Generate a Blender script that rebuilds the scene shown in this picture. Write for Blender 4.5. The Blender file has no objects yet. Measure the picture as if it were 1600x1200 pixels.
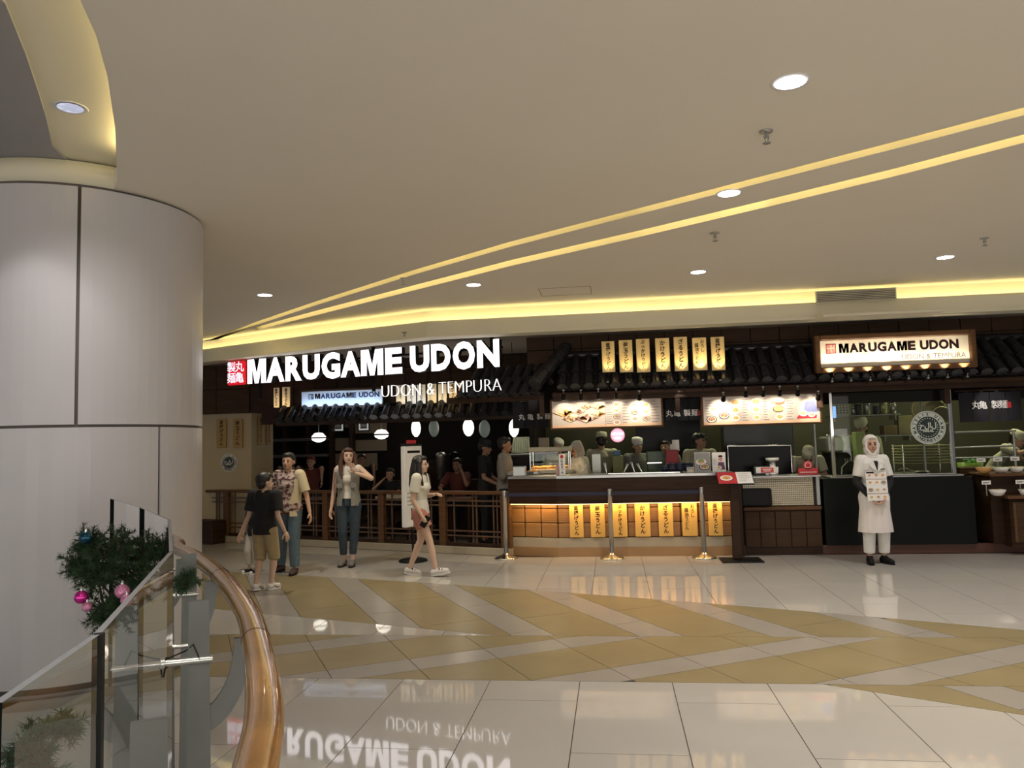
import bpy, bmesh, math, random
from mathutils import Vector, Matrix
from mathutils.geometry import tessellate_polygon

random.seed(7)
sc = bpy.context.scene
COL = sc.collection
PI = math.pi

# ------------------------------------------------------------------ camera
FOC = 1200.0
EYE = 1.6
pitch = math.atan(0.077)
roll = 0.0275
yaw = math.radians(7.3)
_R0 = Vector((1, 0, 0)); _F = Vector((0, math.cos(pitch), math.sin(pitch))); _U0 = Vector((0, -math.sin(pitch), math.cos(pitch)))
_R = math.cos(roll) * _R0 - math.sin(roll) * _U0
_U = math.sin(roll) * _R0 + math.cos(roll) * _U0
_Z = Matrix.Rotation(yaw, 3, 'Z')
F, R, U = _Z @ _F, _Z @ _R, _Z @ _U
CAMP = Vector((0, 0, EYE))
cd = bpy.data.cameras.new('camera')
cam = bpy.data.objects.new('camera', cd)
COL.objects.link(cam)
cam.matrix_world = Matrix(((R.x, U.x, -F.x, 0), (R.y, U.y, -F.y, 0), (R.z, U.z, -F.z, EYE), (0, 0, 0, 1)))
cd.sensor_width = 36.0
cd.lens = FOC / 1600 * 36.0
cd.clip_start = 0.05
cd.clip_end = 200
sc.camera = cam

# ------------------------------------------------------------------ view, world
sc.view_settings.view_transform = 'Standard'
sc.view_settings.look = 'None'
sc.view_settings.gamma = 1
sc.view_settings.use_curve_mapping = False
sc.view_settings.exposure = 0.0
w = bpy.data.worlds.new('world'); sc.world = w
w.use_nodes = True
w.node_tree.nodes['Background'].inputs[0].default_value = (0.78, 0.80, 0.88, 1)
w.node_tree.nodes['Background'].inputs[1].default_value = 0.36
sc.cycles.max_bounces = 7
sc.cycles.diffuse_bounces = 4
sc.cycles.glossy_bounces = 4
sc.cycles.transmission_bounces = 6
sc.cycles.transparent_max_bounces = 12
sc.cycles.caustics_reflective = False
sc.cycles.caustics_refractive = False
sc.cycles.sample_clamp_indirect = 4.0
sc.cycles.blur_glossy = 0.5

WARM = (1.0, 0.80, 0.50)
WHITE = (1.0, 0.95, 0.91)


def lamp(name, kind, loc, energy, color, size=0.05, aim=None, spot=None, blend=0.6, sizey=None):
    l = bpy.data.lights.new(name, kind)
    l.energy = energy; l.color = color
    if kind == 'AREA':
        l.size = size
        if sizey:
            l.shape = 'RECTANGLE'; l.size_y = sizey
    else:
        l.shadow_soft_size = size
    if kind == 'SPOT':
        l.spot_size = spot or math.radians(80); l.spot_blend = blend
    o = bpy.data.objects.new(name, l); COL.objects.link(o)
    o.location = loc
    if aim is not None:
        d = Vector(aim) - Vector(loc)
        o.rotation_euler = d.to_track_quat('-Z', 'Y').to_euler()
    return o


# ------------------------------------------------------------------ pixel -> point helpers (points on real planes of the mall)
def ray(px, py):
    return F + (px - 800) / FOC * R + (600 - py) / FOC * U
def PZ(px, py, z=0.0):
    d = ray(px, py); return CAMP + d * ((z - EYE) / d.z)
def PY(px, py, Y):
    d = ray(px, py); return CAMP + d * (Y / d.y)
def PP(px, py, P, ang):
    d = ray(px, py); a = math.radians(ang); nx, ny = -math.sin(a), math.cos(a)
    t = (nx * P[0] + ny * P[1]) / (nx * d.x + ny * d.y)
    return CAMP + d * t
def proj(p):
    v = Vector(p) - CAMP; k = v.dot(F)
    return (800 + FOC * v.dot(R) / k, 600 - FOC * v.dot(U) / k, k)


# ------------------------------------------------------------------ materials
MATS = {}
def mat(name, col=(.5, .5, .5), rough=.5, metal=0.0, em=None, es=0.0, noise=0.0, nscale=8.0, bump=0.0, bscale=60.0, spec=0.5, trans=0.0, alpha=1.0, coat=0.0, wave=None, col2=None):
    if name in MATS: return MATS[name]
    m = bpy.data.materials.new(name); m.use_nodes = True
    nt = m.node_tree; b = nt.nodes['Principled BSDF']
    b.inputs['Base Color'].default_value = (*col, 1)
    b.inputs['Roughness'].default_value = rough
    b.inputs['Metallic'].default_value = metal
    b.inputs['Specular IOR Level'].default_value = spec
    b.inputs['Coat Weight'].default_value = coat
    if trans: b.inputs['Transmission Weight'].default_value = trans
    if alpha < 1: b.inputs['Alpha'].default_value = alpha
    if em:
        b.inputs['Emission Color'].default_value = (*em, 1)
        b.inputs['Emission Strength'].default_value = es
    if noise or wave:
        tc = nt.nodes.new('ShaderNodeTexCoord')
        if wave:
            t = nt.nodes.new('ShaderNodeTexNoise')
            mp = nt.nodes.new('ShaderNodeMapping'); mp.inputs['Scale'].default_value = wave
            nt.links.new(tc.outputs['Object'], mp.inputs['Vector']); nt.links.new(mp.outputs['Vector'], t.inputs['Vector'])
            t.inputs['Scale'].default_value = 1.0
        else:
            t = nt.nodes.new('ShaderNodeTexNoise'); t.inputs['Scale'].default_value = nscale
            nt.links.new(tc.outputs['Object'], t.inputs['Vector'])
        t.inputs['Detail'].default_value = 4
        r = nt.nodes.new('ShaderNodeValToRGB')
        c2 = col2 or tuple(c * (1 - noise) for c in col)
        r.color_ramp.elements[0].position = .3; r.color_ramp.elements[1].position = .7
        r.color_ramp.elements[0].color = (*c2, 1); r.color_ramp.elements[1].color = (*col, 1)
        nt.links.new(t.outputs['Fac'], r.inputs['Fac']); nt.links.new(r.outputs['Color'], b.inputs['Base Color'])
    if bump:
        tc = nt.nodes.new('ShaderNodeTexCoord')
        t = nt.nodes.new('ShaderNodeTexNoise'); t.inputs['Scale'].default_value = bscale
        nt.links.new(tc.outputs['Object'], t.inputs['Vector'])
        bp = nt.nodes.new('ShaderNodeBump'); bp.inputs['Strength'].default_value = bump; bp.inputs['Distance'].default_value = .01
        nt.links.new(t.outputs['Fac'], bp.inputs['Height']); nt.links.new(bp.outputs['Normal'], b.inputs['Normal'])
    MATS[name] = m
    return m

def glassmat(name, tint=(.86, .93, .9), refl=1.0, ior=1.5):
    """thin architectural glass: tinted see-through with a real Fresnel mirror layer"""
    m = bpy.data.materials.new(name); m.use_nodes = True; nt = m.node_tree
    for n in list(nt.nodes): nt.nodes.remove(n)
    out = nt.nodes.new('ShaderNodeOutputMaterial'); mix = nt.nodes.new('ShaderNodeMixShader')
    tr = nt.nodes.new('ShaderNodeBsdfTransparent'); gl = nt.nodes.new('ShaderNodeBsdfGlossy'); fr = nt.nodes.new('ShaderNodeFresnel')
    tr.inputs[0].default_value = (*tint, 1); gl.inputs['Roughness'].default_value = 0.0; gl.inputs[0].default_value = (refl, refl, refl, 1)
    fr.inputs['IOR'].default_value = ior
    nt.links.new(fr.outputs[0], mix.inputs[0]); nt.links.new(tr.outputs[0], mix.inputs[1]); nt.links.new(gl.outputs[0], mix.inputs[2])
    nt.links.new(mix.outputs[0], out.inputs[0])
    MATS[name] = m
    return m

M = dict(
    tile=mat('polished light tile', (.48, .45, .41), .035, noise=.07, nscale=1.3, spec=.75),
    tan=mat('honed tan tile', (.27, .215, .115), .30, noise=.16, nscale=2.2, spec=.35),
    grey=mat('honed grey tile', (.31, .28, .245), .25, noise=.08, nscale=2.0, spec=.4),
    grout=mat('dark grout', (.035, .025, .02), .8),
    ceil=mat('beige ceiling paint', (.84, .79, .69), .85, noise=.03, nscale=1.0),
    atrium=mat('grey atrium ceiling paint', (.34, .34, .36), .85),
    cream=mat('cream cove paint', (.80, .76, .60), .75),
    white=mat('white paint', (.8, .78, .76), .5),
    colpanel=mat('satin white cladding', (.62, .605, .62), .28, noise=.04, nscale=2, spec=.4),
    gap=mat('shadow gap', (.16, .14, .13), .8),
    led=mat('warm cove strip', (1, .8, .4), .5, em=(1, .84, .40), es=9),
    ledring=mat('bright ring strip', (1, .8, .4), .5, em=(1, .82, .42), es=26),
    ledslot=mat('warm slot strip', (1, .8, .4), .5, em=(1, .80, .34), es=6),
    lens=mat('lit downlight lens', (1, 1, 1), .4, em=(1, .95, .92), es=14),
    lensoff=mat('dim downlight reflector', (.8, .8, .85), .25, metal=.6, em=(.8, .82, 1), es=.5),
    chrome=mat('polished steel', (.75, .74, .72), .12, metal=1),
    steel=mat('brushed steel', (.50, .50, .49), .32, metal=.9, bump=.05, bscale=200),
    bsteel=mat('satin steel post', (.33, .34, .33), .38, metal=.75),
    black=mat('black paint', (.007, .007, .007), .5, spec=.2),
    blackgl=mat('black gloss', (.006, .006, .007), .25, spec=.12),
    charcoal=mat('charcoal counter laminate', (.005, .006, .005), .45, spec=.15),
    wood=mat('brown stained wood', (.15, .07, .028), .45, spec=.25, wave=(3, 3, 40), noise=.45),
    woodd=mat('dark stained wood', (.045, .021, .010), .5, spec=.2, wave=(3, 3, 30), noise=.5),
    woodl=mat('honey wood panel', (.36, .18, .06), .45, wave=(2, 2, 36), noise=.35),
    fascia=mat('brown wood fascia panel', (.070, .036, .017), .55, spec=.2, wave=(2, 2, 30), noise=.35),
    board=mat('pale wood board', (.78, .58, .26), .5, wave=(14, 14, 3), noise=.14),
    ink=mat('black ink', (.02, .01, .012), .7, spec=.05),
    stepl=mat('light stone step', (.42, .36, .26), .4, noise=.1, nscale=4),
    stepb=mat('brown laminate kick', (.33, .19, .08), .4, noise=.2, nscale=3),
    rooft=mat('dark glazed roof tile', (.030, .030, .034), .22, noise=.3, nscale=9, spec=.6),
    green=mat('khaki kitchen wall', (.055, .052, .024), .55, noise=.2, nscale=2),
    dark=mat('dark interior wall', (.009, .006, .005), .7, spec=.2),
    kitsteel=mat('kitchen steel', (.42, .43, .38), .3, metal=.7),
    paper=mat('printed paper', (.82, .80, .76), .5),
    red=mat('red print', (.50, .02, .03), .5),
    bowl=mat('dark blue bowl glaze', (.02, .025, .045), .25),
)
GLASS = glassmat('balustrade glass', (.80, .88, .84), 1.0, 1.55)
GLASSC = glassmat('counter glass', (.95, .97, .93), .6, 1.45)
GLASSD = glassmat('dark smoked glass', (.30, .31, .30), .8, 1.5)


# ------------------------------------------------------------------ mesh builder
class MB:
    def __init__(s): s.v = []; s.f = []; s.m = []; s.sm = []
    def add(s, vs, fs, mi=0, smooth=False, mx=None):
        o = len(s.v)
        s.v += [tuple(mx @ Vector(v)) if mx else tuple(v) for v in vs]
        for f in fs:
            s.f.append(tuple(i + o for i in f)); s.m.append(mi); s.sm.append(smooth)
        return s
    def box(s, c, d, rz=0.0, b=0.0, mi=0, mx=None):
        x, y, z = d[0] / 2, d[1] / 2, d[2] / 2
        b = min(b, x * .49, y * .49, z * .49)
        T = Matrix.Translation(c) @ Matrix.Rotation(rz, 4, 'Z')
        if mx: T = mx @ T
        if b <= 0:
            vs = [(i, j, k) for i in (-x, x) for j in (-y, y) for k in (-z, z)]
            fs = [(0, 1, 3, 2), (4, 6, 7, 5), (0, 4, 5, 1), (2, 3, 7, 6), (0, 2, 6, 4), (1, 5, 7, 3)]
            return s.add(vs, fs, mi, False, T)
        vs = []; idx = {}
        for i in (-1, 1):
            for j in (-1, 1):
                for k in (-1, 1):
                    for a in range(3):
                        e = [b, b, b]; e[a] = 0
                        idx[(i, j, k, a)] = len(vs)
                        vs.append((i * (x - e[0]), j * (y - e[1]), k * (z - e[2])))
        fs = []
        for a in range(3):
            o1, o2 = [q for q in range(3) if q != a]
            for sg in (-1, 1):
                loop = []
                for (p, q) in ((-1, -1), (1, -1), (1, 1), (-1, 1)):
                    t = [0, 0, 0]; t[a] = sg; t[o1] = p; t[o2] = q
                    loop.append(idx[(*t, a)])
                fs.append(tuple(loop))
        for a in range(3):
            o1, o2 = [q for q in range(3) if q != a]
            for p in (-1, 1):
                for q in (-1, 1):
                    t0 = [0, 0, 0]; t1 = [0, 0, 0]
                    t0[a] = -1; t1[a] = 1
                    for t in (t0, t1): t[o1] = p; t[o2] = q
                    fs.append((idx[(*t0, o1)], idx[(*t1, o1)], idx[(*t1, o2)], idx[(*t0, o2)]))
        for i in (-1, 1):
            for j in (-1, 1):
                for k in (-1, 1):
                    fs.append(tuple(idx[(i, j, k, a)] for a in range(3)))
        return s.add(vs, fs, mi, False, T)
    def prism(s, poly, z0, z1, mi=0, ch=0.0):
        n = len(poly)
        if ch > 0:
            cx = sum(p[0] for p in poly) / n; cy = sum(p[1] for p in poly) / n
            ins = [(p[0] + (cx - p[0]) * ch, p[1] + (cy - p[1]) * ch) for p in poly]
        vs = [(p[0], p[1], z0) for p in poly] + [(p[0], p[1], z1) for p in poly]
        fs = [tuple(range(n - 1, -1, -1)), tuple(range(n, 2 * n))]
        fs += [(i, (i + 1) % n, n + (i + 1) % n, n + i) for i in range(n)]
        return s.add(vs, fs, mi)
    def wall(s, pts, z0, z1, th, mi=0):
        """wall band following a plan polyline, th = thickness to the left of travel"""
        off = []
        for i, p in enumerate(pts):
            a = Vector(pts[max(i - 1, 0)]); b = Vector(pts[min(i + 1, len(pts) - 1)])
            d = (b - a).normalized(); off.append((p[0] - d.y * th, p[1] + d.x * th))
        n = len(pts)
        for i in range(n - 1):
            q = [pts[i], pts[i + 1], off[i + 1], off[i]]
            s.prism(q, z0, z1, mi)
        return s
    def frus(s, p0, p1, r0, r1, n=10, mi=0, cap=True, smooth=True, flat=None):
        p0 = Vector(p0); p1 = Vector(p1); d = p1 - p0
        if d.length < 1e-6: return s
        q = d.to_track_quat('Z', 'Y'); ex = q @ Vector((1, 0, 0)); ey = q @ Vector((0, 1, 0))
        vs = []
        for (p, r) in ((p0, r0), (p1, r1)):
            for i in range(n):
                a = 2 * PI * i / n; vs.append(p + ex * (r * math.cos(a)) + ey * (r * math.sin(a)))
        s.add(vs, [(i, (i + 1) % n, n + (i + 1) % n, n + i) for i in range(n)], mi, smooth)
        if cap: s.add(vs, [tuple(range(n - 1, -1, -1)), tuple(range(n, 2 * n))], mi, False)
        return s
    def tube(s, pts, r, n=8, mi=0, closed=False):
        pts = [Vector(p) for p in pts]; rs = r if isinstance(r, (list, tuple)) else [r] * len(pts)
        vs = []; N = len(pts); prev = None
        for i, p in enumerate(pts):
            a = pts[i - 1] if (i or closed) else p; b = pts[(i + 1) % N] if (i < N - 1 or closed) else p
            d = (b - a).normalized()
            if prev is None:
                up = Vector((0, 0, 1)) if abs(d.z) < .9 else Vector((1, 0, 0))
                ex = d.cross(up).normalized()
            else:
                ex = (prev - d * prev.dot(d)).normalized()
            prev = ex; ey = d.cross(ex)
            for k in range(n):
                t = 2 * PI * k / n; vs.append(p + (ex * math.cos(t) + ey * math.sin(t)) * rs[i])
        fs = []
        for i in range(N if closed else N - 1):
            j = (i + 1) % N
            fs += [(i * n + k, i * n + (k + 1) % n, j * n + (k + 1) % n, j * n + k) for k in range(n)]
        s.add(vs, fs, mi, True)
        if not closed: s.add(vs, [tuple(range(n - 1, -1, -1)), tuple(range((N - 1) * n, N * n))], mi, False)
        return s
    def lathe(s, prof, c=(0, 0, 0), n=20, mi=0, smooth=True, mx=None):
        vs = []
        for (r, z) in prof:
            for i in range(n):
                a = 2 * PI * i / n; vs.append((c[0] + r * math.cos(a), c[1] + r * math.sin(a), c[2] + z))
        fs = []
        for j in range(len(prof) - 1):
            fs += [(j * n + i, j * n + (i + 1) % n, (j + 1) * n + (i + 1) % n, (j + 1) * n + i) for i in range(n)]
        if prof[0][0] > 1e-4: fs.append(tuple(range(n - 1, -1, -1)))
        if prof[-1][0] > 1e-4: fs.append(tuple(range((len(prof) - 1) * n, len(prof) * n)))
        return s.add(vs, fs, mi, smooth, mx)
    def ell(s, c, r, n=12, m=8, mi=0, mx=None):
        if not isinstance(r, (tuple, list)): r = (r, r, r)
        vs = [(0, 0, -r[2])]; 
        for j in range(1, m):
            t = PI * j / m
            for i in range(n):
                a = 2 * PI * i / n; vs.append((r[0] * math.sin(t) * math.cos(a), r[1] * math.sin(t) * math.sin(a), -r[2] * math.cos(t)))
        vs.append((0, 0, r[2])); L = len(vs) - 1
        fs = [(0, 1 + (i + 1) % n, 1 + i) for i in range(n)]
        for j in range(m - 2):
            o = 1 + j * n
            fs += [(o + i, o + (i + 1) % n, o + n + (i + 1) % n, o + n + i) for i in range(n)]
        o = 1 + (m - 2) * n
        fs += [(o + i, o + (i + 1) % n, L) for i in range(n)]
        T = Matrix.Translation(c)
        if mx: T = T @ mx
        return s.add(vs, fs, mi, True, T)
    def quad(s, a, b, c, d, mi=0): return s.add([a, b, c, d], [(0, 1, 2, 3)], mi)
    def loft(s, rings, n=20, mi=0, cap=True):
        """rings: (cx, cy, cz, rx, ry)"""
        vs = []
        for (cx, cy, cz, rx, ry) in rings:
            for i in range(n):
                a = 2 * PI * i / n; vs.append((cx + rx * math.cos(a), cy + ry * math.sin(a), cz))
        fs = []
        for j in range(len(rings) - 1):
            fs += [(j * n + i, j * n + (i + 1) % n, (j + 1) * n + (i + 1) % n, (j + 1) * n + i) for i in range(n)]
        s.add(vs, fs, mi, True)
        if cap: s.add(vs, [tuple(range(n - 1, -1, -1)), tuple(range((len(rings) - 1) * n, len(rings) * n))], mi, False)
        return s
    def mesh(s, name, mats):
        me = bpy.data.meshes.new(name)
        me.from_pydata([tuple(v) for v in s.v], [], s.f)
        me.polygons.foreach_set('material_index', s.m)
        me.polygons.foreach_set('use_smooth', s.sm)
        for m in (mats if isinstance(mats, (list, tuple)) else [mats]): me.materials.append(m)
        me.update()
        return me
    def build(s, name, mats, parent=None, world=False, **props):
        me = s.mesh(name, mats)
        o = bpy.data.objects.new(name, me); COL.objects.link(o)
        if parent is not None:
            o.parent = parent
            if world:
                me.transform(wmat(parent).inverted())
        for k, v in props.items(): o[k] = v
        return o


def wmat(o):
    m = o.matrix_basis.copy()
    m = Matrix.LocRotScale(o.location, o.rotation_euler, o.scale)
    if o.parent: m = wmat(o.parent) @ m
    return m


def thing(name, label, cat, loc=(0, 0, 0), rz=0.0, group=None):
    o = bpy.data.objects.new(name, None); COL.objects.link(o)
    o.empty_display_size = .1
    o.location = loc; o.rotation_euler = (0, 0, rz)
    o['label'] = label; o['category'] = cat
    if group: o['group'] = group
    return o


def tag(o, label, cat, group=None, kind=None):
    o['label'] = label; o['category'] = cat
    if group: o['group'] = group
    if kind: o['kind'] = kind
    return o


def copy_tree(o, loc=None, rz=None, label=None, parent=None, scale=None):
    c = o.copy(); COL.objects.link(c)
    if parent is not None: c.parent = parent
    if loc is not None: c.location = loc
    if rz is not None: c.rotation_euler = (0, 0, rz)
    if scale is not None: c.scale = (scale,) * 3
    if label: c['label'] = label
    for ch in KIDS(o): copy_tree(ch, parent=c)
    return c
def KIDS(o): return [x for x in list(COL.objects) if x.parent is o]


# ------------------------------------------------------------------ lettering
_TX = {}
def text_mesh(t, size=1.0, ext=0.0, off=0.0, align='CENTER', sx=1.0, shear=0.0, aligny='CENTER'):
    k = (t, round(size, 4), ext, off, align, sx, shear, aligny)
    if k in _TX: return _TX[k]
    c = bpy.data.curves.new('t', 'FONT'); c.body = t; c.size = size; c.extrude = ext; c.offset = off
    c.align_x = align; c.align_y = aligny; c.resolution_u = 3; c.shear = shear
    o = bpy.data.objects.new('t', c); me = bpy.data.meshes.new_from_object(o)
    vs = [(v.co.x * sx, v.co.y, v.co.z) for v in me.vertices]; fs = [tuple(p.vertices) for p in me.polygons]
    bpy.data.objects.remove(o); bpy.data.meshes.remove(me); bpy.data.curves.remove(c)
    _TX[k] = (vs, fs)
    return _TX[k]


BW = dict(M=.80, A=.76, R=.69, U=.70, G=.74, E=.63, D=.71, O=.79, N=.74)
def bold_glyph(ch, ext=.05):
    """heavy grotesque capital scaled to a 1 high box of its own width"""
    k = ('bold', ch, ext)
    if k in _TX: return _TX[k]
    if ch == 'M':
        P = [(0, 0), (.26, 0), (.26, .60), (.40, 0), (.60, 0), (.74, .60), (.74, 0), (1, 0), (1, 1), (.645, 1), (.5, .40), (.355, 1), (0, 1)]
        tri = [tuple(t) for t in tessellate_polygon([[Vector((x, y, 0)) for x, y in P]])]; n = len(P)
        vs = [(x * BW['M'], y, ext) for x, y in P] + [(x * BW['M'], y, -ext) for x, y in P]
        fs = tri + [tuple(n + i for i in reversed(t)) for t in tri] + [(i, n + i, n + (i + 1) % n, (i + 1) % n) for i in range(n)]
    else:
        v0, fs = text_mesh(ch, 1.0, ext, .050)
        x0 = min(v[0] for v in v0); x1 = max(v[0] for v in v0); y0 = min(v[1] for v in v0); y1 = max(v[1] for v in v0)
        ov = .02 if ch in 'OG' else 0; dn = ov if ch in 'OGU' else 0
        vs = [((v[0] - x0) / (x1 - x0) * BW[ch], (v[1] - y0) / (y1 - y0) * (1 + ov + dn) - dn, v[2]) for v in v0]
    _TX[k] = (vs, fs)
    return _TX[k]


class Canvas:
    """flat print on a real panel: local x right, y up, layered a hair apart"""
    def __init__(s, origin, ex, ey, lift=.0015):
        s.o = Vector(origin); s.ex = Vector(ex).normalized(); s.ey = Vector(ey).normalized(); s.n = s.ex.cross(s.ey)
        s.mb = MB(); s.k = 1; s.lift = lift; s.mats = []
    def mi(s, m):
        if m not in s.mats: s.mats.append(m)
        return s.mats.index(m)
    def P(s, x, y, z=0): return s.o + s.ex * x + s.ey * y + s.n * (s.lift + s.k * .0004 + z)
    def rect(s, x0, y0, x1, y1, m, lay=0):
        s.k = lay; s.mb.add([s.P(x0, y0), s.P(x1, y0), s.P(x1, y1), s.P(x0, y1)], [(0, 1, 2, 3)], s.mi(m))
    def ell(s, cx, cy, rx, ry, m, lay=1, n=18, rot=0):
        s.k = lay
        vs = []
        for i in range(n):
            a = 2 * PI * i / n; x = rx * math.cos(a); y = ry * math.sin(a)
            vs.append(s.P(cx + x * math.cos(rot) - y * math.sin(rot), cy + x * math.sin(rot) + y * math.cos(rot)))
        s.mb.add(vs, [tuple(range(n))], s.mi(m))
    def poly(s, pts, m, lay=1):
        s.k = lay; s.mb.add([s.P(*p) for p in pts], [tuple(range(len(pts)))], s.mi(m))
    def text(s, t, x, y, size, m, lay=3, off=0.0, align='CENTER', sx=1.0, rot=0, shear=0.0):
        s.k = lay; vs, fs = text_mesh(t, size, 0, off, align, sx, shear)
        c, n = math.cos(rot), math.sin(rot)
        s.mb.add([s.P(x + v[0] * c - v[1] * n, y + v[0] * n + v[1] * c) for v in vs], fs, s.mi(m))
    def bold(s, t, x0, x1, y0, y1, m, lay=3, gap=.05):
        """heavy capitals filling the box x0..x1, y0..y1"""
        s.k = lay; tot = sum(BW.get(c, .26) for c in t) + gap * (len(t) - 1); kx = (x1 - x0) / tot; x = x0
        for ch in t:
            if ch != ' ':
                vs, fs = bold_glyph(ch, 0.0 if ch != 'M' else .0)
                nf = len(fs)
                s.mb.add([s.P(x + v[0] * kx, y0 + v[1] * (y1 - y0)) for v in vs], fs, s.mi(m))
            x += (BW.get(ch, .26) + gap) * kx
    def vtext(s, t, x, y, size, m, step=None, lay=3, off=0.0, sx=1.0):
        step = step or size * 1.02
        for i, ch in enumerate(t): s.text(ch, x, y - i * step, size, m, lay, off, sx=sx)
    def build(s, name, parent=None, world=True, **k):
        return s.mb.build(name, s.mats, parent, world, **k)
# ================================================================== STRUCTURE
# ---- floor
def clip(poly, a, b, c):
    """keep a*x+b*y+c >= 0"""
    out = []
    n = len(poly)
    for i in range(n):
        p, q = poly[i], poly[(i + 1) % n]
        dp = a * p[0] + b * p[1] + c; dq = a * q[0] + b * q[1] + c
        if dp >= 0: out.append(p)
        if (dp >= 0) != (dq >= 0):
            t = dp / (dp - dq); out.append((p[0] + (q[0] - p[0]) * t, p[1] + (q[1] - p[1]) * t))
    return out
def clipline(poly, p0, p1, side):
    """keep left (side=1) or right (-1) of p0->p1"""
    dx, dy = p1[0] - p0[0], p1[1] - p0[1]
    a, b = -dy * side, dx * side
    return clip(poly, a, b, -(a * p0[0] + b * p0[1]))
def area(poly):
    return abs(sum(poly[i][0] * poly[(i + 1) % len(poly)][1] - poly[(i + 1) % len(poly)][0] * poly[i][1] for i in range(len(poly)))) / 2
def shrink(poly, g):
    q = poly; n = len(poly)
    s = sum(poly[i][0] * poly[(i + 1) % n][1] - poly[(i + 1) % n][0] * poly[i][1] for i in range(n))
    if s < 0: poly = poly[::-1]
    q = poly
    for i in range(n):
        p0, p1 = poly[i], poly[(i + 1) % n]
        L = math.hypot(p1[0] - p0[0], p1[1] - p0[1])
        if L < 1e-5: continue
        a, b = -(p1[1] - p0[1]) / L, (p1[0] - p0[0]) / L
        q = clip(q, a, b, -(a * p0[0] + b * p0[1]) - g)
        if len(q) < 3: return []
    r = []
    for p in q:
        if not r or math.hypot(p[0] - r[-1][0], p[1] - r[-1][1]) > 1e-4: r.append(p)
    return r

TW = .606; X0 = -.274
ARC = [(X0 + TW * k, 8.105 - .3887 * (X0 + TW * k) - .0119 * (X0 + TW * k) ** 2) for k in range(-14, 12)]
ARC2 = [(1.29, 5.28), (6.2, 2.63)]
LOW = [(-9, 9.15), (-1.0, 6.485)]
def yat(L, x):
    for a, b in zip(L, L[1:]):
        if a[0] <= x <= b[0]: return a[1] + (b[1] - a[1]) * (x - a[0]) / (b[0] - a[0])
    return L[0][1] if x < L[0][0] else L[-1][1]
cells = []   # (poly, material key)
YM, YB = 6.485, 5.284
def cols(xa, xb):
    k = math.floor((xa - X0) / TW)
    while X0 + k * TW < xb:
        yield k, X0 + k * TW, X0 + (k + 1) * TW
        k += 1
def gridcol(k, x0, x1, ya, yb, first):
    L = 1.19; y = first - (0.0 if k % 2 == 0 else .395)
    while y > ya: y -= L
    while y < yb:
        a, b = max(y, ya), min(y + L, yb)
        if b - a > .02: yield [(x0, a), (x1, a), (x1, b), (x0, b)]
        y += L
# near light field and the far light field
for k, x0, x1 in cols(-4.2, 5.2):
    for q in gridcol(k, x0, x1, 2.6, YB, YB):
        if x1 > ARC2[0][0]:
            q = clipline(q, ARC2[0], ARC2[1], -1)
        if len(q) > 2: cells.append((q, 'tile'))
for k, x0, x1 in cols(-8.6, 8.6):
    for q in gridcol(k, x0, x1, YM if x1 > 3.4 else 6.6, 10.85 if x1 > -1.4 else 13.4, 10.1):
        if x0 < 4.0:
            q = clipline(q, (x0, yat(ARC, x0)), (x1, yat(ARC, x1)), 1)
        if len(q) > 2: cells.append((q, 'tile'))
# light sliver between the tan lens and the straight band
for k, x0, x1 in cols(-8.0, -1.0):
    for q in gridcol(k, x0, x1, YM, 9.6, 7.6):
        q = clipline(q, LOW[0], LOW[1], -1)
        if len(q) > 2: cells.append((q, 'tile'))
# upper lens: stripes at -60 degrees
s3 = math.sqrt(3)
def stripecell(x0, x1, lo, hi, y):
    d = hi - y; e = y - lo
    return [(x0 + e / s3 * -1, lo), (x1 - e / s3, lo), (x1 - (y - hi) / s3 - 0, hi), (x0 - (y - hi) / s3, hi)]
def sl(x, yy, slope=-s3, yref=YM): return x + (yy - yref) / slope
k = -6
while k < 9:
    xs = -1.94 + 1.05 * k
    for (a, b, key) in ((xs, xs + .365, 'grey'), (xs + .365, xs + 1.05, 'tan')):
        L = 1.2; n0 = -2
        # cross joints perpendicular to the stripe, 1.2 m apart along it
        for j in range(-3, 5):
            off = (0.35 if key == 'tan' else .9) + (k % 3) * .37
            base = [(sl(a, 3.0), 3.0), (sl(b, 3.0), 3.0), (sl(b, 14.0), 14.0), (sl(a, 14.0), 14.0)]
            px_, py_ = a, YM
            ux, uy = -.5, s3 / 2           # up the stripe
            t0 = off + j * L; t1 = t0 + L
            q = clip(base, ux, uy, -(ux * (px_ + ux * t0) + uy * (py_ + uy * t0)))
            if len(q) > 2: q = clip(q, -ux, -uy, (ux * (px_ + ux * t1) + uy * (py_ + uy * t1)))
            if len(q) > 2: q = clip(q, 0, 1, -YM)
            for i in range(len(ARC) - 1):
                if len(q) > 2: q = clipline(q, ARC[i], ARC[i + 1], -1)
            for i in range(len(LOW) - 1):
                if len(q) > 2: q = clipline(q, LOW[i], LOW[i + 1], 1)
            if len(q) > 2: q = clip(q, 1, 0, 6.6)
            if len(q) > 2 and area(q) > .004: cells.append((q, key))
    k += 1
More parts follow.
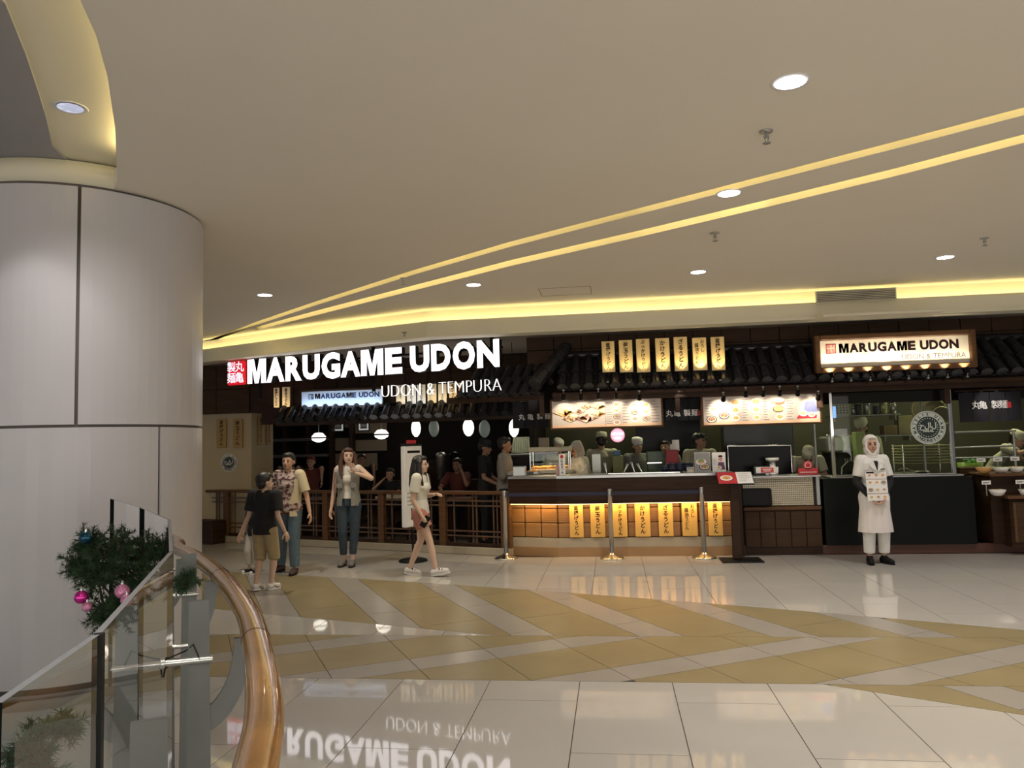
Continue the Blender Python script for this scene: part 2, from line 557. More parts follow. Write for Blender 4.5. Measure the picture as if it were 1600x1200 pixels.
# straight band between: 30 degree stripes
ex, ey = s3 / 2, .5
for k in range(-5, 6):
    o = (-2.43 + 1.82 * k, YB)                      # upper edge of the grey stripe at YB
    nx, ny = ey, -ex                                # to the right of e
    for (w0, w1, key) in ((0, .303, 'grey'), (.303, .91, 'tan')):
        for j in range(-9, 10):
            P0 = Vector((o[0] + nx * w0, o[1] + ny * w0)); e = Vector((ex, ey)); n = Vector((nx, ny))
            A = Vector((-2.0, YB))                   # joint lattice anchor
            t = (P0 - A).dot(e); st = -t
            a = P0 + e * (st + j * .6065); b = a + e * .6065; c = b + n * (w1 - w0); d = a + n * (w1 - w0)
            q = [tuple(a), tuple(b), tuple(c), tuple(d)][::-1]
            q = clip(q, 0, 1, -YB)
            if len(q) > 2: q = clip(q, 0, -1, YM)
            if len(q) > 2: q = clip(q, 1, 0, 6.6)
            if len(q) > 2: q = clip(q, -1, 0, 8.6)
            if len(q) > 2 and area(q) > .003: cells.append((q, key))
# lower lens at the near right
for k in range(-2, 8):
    xs = 2.0 + 1.05 * k
    for (a, b, key) in ((xs, xs + .365, 'grey'), (xs + .365, xs + 1.05, 'tan')):
        for j in range(-5, 2):
            base = [(sl(a, 0.0, yref=YB), 0.0), (sl(b, 0.0, yref=YB), 0.0), (sl(b, 8.0, yref=YB), 8.0), (sl(a, 8.0, yref=YB), 8.0)]
            ux, uy = -.5, s3 / 2; t0 = .7 + (k % 2) * .5 + j * 1.2; t1 = t0 + 1.2
            q = clip(base, ux, uy, -(ux * (a + ux * t0) + uy * (YB + uy * t0)))
            if len(q) > 2: q = clip(q, -ux, -uy, (ux * (a + ux * t1) + uy * (YB + uy * t1)))
            if len(q) > 2: q = clip(q, 0, -1, YB)
            if len(q) > 2: q = clip(q, -1, 0, 5.6)
            for i in range(len(ARC2) - 1):
                if len(q) > 2: q = clipline(q, ARC2[i], ARC2[i + 1], 1)
            if len(q) > 2 and area(q) > .004: cells.append((q, key))

fb = MB()
fb.prism([(-14, -6), (12, -6), (12, 22), (-14, 22)], -.2, -.004)
floor = fb.build('floor', M['grout'], kind='structure')
def pxarea(q):
    pr = []
    for p in q:
        v = Vector((p[0], p[1], 0)) - CAMP
        if v.dot(F) < .6: return 0
        x, y, _ = proj((p[0], p[1], 0)); pr.append((min(max(x, 0), 1600), min(max(y, 0), 1200)))
    return area(pr)
cells = [(pxarea(q), q, k) for q, k in cells]
cells.sort(key=lambda c: -c[0])
small = {'tile': MB(), 'tan': MB(), 'grey': MB()}
cnt = 0
for a, q, k in cells:
    g = shrink(q, .0026)
    if len(g) < 3: continue
    if a > 60 and cnt < 296:
        mb = MB(); mb.prism(g, -.012, 0.0); mb.build('tile', M[k], floor); cnt += 1
    else:
        small[k].prism(g, -.012, 0.0)
# plain paving out of view
for k, x0, x1 in cols(-13.5, 11.5):
    for q in gridcol(k, x0, x1, -5.8, 2.6, YB):
        if q[0][1] < 2.6: small['tile'].prism(shrink(q, .002), -.012, 0.0)
    if x0 < -8.6 or x1 > 8.7 :
        for q in gridcol(k, x0, x1, 2.6, 16, YB): small['tile'].prism(shrink(q, .002), -.012, 0.0)
    elif x0 < -4.3 or x1 > 5.3:
        for q in gridcol(k, x0, x1, 2.6, YB, YB): small['tile'].prism(shrink(q, .002), -.012, 0.0)
for k in small:
    small[k].build('tile_field', M[k], floor, kind='stuff')

# ---- ceiling: slabs between the lit slots, the atrium ring and the perimeter cove
CZ = 3.5
S1 = [PZ(x, y, CZ).xy for x, y in ((330, 530), (400, 503), (500, 469), (650, 421), (800, 377), (1000, 325), (1200, 273), (1400, 221), (1600, 168))]
S1b = [PZ(x, y, CZ).xy for x, y in ((330, 534), (400, 508), (500, 475), (650, 428), (800, 385), (1000, 334), (1200, 283), (1400, 232), (1600, 180))]
S2 = [PZ(x, y, CZ).xy for x, y in ((345, 532), (400, 511), (500, 484), (650, 445), (800, 406), (1000, 360), (1200, 312), (1400, 263), (1600, 210))]
S2b = [PZ(x, y, CZ).xy for x, y in ((345, 535), (400, 516), (500, 491), (650, 453), (800, 415), (1000, 370), (1200, 323), (1400, 275), (1600, 223))]
def ext(L, d=6.0, d0=.02):
    a = L[-1] + (L[-1] - L[-2]).normalized() * d
    b = L[0] + (L[0] - L[1]).normalized() * d0
    return [b] + list(L) + [a]
S1, S1b, S2, S2b = ext(S1), ext(S1b), ext(S2), ext(S2b)
CCX, CCY, CR = -4.17, 5.58, .905       # big round column
AE = [PZ(x, y, CZ).xy for x, y in ((125, 0), (150, 55), (168, 120), (180, 200), (183, 283))]
AE = [Vector((-1.9, -5.0)), Vector((-1.85, -1.0)), Vector((-1.80, 1.0)), Vector((-1.93, 2.1))] + AE
RI = [PZ(x, y, 3.68).xy for x, y in ((8, 0), (40, 80), (60, 140), (72, 180), (82, 226))]
RI = [Vector((-2.6, -5.0)), Vector((-2.5, -1.0)), Vector((-2.45, 1.0)), Vector((-2.55, 2.2))] + RI
TH = .12
def strip(A, B, z0, z1, mbx):
    for i in range(len(A) - 1):
        vs = [(*A[i], z0), (*A[i + 1], z0), (*B[i + 1], z0), (*B[i], z0), (*A[i], z1), (*A[i + 1], z1), (*B[i + 1], z1), (*B[i], z1)]
        mbx.add(vs, [(0, 3, 2, 1), (4, 5, 6, 7), (0, 1, 5, 4), (1, 2, 6, 5), (2, 3, 7, 6), (3, 0, 4, 7)])
cb = MB()
# near slab: between the atrium edge and slot 1 (fan of quads)
farleft = Vector((-14, 14.5))
cl = Vector((CCX, CCY))
near_in = AE + [Vector((CCX + .35, CCY - .2)), Vector((CCX - .3, CCY + .6)), Vector((-14, 7.5))]
def resamp(L, n):
    d = [0]
    for a, b in zip(L, L[1:]): d.append(d[-1] + (b - a).length)
    out = []
    for i in range(n):
        t = d[-1] * i / (n - 1)
        for j in range(len(L) - 1):
            if d[j] <= t <= d[j + 1] + 1e-9:
                out.append(L[j].lerp(L[j + 1], (t - d[j]) / max(1e-9, d[j + 1] - d[j]))); break
    return out
outer = [Vector((12, -5)), Vector((9, -1))] + [p for p in reversed(S1)]
A_, B_ = near_in, resamp(outer, len(near_in))
def fan(A, B):
    strip(A, B, CZ, CZ + TH, cb)
# exact edges matter: zip by ear-filling one polygon in bmesh instead
def ngon_slab(poly, z0, z1, mi=0):
    n = len(poly); tri = [tuple(t) for t in tessellate_polygon([[Vector((p[0], p[1], 0)) for p in poly]])]
    V = [(p[0], p[1], z0) for p in poly] + [(p[0], p[1], z1) for p in poly]
    F_ = tri + [tuple(n + i for i in reversed(t)) for t in tri] + [(i, (i + 1) % n, n + (i + 1) % n, n + i) for i in range(n)]
    cb.add(V, F_, mi)
ngon_slab([tuple(p) for p in near_in] + [(-14, 15.5)] + [tuple(p) for p in S1] + [(12, -5)], CZ, CZ + TH)
strip(S1b[2:], S2[2:], CZ, CZ + TH, cb)
COVE = [(-9.2, 13.4), (-6.9, 12.35), (-4.3, 11.2), (-2.55, 10.5), (9.5, 10.5)]   # back wall of the light trough
ngon_slab([tuple(p) for p in S1b[:3]] + [tuple(p) for p in S2b[2:]] + [(12, 10.52), (9.5, 10.52), (-2.55, 10.52), (-4.3, 11.22), (-6.9, 12.37), (-9.2, 13.42)], CZ, CZ + TH)
ceiling = cb.build('ceiling', M['ceil'], kind='structure')
# slots: closed troughs above with a warm strip on their lid
for nm, A, B in (('slot', S1, S1b), ('slot', S2[2:], S2b[2:])):
    t = MB()
    # far and near side walls
    for L, s in ((A, 1), (B, -1)):
        for i in range(len(L) - 1):
            t.quad((*L[i], CZ), (*L[i + 1], CZ), (*L[i + 1], CZ + .16), (*L[i], CZ + .16))
    t.build('slot_wall', M['cream'], ceiling)
    t = MB()
    for i in range(len(A) - 1):
        t.quad((*A[i], CZ + .16), (*A[i + 1], CZ + .16), (*B[i + 1], CZ + .16), (*B[i], CZ + .16))
    t.build('light_strip', M['ledslot'], ceiling)
# atrium ring (higher cream soffit) and grey atrium ceiling
t = MB()
AEo = [Vector(p) + Vector((.35, .05)) for p in AE]
strip(AEo, RI, 3.68, 3.74, t)
t.prism([tuple(RI[-1]), tuple(AEo[-1]), (-3.2, 5.4), (-3.9, 6.0), (-4.3, 5.6)], 3.68, 3.74)
ring = t.build('ceiling_ring', M['cream'], kind='structure')
t = MB()
for i in range(len(AEo) - 1):
    t.quad((*AEo[i], CZ + TH), (*AEo[i + 1], CZ + TH), (*AEo[i + 1], 3.74), (*AEo[i], 3.74))
t.build('ring_upstand', M['cream'], ring)
t = MB()
AEs = [Vector(p) + Vector((.20, .03)) for p in AE[:-1]] + [Vector(AE[-1]) + Vector((.16, -.12))]
AEt = [Vector(p) + Vector((.26, .04)) for p in AE[:-1]] + [Vector(AE[-1]) + Vector((.22, -.1))]
strip(AEs, AEt, CZ + TH + .002, CZ + TH + .014, t)
t.build('light_strip', M['ledring'], ring)
t = MB()
strip([Vector(p) for p in RI], [Vector((-14, p.y)) for p in RI], 3.665, 3.8, t)
t.prism([(-14, RI[-1].y), (RI[-1].x, RI[-1].y), (-4.1, 6.0), (-14, 8)], 3.665, 3.8)
t.build('trim_1', M['atrium'], kind='structure')

# ---- perimeter cove
LIP = [(-9.2, 13.2), (-6.9, 12.15), (-4.3, 11.0), (-2.5, 10.34), (9.5, 10.34)]
t = MB()
t.wall([(p[0], p[1] + .02) for p in LIP], 3.13, 3.30, .05)           # fascia
t.wall([(p[0], p[1] + .06) for p in LIP], 3.27, 3.30, .16)           # ledge
t.wall([(p[0], p[1] + .02) for p in COVE], 3.13, CZ + TH, .05)       # back wall
t.wall(LIP, 3.10, 3.135, .30)
cove = t.build('ceiling_cove', M['cream'], kind='structure')
t = MB(); t.wall([(p[0], p[1] + .09) for p in LIP], 3.302, 3.315, .03); t.build('light_strip', M['led'], cove)
t = MB(); t.wall([(p[0], p[1] + .075) for p in LIP], 3.30, 3.335, .008); t.build('strip_shield', M['cream'], cove)
# soffit behind the lip, over the shop
t = MB()
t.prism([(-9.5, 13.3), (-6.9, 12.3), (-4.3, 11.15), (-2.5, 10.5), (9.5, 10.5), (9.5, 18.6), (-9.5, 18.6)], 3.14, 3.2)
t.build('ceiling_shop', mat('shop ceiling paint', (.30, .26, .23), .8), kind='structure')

# ---- big round column in curved cladding panels
column = thing('round_column', 'huge round white-clad column beside the curved glass balustrade', 'column', (CCX, CCY, 0))
t = MB(); t.lathe([(CR - .025, .0), (CR - .025, 3.66)], n=96); t.build('core', M['gap'], column)
def angpx(px, py):
    d = ray(px, py); d2 = d.xy; o = -Vector((CCX, CCY))
    a = d2.dot(d2); b = 2 * o.dot(d2); c = o.dot(o) - CR * CR
    s = (-b - math.sqrt(max(0, b * b - 4 * a * c))) / (2 * a)
    p = d2 * s + o
    return math.atan2(p.y, p.x)
def cpanel(a0, a1, z0, z1, g=.011, z_g=.010):
    n = 18; V = []; a0 += g / CR; a1 -= g / CR; z0 += z_g; z1 -= z_g
    for i in range(n + 1):
        a = a0 + (a1 - a0) * i / n
        for (r, z) in ((CR, z0), (CR, z1), (CR - .02, z1), (CR - .02, z0)):
            V.append((r * math.cos(a), r * math.sin(a), z))
    t = MB()
    for i in range(n):
        o = i * 4; p = o + 4
        t.add(V, [(o, p, p + 1, o + 1)], 0, True)
        t.add(V, [(o + 1, p + 1, p + 2, o + 2), (o + 3, o, p, p + 3)][:1] + [(o, o + 3, p + 3, p)], 0, False)
    t.add(V, [(0, 1, 2, 3), (n * 4 + 3, n * 4 + 2, n * 4 + 1, n * 4)], 0)
    t.build('panel', M['colpanel'], column)
au = angpx(122, 450); al = angpx(249, 740)
for k in range(4):
    cpanel(au + k * PI / 2, au + (k + 1) * PI / 2, 1.80, 3.49)
    cpanel(al + k * PI / 2, al + (k + 1) * PI / 2, 0.06, 1.80)
t = MB(); t.lathe([(CR + .002, 3.505), (CR + .002, 3.66)], n=96); t.build('top_band', M['cream'], column)
t = MB(); t.lathe([(CR + .003, 0.0), (CR + .003, .028), (CR - .01, .03)], n=96); t.build('plinth', mat('grey plinth', (.20, .19, .19), .6), column)

# ---- downlights (two rows of a regular grid, some outside the frame as in a real mall)
def downlight(x, y, z, label, on=True, e=60, r=.085, group='recessed ceiling downlights'):
    o = thing('ceiling_downlight', label, 'downlight', (x, y, z), 0, group)
    t = MB(); t.lathe([(r, 0.0), (r + .018, -.004), (r + .022, 0.0)], n=24); t.build('trim_ring', M['white'], o)
    t = MB(); t.lathe([(.002, -.0035), (r * .96, -.0035)], n=24); t.build('lens', M['lens'] if on else M['lensoff'], o)
    lamp('downlight_lamp', 'SPOT', (x, y, z - .03), e, WHITE, .06, (x, y, 0), math.radians(128), .9)
    return o
for (px, py, lab) in ((1235, 128, 'nearest and largest bright round downlight in the beige ceiling'), (1139, 302, 'bright round downlight between the two glowing ceiling slots'), (1091, 425, 'small bright downlight above the row of yellow signboards'),
                      (740, 445, 'small bright downlight above the large white letters'), (414, 461, 'small bright downlight beside the round white column'), (1477, 402, 'small bright downlight above the framed wooden shop sign')):
    p = PZ(px, py, CZ); downlight(p.x, p.y, CZ, lab, e=130)
p = PZ(110, 168, 3.68)
downlight(p.x, p.y, 3.68, 'dim oval downlight set in the curved cream ceiling ring', False, e=55, r=.075)
# the same fittings continue outside the frame
for (x, y) in ((1.0, 1.6), (3.7, 4.2), (3.7, 1.6), (-1.0, .4), (3.7, 6.1), (6.4, 6.1), (6.4, 8.9), (6.4, 3.2), (1.0, -1.6), (4.5, -1.6), (-1.2, -3)):
    lamp('mall_downlight', 'SPOT', (x, y, 3.45), 125, WHITE, .08, (x, y, 0), math.radians(128), .9)
for px_ in (58, 205):
    a_ = angpx(px_, 450); rr_ = CR + (.55 if px_ < 100 else .50)
    lamp('column_downlight', 'SPOT', (CCX + rr_ * math.cos(a_), CCY + rr_ * math.sin(a_), 3.64), 16 if px_ < 100 else 11, (1, .96, .97), .04, (CCX + rr_ * math.cos(a_), CCY + rr_ * math.sin(a_), 0), math.radians(84), .35)

# ---- the hall behind the photographer: wall with glowing panels and lamps added to brighten the ceiling
t = MB(); t.box((-1, -6.0, 2.0), (26, .2, 4.4)); wb2 = t.build('wall_back', mat('beige hall wall', (.45, .42, .38), .7), kind='structure')
t = MB()
for k in range(4): t.box((-9 + 5 * k, -5.88, 1.6), (4.2, .04, 2.6), b=.01)
t.build('fill_panels', mat('fill panel glow', (1, .95, .9), .4, em=(1, .95, .88), es=.6), wb2, kind='stuff')
for k in range(4): lamp('fill_panel_light', 'AREA', (-9 + 5 * k, -5.8, 1.6), 95, (1, .96, .92), 4.0, (-9 + 5 * k, 2, 4.2), sizey=2.4)  # added fill lamps, tilted up at the ceiling

# ---- flush access hatch outline in the far ceiling
a, b = PZ(842, 452, CZ), PZ(922, 446, CZ)
t = MB(); w_ = (b - a).length; cx_, cy_ = (a.x + b.x) / 2, (a.y + b.y) / 2
for (dx, dy, sx_, sy_) in ((0, 0, w_, .012), (0, .5, w_, .012), (-w_ / 2, .25, .012, .5), (w_ / 2, .25, .012, .5)): t.box((cx_ + dx, cy_ + dy, CZ - .001), (sx_, sy_, .004))
t.build('trim_3', mat('hatch shadow line', (.40, .35, .28), .8), kind='structure')
# ---- sprinkler heads
for (px, py, z, lab) in ((1197, 205, CZ, 'nearest fire sprinkler head, below the large downlight'), (1117, 364, CZ, 'fire sprinkler head beyond the second glowing slot'), (1538, 372, CZ, 'fire sprinkler head above the framed shop sign'),
                      (630, 434, CZ, 'fire sprinkler head between the slots near the large white letters')):
    p = PZ(px, py, z)
    o = thing('fire_sprinkler', lab, 'sprinkler', (p.x, p.y, z), 0, 'ceiling sprinklers')
    t = MB(); t.lathe([(.042, 0), (.040, -.008), (.012, -.012)], n=16); t.build('escutcheon', M['steel'], o)
    t = MB(); t.frus((0, 0, -.008), (0, 0, -.045), .011, .008, 8); t.frus((-.016, 0, -.03), (-.004, 0, -.075), .003, .003, 5); t.frus((.016, 0, -.03), (.004, 0, -.075), .003, .003, 5); t.build('body', M['bsteel'], o)
    t = MB(); t.lathe([(.002, -.074), (.026, -.076), (.024, -.079), (.002, -.080)], n=12); t.build('deflector', M['bsteel'], o)
# ================================================================== SHOP
YC = 10.85
def base_thing(name, label, cat, x, y, z=0.0, group=None, rz=0.0): return thing(name, label, cat, (x, y, z), rz, group)

BOARDS = ['釜揚げうどん', '釜玉うどん', 'ぶっかけうどん', 'かけうどん', 'ざるうどん', ('おろし', '醤油うどん'), '釜揚げうどん']
READ = ['first', 'second', 'third', 'fourth', 'fifth', 'sixth', 'seventh']

def signboard(name, label, cat, x0, x1, z0, z1, y, txt, group, th=.03, m=None, fs=None, rz=0.0, ox=None):
    """slim vertical wooden board with brushed characters; local frame at its foot"""
    w_, h_ = x1 - x0, z1 - z0
    o = thing(name, label, cat, ((x0 + x1) / 2, y, z0), rz, group)
    t = MB(); t.box((0, th / 2, h_ / 2), (w_, th, h_), b=.004); t.build('panel', m or M['board'], o)
    c = Canvas((0, 0, h_), (1, 0, 0), (0, 0, 1))
    if isinstance(txt, tuple):
        s = min(w_ * .46, h_ / 7.6)
        c.vtext(txt[0], w_ * .20, -h_ * .13, s, M['ink'], s * 1.0, off=.0005)
        c.vtext(txt[1], -w_ * .20, -h_ * .24, s, M['ink'], s * 1.0, off=.0005)
    else:
        n = len(txt); s = min(w_ * .62, h_ / (n + 1.5))
        step = min(s * 1.12, (h_ * .80) / (n - 1) if n > 1 else s)
        c.vtext(txt, 0, -(h_ - step * (n - 1)) / 2, s * 1.06, M['ink'], step, off=.0016)
    c.mb.build('lettering', c.mats, o)
    return o

# ---- fascia wall of wood panels behind the tiled canopy
def panelgrid(parent, x0, x1, z0, z1, y, pw, ph, m, th=.02, g=.008, name='panel', rz=0.0, org=(0, 0), proud=0.0, b=.005, jit=0.0):
    nx = max(1, round((x1 - x0) / pw)); nz = max(1, round((z1 - z0) / ph)); pw = (x1 - x0) / nx; ph = (z1 - z0) / nz
    proto = None
    for i in range(nx):
        for j in range(nz):
            if proto is None:
                t = MB(); t.box((0, 0, 0), (pw - g, th, ph - g), b=b)
                proto = t.mesh(name, m)
            o = bpy.data.objects.new(name, proto); COL.objects.link(o); o.parent = parent
            o.location = (x0 + (i + .5) * pw, y - th / 2 - proud - (random.random() * jit), z0 + (j + .5) * ph)

t = MB(); t.box((3.6, 11.24, 2.62), (9.6, .08, 1.2)); wf = t.build('wall_front', M['dark'], kind='structure')
panelgrid(wf, -1.2, 8.4, 2.48, 3.18, 11.2, .40, .235, M['fascia'], jit=.006)

# ---- tiled canopy
canopy = thing('tiled_canopy', 'dark glazed Japanese tile canopy running over the food counter', 'canopy', (-1.0, 10.6, 2.2))
EY, EZ, TY, TZ = 10.60, 2.325, 11.10, 2.80
sl_ = math.atan2(TZ - EZ, TY - EY)
def round_tile_mesh(L=.37, r0=.074, r1=.062):
    t = MB(); n = 9; V = []
    for (y, r) in ((0, r0), (L, r1)):
        for k in range(n):
            a = PI * k / (n - 1); V.append((r * math.cos(a), y, r * math.sin(a)))
    t.add(V, [(k, n + k, n + k + 1, k + 1) for k in range(n - 1)], 0, True)
    # thickness lip and round end cap
    V2 = [(v[0] * .84, v[1], v[2] * .84) for v in V]
    t.add(V + V2, [(k, k + 1, 2 * n + k + 1, 2 * n + k) for k in range(n - 1)], 0)
    t.add([(r0 * .86 * math.cos(2 * PI * k / 12), .012, r0 * .86 * math.sin(2 * PI * k / 12)) for k in range(12)], [tuple(range(12))], 0)
    t.add(V2, [(k + 1, n + k + 1, n + k, k) for k in range(n - 1)], 0, True)
    return t.mesh('round_tile', M['rooft'])
def pan_tile_mesh(L=.37, w_=.12):
    t = MB(); n = 6; V = []
    for y in (0, L):
        for k in range(n):
            u = -1 + 2 * k / (n - 1); V.append((u * w_ / 2, y, .028 * u * u - .02))
    V += [(v[0], v[1], v[2] - .016) for v in V]
    t.add(V, [(k, k + 1, n + k + 1, n + k) for k in range(n - 1)], 0, True)
    t.add(V, [(k, 2 * n + k, 2 * n + k + 1, k + 1) for k in range(n - 1)], 0)
    return t.mesh('pan_tile', M['rooft'])
RM, PM = round_tile_mesh(), pan_tile_mesh()
RS = Matrix.Rotation(sl_, 4, 'X')
def lay_tiles(parent, P0, along, upv, n, pitch, rows=2, step=.315, mr=None, mp=None, scale=1.0):
    """along: unit vector along the eave, upv: unit vector up the slope"""
    along = Vector(along).normalized(); upv = Vector(upv).normalized(); nn = along.cross(upv)
    B = Matrix((along, upv, nn)).transposed().to_4x4()
    inv = wmat(parent).inverted()
    for i in range(n):
        for j in range(rows):
            for (me, dx, dn) in ((mr or RM, 0, .018 + .014 * j), (mp or PM, pitch / 2, .0 + .012 * j)):
                o = bpy.data.objects.new('roof_tile', me); COL.objects.link(o); o.parent = parent
                p = Vector(P0) + along * (i * pitch + dx) + upv * (j * step) + nn * dn
                Bt = B @ Matrix.Rotation(-.045 + random.uniform(-.008, .008), 4, 'X')
                o.matrix_basis = inv @ (Matrix.Translation(p) @ Bt @ Matrix.Scale(scale, 4))
UP = Vector((0, math.cos(sl_), math.sin(sl_)))
PT = .183
lay_tiles(canopy, (-.66, EY, EZ), (1, 0, 0), UP, 38, PT)
t = MB(); t.add([(-.75, EY + .02, EZ - .05), (7.0, EY + .02, EZ - .05), (7.0, TY + .08, TZ - .0), (-.75, TY + .08, TZ - .0)], [(0, 1, 2, 3)]); t.build('roof_deck', M['dark'], canopy, True)
t = MB(); t.box((3.1, EY + .02, EZ - .075), (7.8, .05, .055), b=.008); t.box((3.1, EY + .10, EZ - .10), (7.8, .03, .13)); t.build('eave_board', M['woodd'], canopy, True)
t = MB(); t.tube([(-.8, TY + .06, TZ + .05), (7.0, TY + .06, TZ + .05)], .06, 10); t.build('ridge_cap', M['rooft'], canopy, True)
# hip ridge of big round tiles coming down to the corner
h0, h1 = Vector((-.62, 11.02, 2.93)), Vector((-1.02, 10.56, 2.42))
hd = (h1 - h0)
for k in range(3):
    t = MB(); a = h0 + hd * (k / 3); b = h0 + hd * ((k + 1.12) / 3)
    t.frus(a, b, .085, .10, 14); t.build('hip_tile', M['rooft'], canopy, True)
t = MB(); t.ell(h0 + Vector((.0, -.0, .03)), (.095, .08, .07), 12, 8); t.build('hip_finial', M['rooft'], canopy, True)
# left return of the roof, running back beside the dining room
al = Vector((-math.cos(math.radians(15)), math.sin(math.radians(15)), 0))
nrm = Vector((al.y, -al.x, 0)); nrm = nrm if nrm.y > 0 else -nrm
inward = Vector((math.sin(math.radians(15)), math.cos(math.radians(15)), 0))
upl = (inward * math.cos(sl_) + Vector((0, 0, 1)) * math.sin(sl_)).normalized()
# tiles skewed like the hip: slope direction leans to the hip
upl2 = (Vector((.62, .72, 0)).normalized() * math.cos(sl_ * .95) + Vector((0, 0, 1)) * math.sin(sl_ * .95)).normalized()
lay_tiles(canopy, Vector((-1.02, 10.68, 2.28)), al, upl2, 8, .165)
t = MB(); a = Vector((-.95, 10.70, 2.20)); b = a + al * 1.5
t.add([a, b, b + Vector((0, 0, .09)), a + Vector((0, 0, .09)), a + Vector((0, .06, 0)), b + Vector((0, .06, 0)), b + Vector((0, .06, .09)), a + Vector((0, .06, .09))],
      [(0, 3, 2, 1), (4, 5, 6, 7), (0, 1, 5, 4), (3, 7, 6, 2)]); t.build('eave_board', M['woodd'], canopy, True)
for px in (846, 1058, 1281, 1480):
    p = PY(px, 618, 10.72)
    t = MB(); t.box((p.x, 10.74, 2.13), (.07, .07, .34), b=.006); t.build('bracket', M['woodd'], canopy, True)

# ---- upper lit signboards
UPX = [(941, 961), (968, 989), (995, 1016), (1025, 1047), (1054, 1075), (1083, 1105), (1112, 1133)]
UPY = [(533, 582), (531, 582), (529, 582), (528, 581), (526, 580), (527, 579), (526, 579)]
def clip_lamp(parent_label, x, y, z, aim, e, name='clip_spotlight', anchor=None, color=(1, .78, .42), group='small black clip spotlights', spot=70, r=.028, soft=.015):
    d = (Vector(aim) - Vector((x, y, z))).normalized()
    o = thing(name, parent_label, 'spotlight', (x, y, z), 0, group)
    t = MB(); t.frus(-d * .05, d * .02, r * .75, r, 12); t.build('head', M['blackgl'], o)
    t = MB(); t.frus(-d * .04, -d * .04 + Vector((0, .03, -.05 if d.z > 0 else .06)), .006, .006, 6); t.box(-d * .04 + Vector((0, .03, -.06 if d.z > 0 else .07)), (.03, .03, .02), b=.004); t.build('clamp', M['bsteel'], o)
    if anchor is None: anchor = (x, 10.60, 2.25) if y < 11 else (x, 12.60, 2.0)
    t = MB(); t.tube([-d * .04, Vector((0, (anchor[1] - y) * .4, (anchor[2] - z) * .8 - (.0 if d.z > 0 else -.01))), Vector(anchor) - Vector((x, y, z))], .006, 6); t.build('arm', M['black'], o)
    t = MB(); t.frus(d * .0205, d * .0215, r * .8, r * .8, 12); t.build('bulb', mat('spot bulb', (1, 1, 1), .3, em=(1, .9, .7), es=12), o)
    lamp('clip_light', 'SPOT', Vector((x, y, z)) + d * .03, e, color, soft, aim, math.radians(spot), .75)
    return o
RDU = ['first', 'second', 'third', 'fourth', 'fifth', 'sixth', 'seventh']
eb = [4.4, 4.4, 4.8, 7, 7, 10, 7.5]
for i in range(7):
    a, b = UPX[i]; yt, yb = UPY[i]
    p0 = PY(a + .5, yb, 10.66); p1 = PY(b + .5, yb, 10.66); q = PY(b, yt, 10.66)
    desc = ['greenish yellow', 'pinkish cream', 'dull cream', 'golden', 'pale gold', 'over-bright', 'amber']
    signboard('menu_signboard', f'{RDU[i]} from the west of the upright lit boards above the tiled canopy, {desc[i]}', 'signboard', p0.x, p1.x, p0.z, q.z, 10.64 + .006 * (i % 3), BOARDS[i], 'lit upright boards above the canopy')
    cx = (p0.x + p1.x) / 2
    clip_lamp(f'clip spotlight at the foot of the {RDU[i]} upper signboard', cx + random.uniform(-.02, .03), 10.52, p0.z - .05, (cx, 10.64, p0.z + .13), eb[i], spot=64)

# ---- framed sign on the canopy
sg = [PY(1280, 533, 10.56), PY(1515, 523, 10.56), PY(1513, 567, 10.56), PY(1283, 574, 10.56)]
sx0, sx1 = sg[0].x, sg[1].x - .01; sz0, sz1 = (sg[2].z + sg[3].z) / 2, (sg[0].z + sg[1].z) / 2
sign = thing('framed_shop_sign', 'wooden framed cream sign with black capitals standing on the canopy', 'sign', ((sx0 + sx1) / 2, 10.55, sz0 - .08))
t = MB(); t.box(((sx0 + sx1) / 2, 10.60, (sz0 + sz1) / 2), (sx1 - sx0, .03, sz1 - sz0)); t.build('panel', mat('cream sign face', (.82, .74, .60), .45, spec=.35), sign, True)
for (c_, d_) in (((sx0 - .035, 10.57, (sz0 + sz1) / 2), (.07, .11, sz1 - sz0 + .14)), ((sx1 + .035, 10.57, (sz0 + sz1) / 2), (.07, .11, sz1 - sz0 + .14)),
                 (((sx0 + sx1) / 2, 10.57, sz0 - .035), (sx1 - sx0, .11, .07)), (((sx0 + sx1) / 2, 10.57, sz1 + .035), (sx1 - sx0, .11, .07))):
    t = MB(); t.box(c_, d_, b=.012); t.build('frame', M['wood'], sign, True)
def seal(c, cx, cy, s, mred, mtx, solid=True, off=.0):
    if solid: c.rect(cx - s / 2, cy - s / 2, cx + s / 2, cy + s / 2, mred, 1)
    else:
        for (a, b, c2, d) in ((-.5, -.5, .5, -.42), (-.5, .42, .5, .5), (-.5, -.5, -.42, .5), (.42, -.5, .5, .5)): c.rect(cx + a * s, cy + b * s, cx + c2 * s, cy + d * s, mred, 1)
    q = s * .23
    for ch, dx, dy in (('丸', q, q), ('亀', q, -q), ('製', -q, q), ('麺', -q, -q)): c.text(ch, cx + dx, cy + dy * 1.02, s * .45, mtx, 2, off)
W_ = sx1 - sx0; H_ = sz1 - sz0
c = Canvas((sx0, 10.585, sz0), (1, 0, 0), (0, 0, 1))
seal(c, W_ * .080, H_ * .70, H_ * .36, M['red'], M['red'], False, .0)
c.bold('MARUGAME UDON', W_ * .135, W_ * .935, H_ * .53, H_ * .87, M['ink'], 2)
c.text('UDON & TEMPURA', W_ * .765, H_ * .28, .092, mat('thin grey print', (.10, .06, .04), .6), 2, .0, sx=1.0)
c.build('lettering', sign)
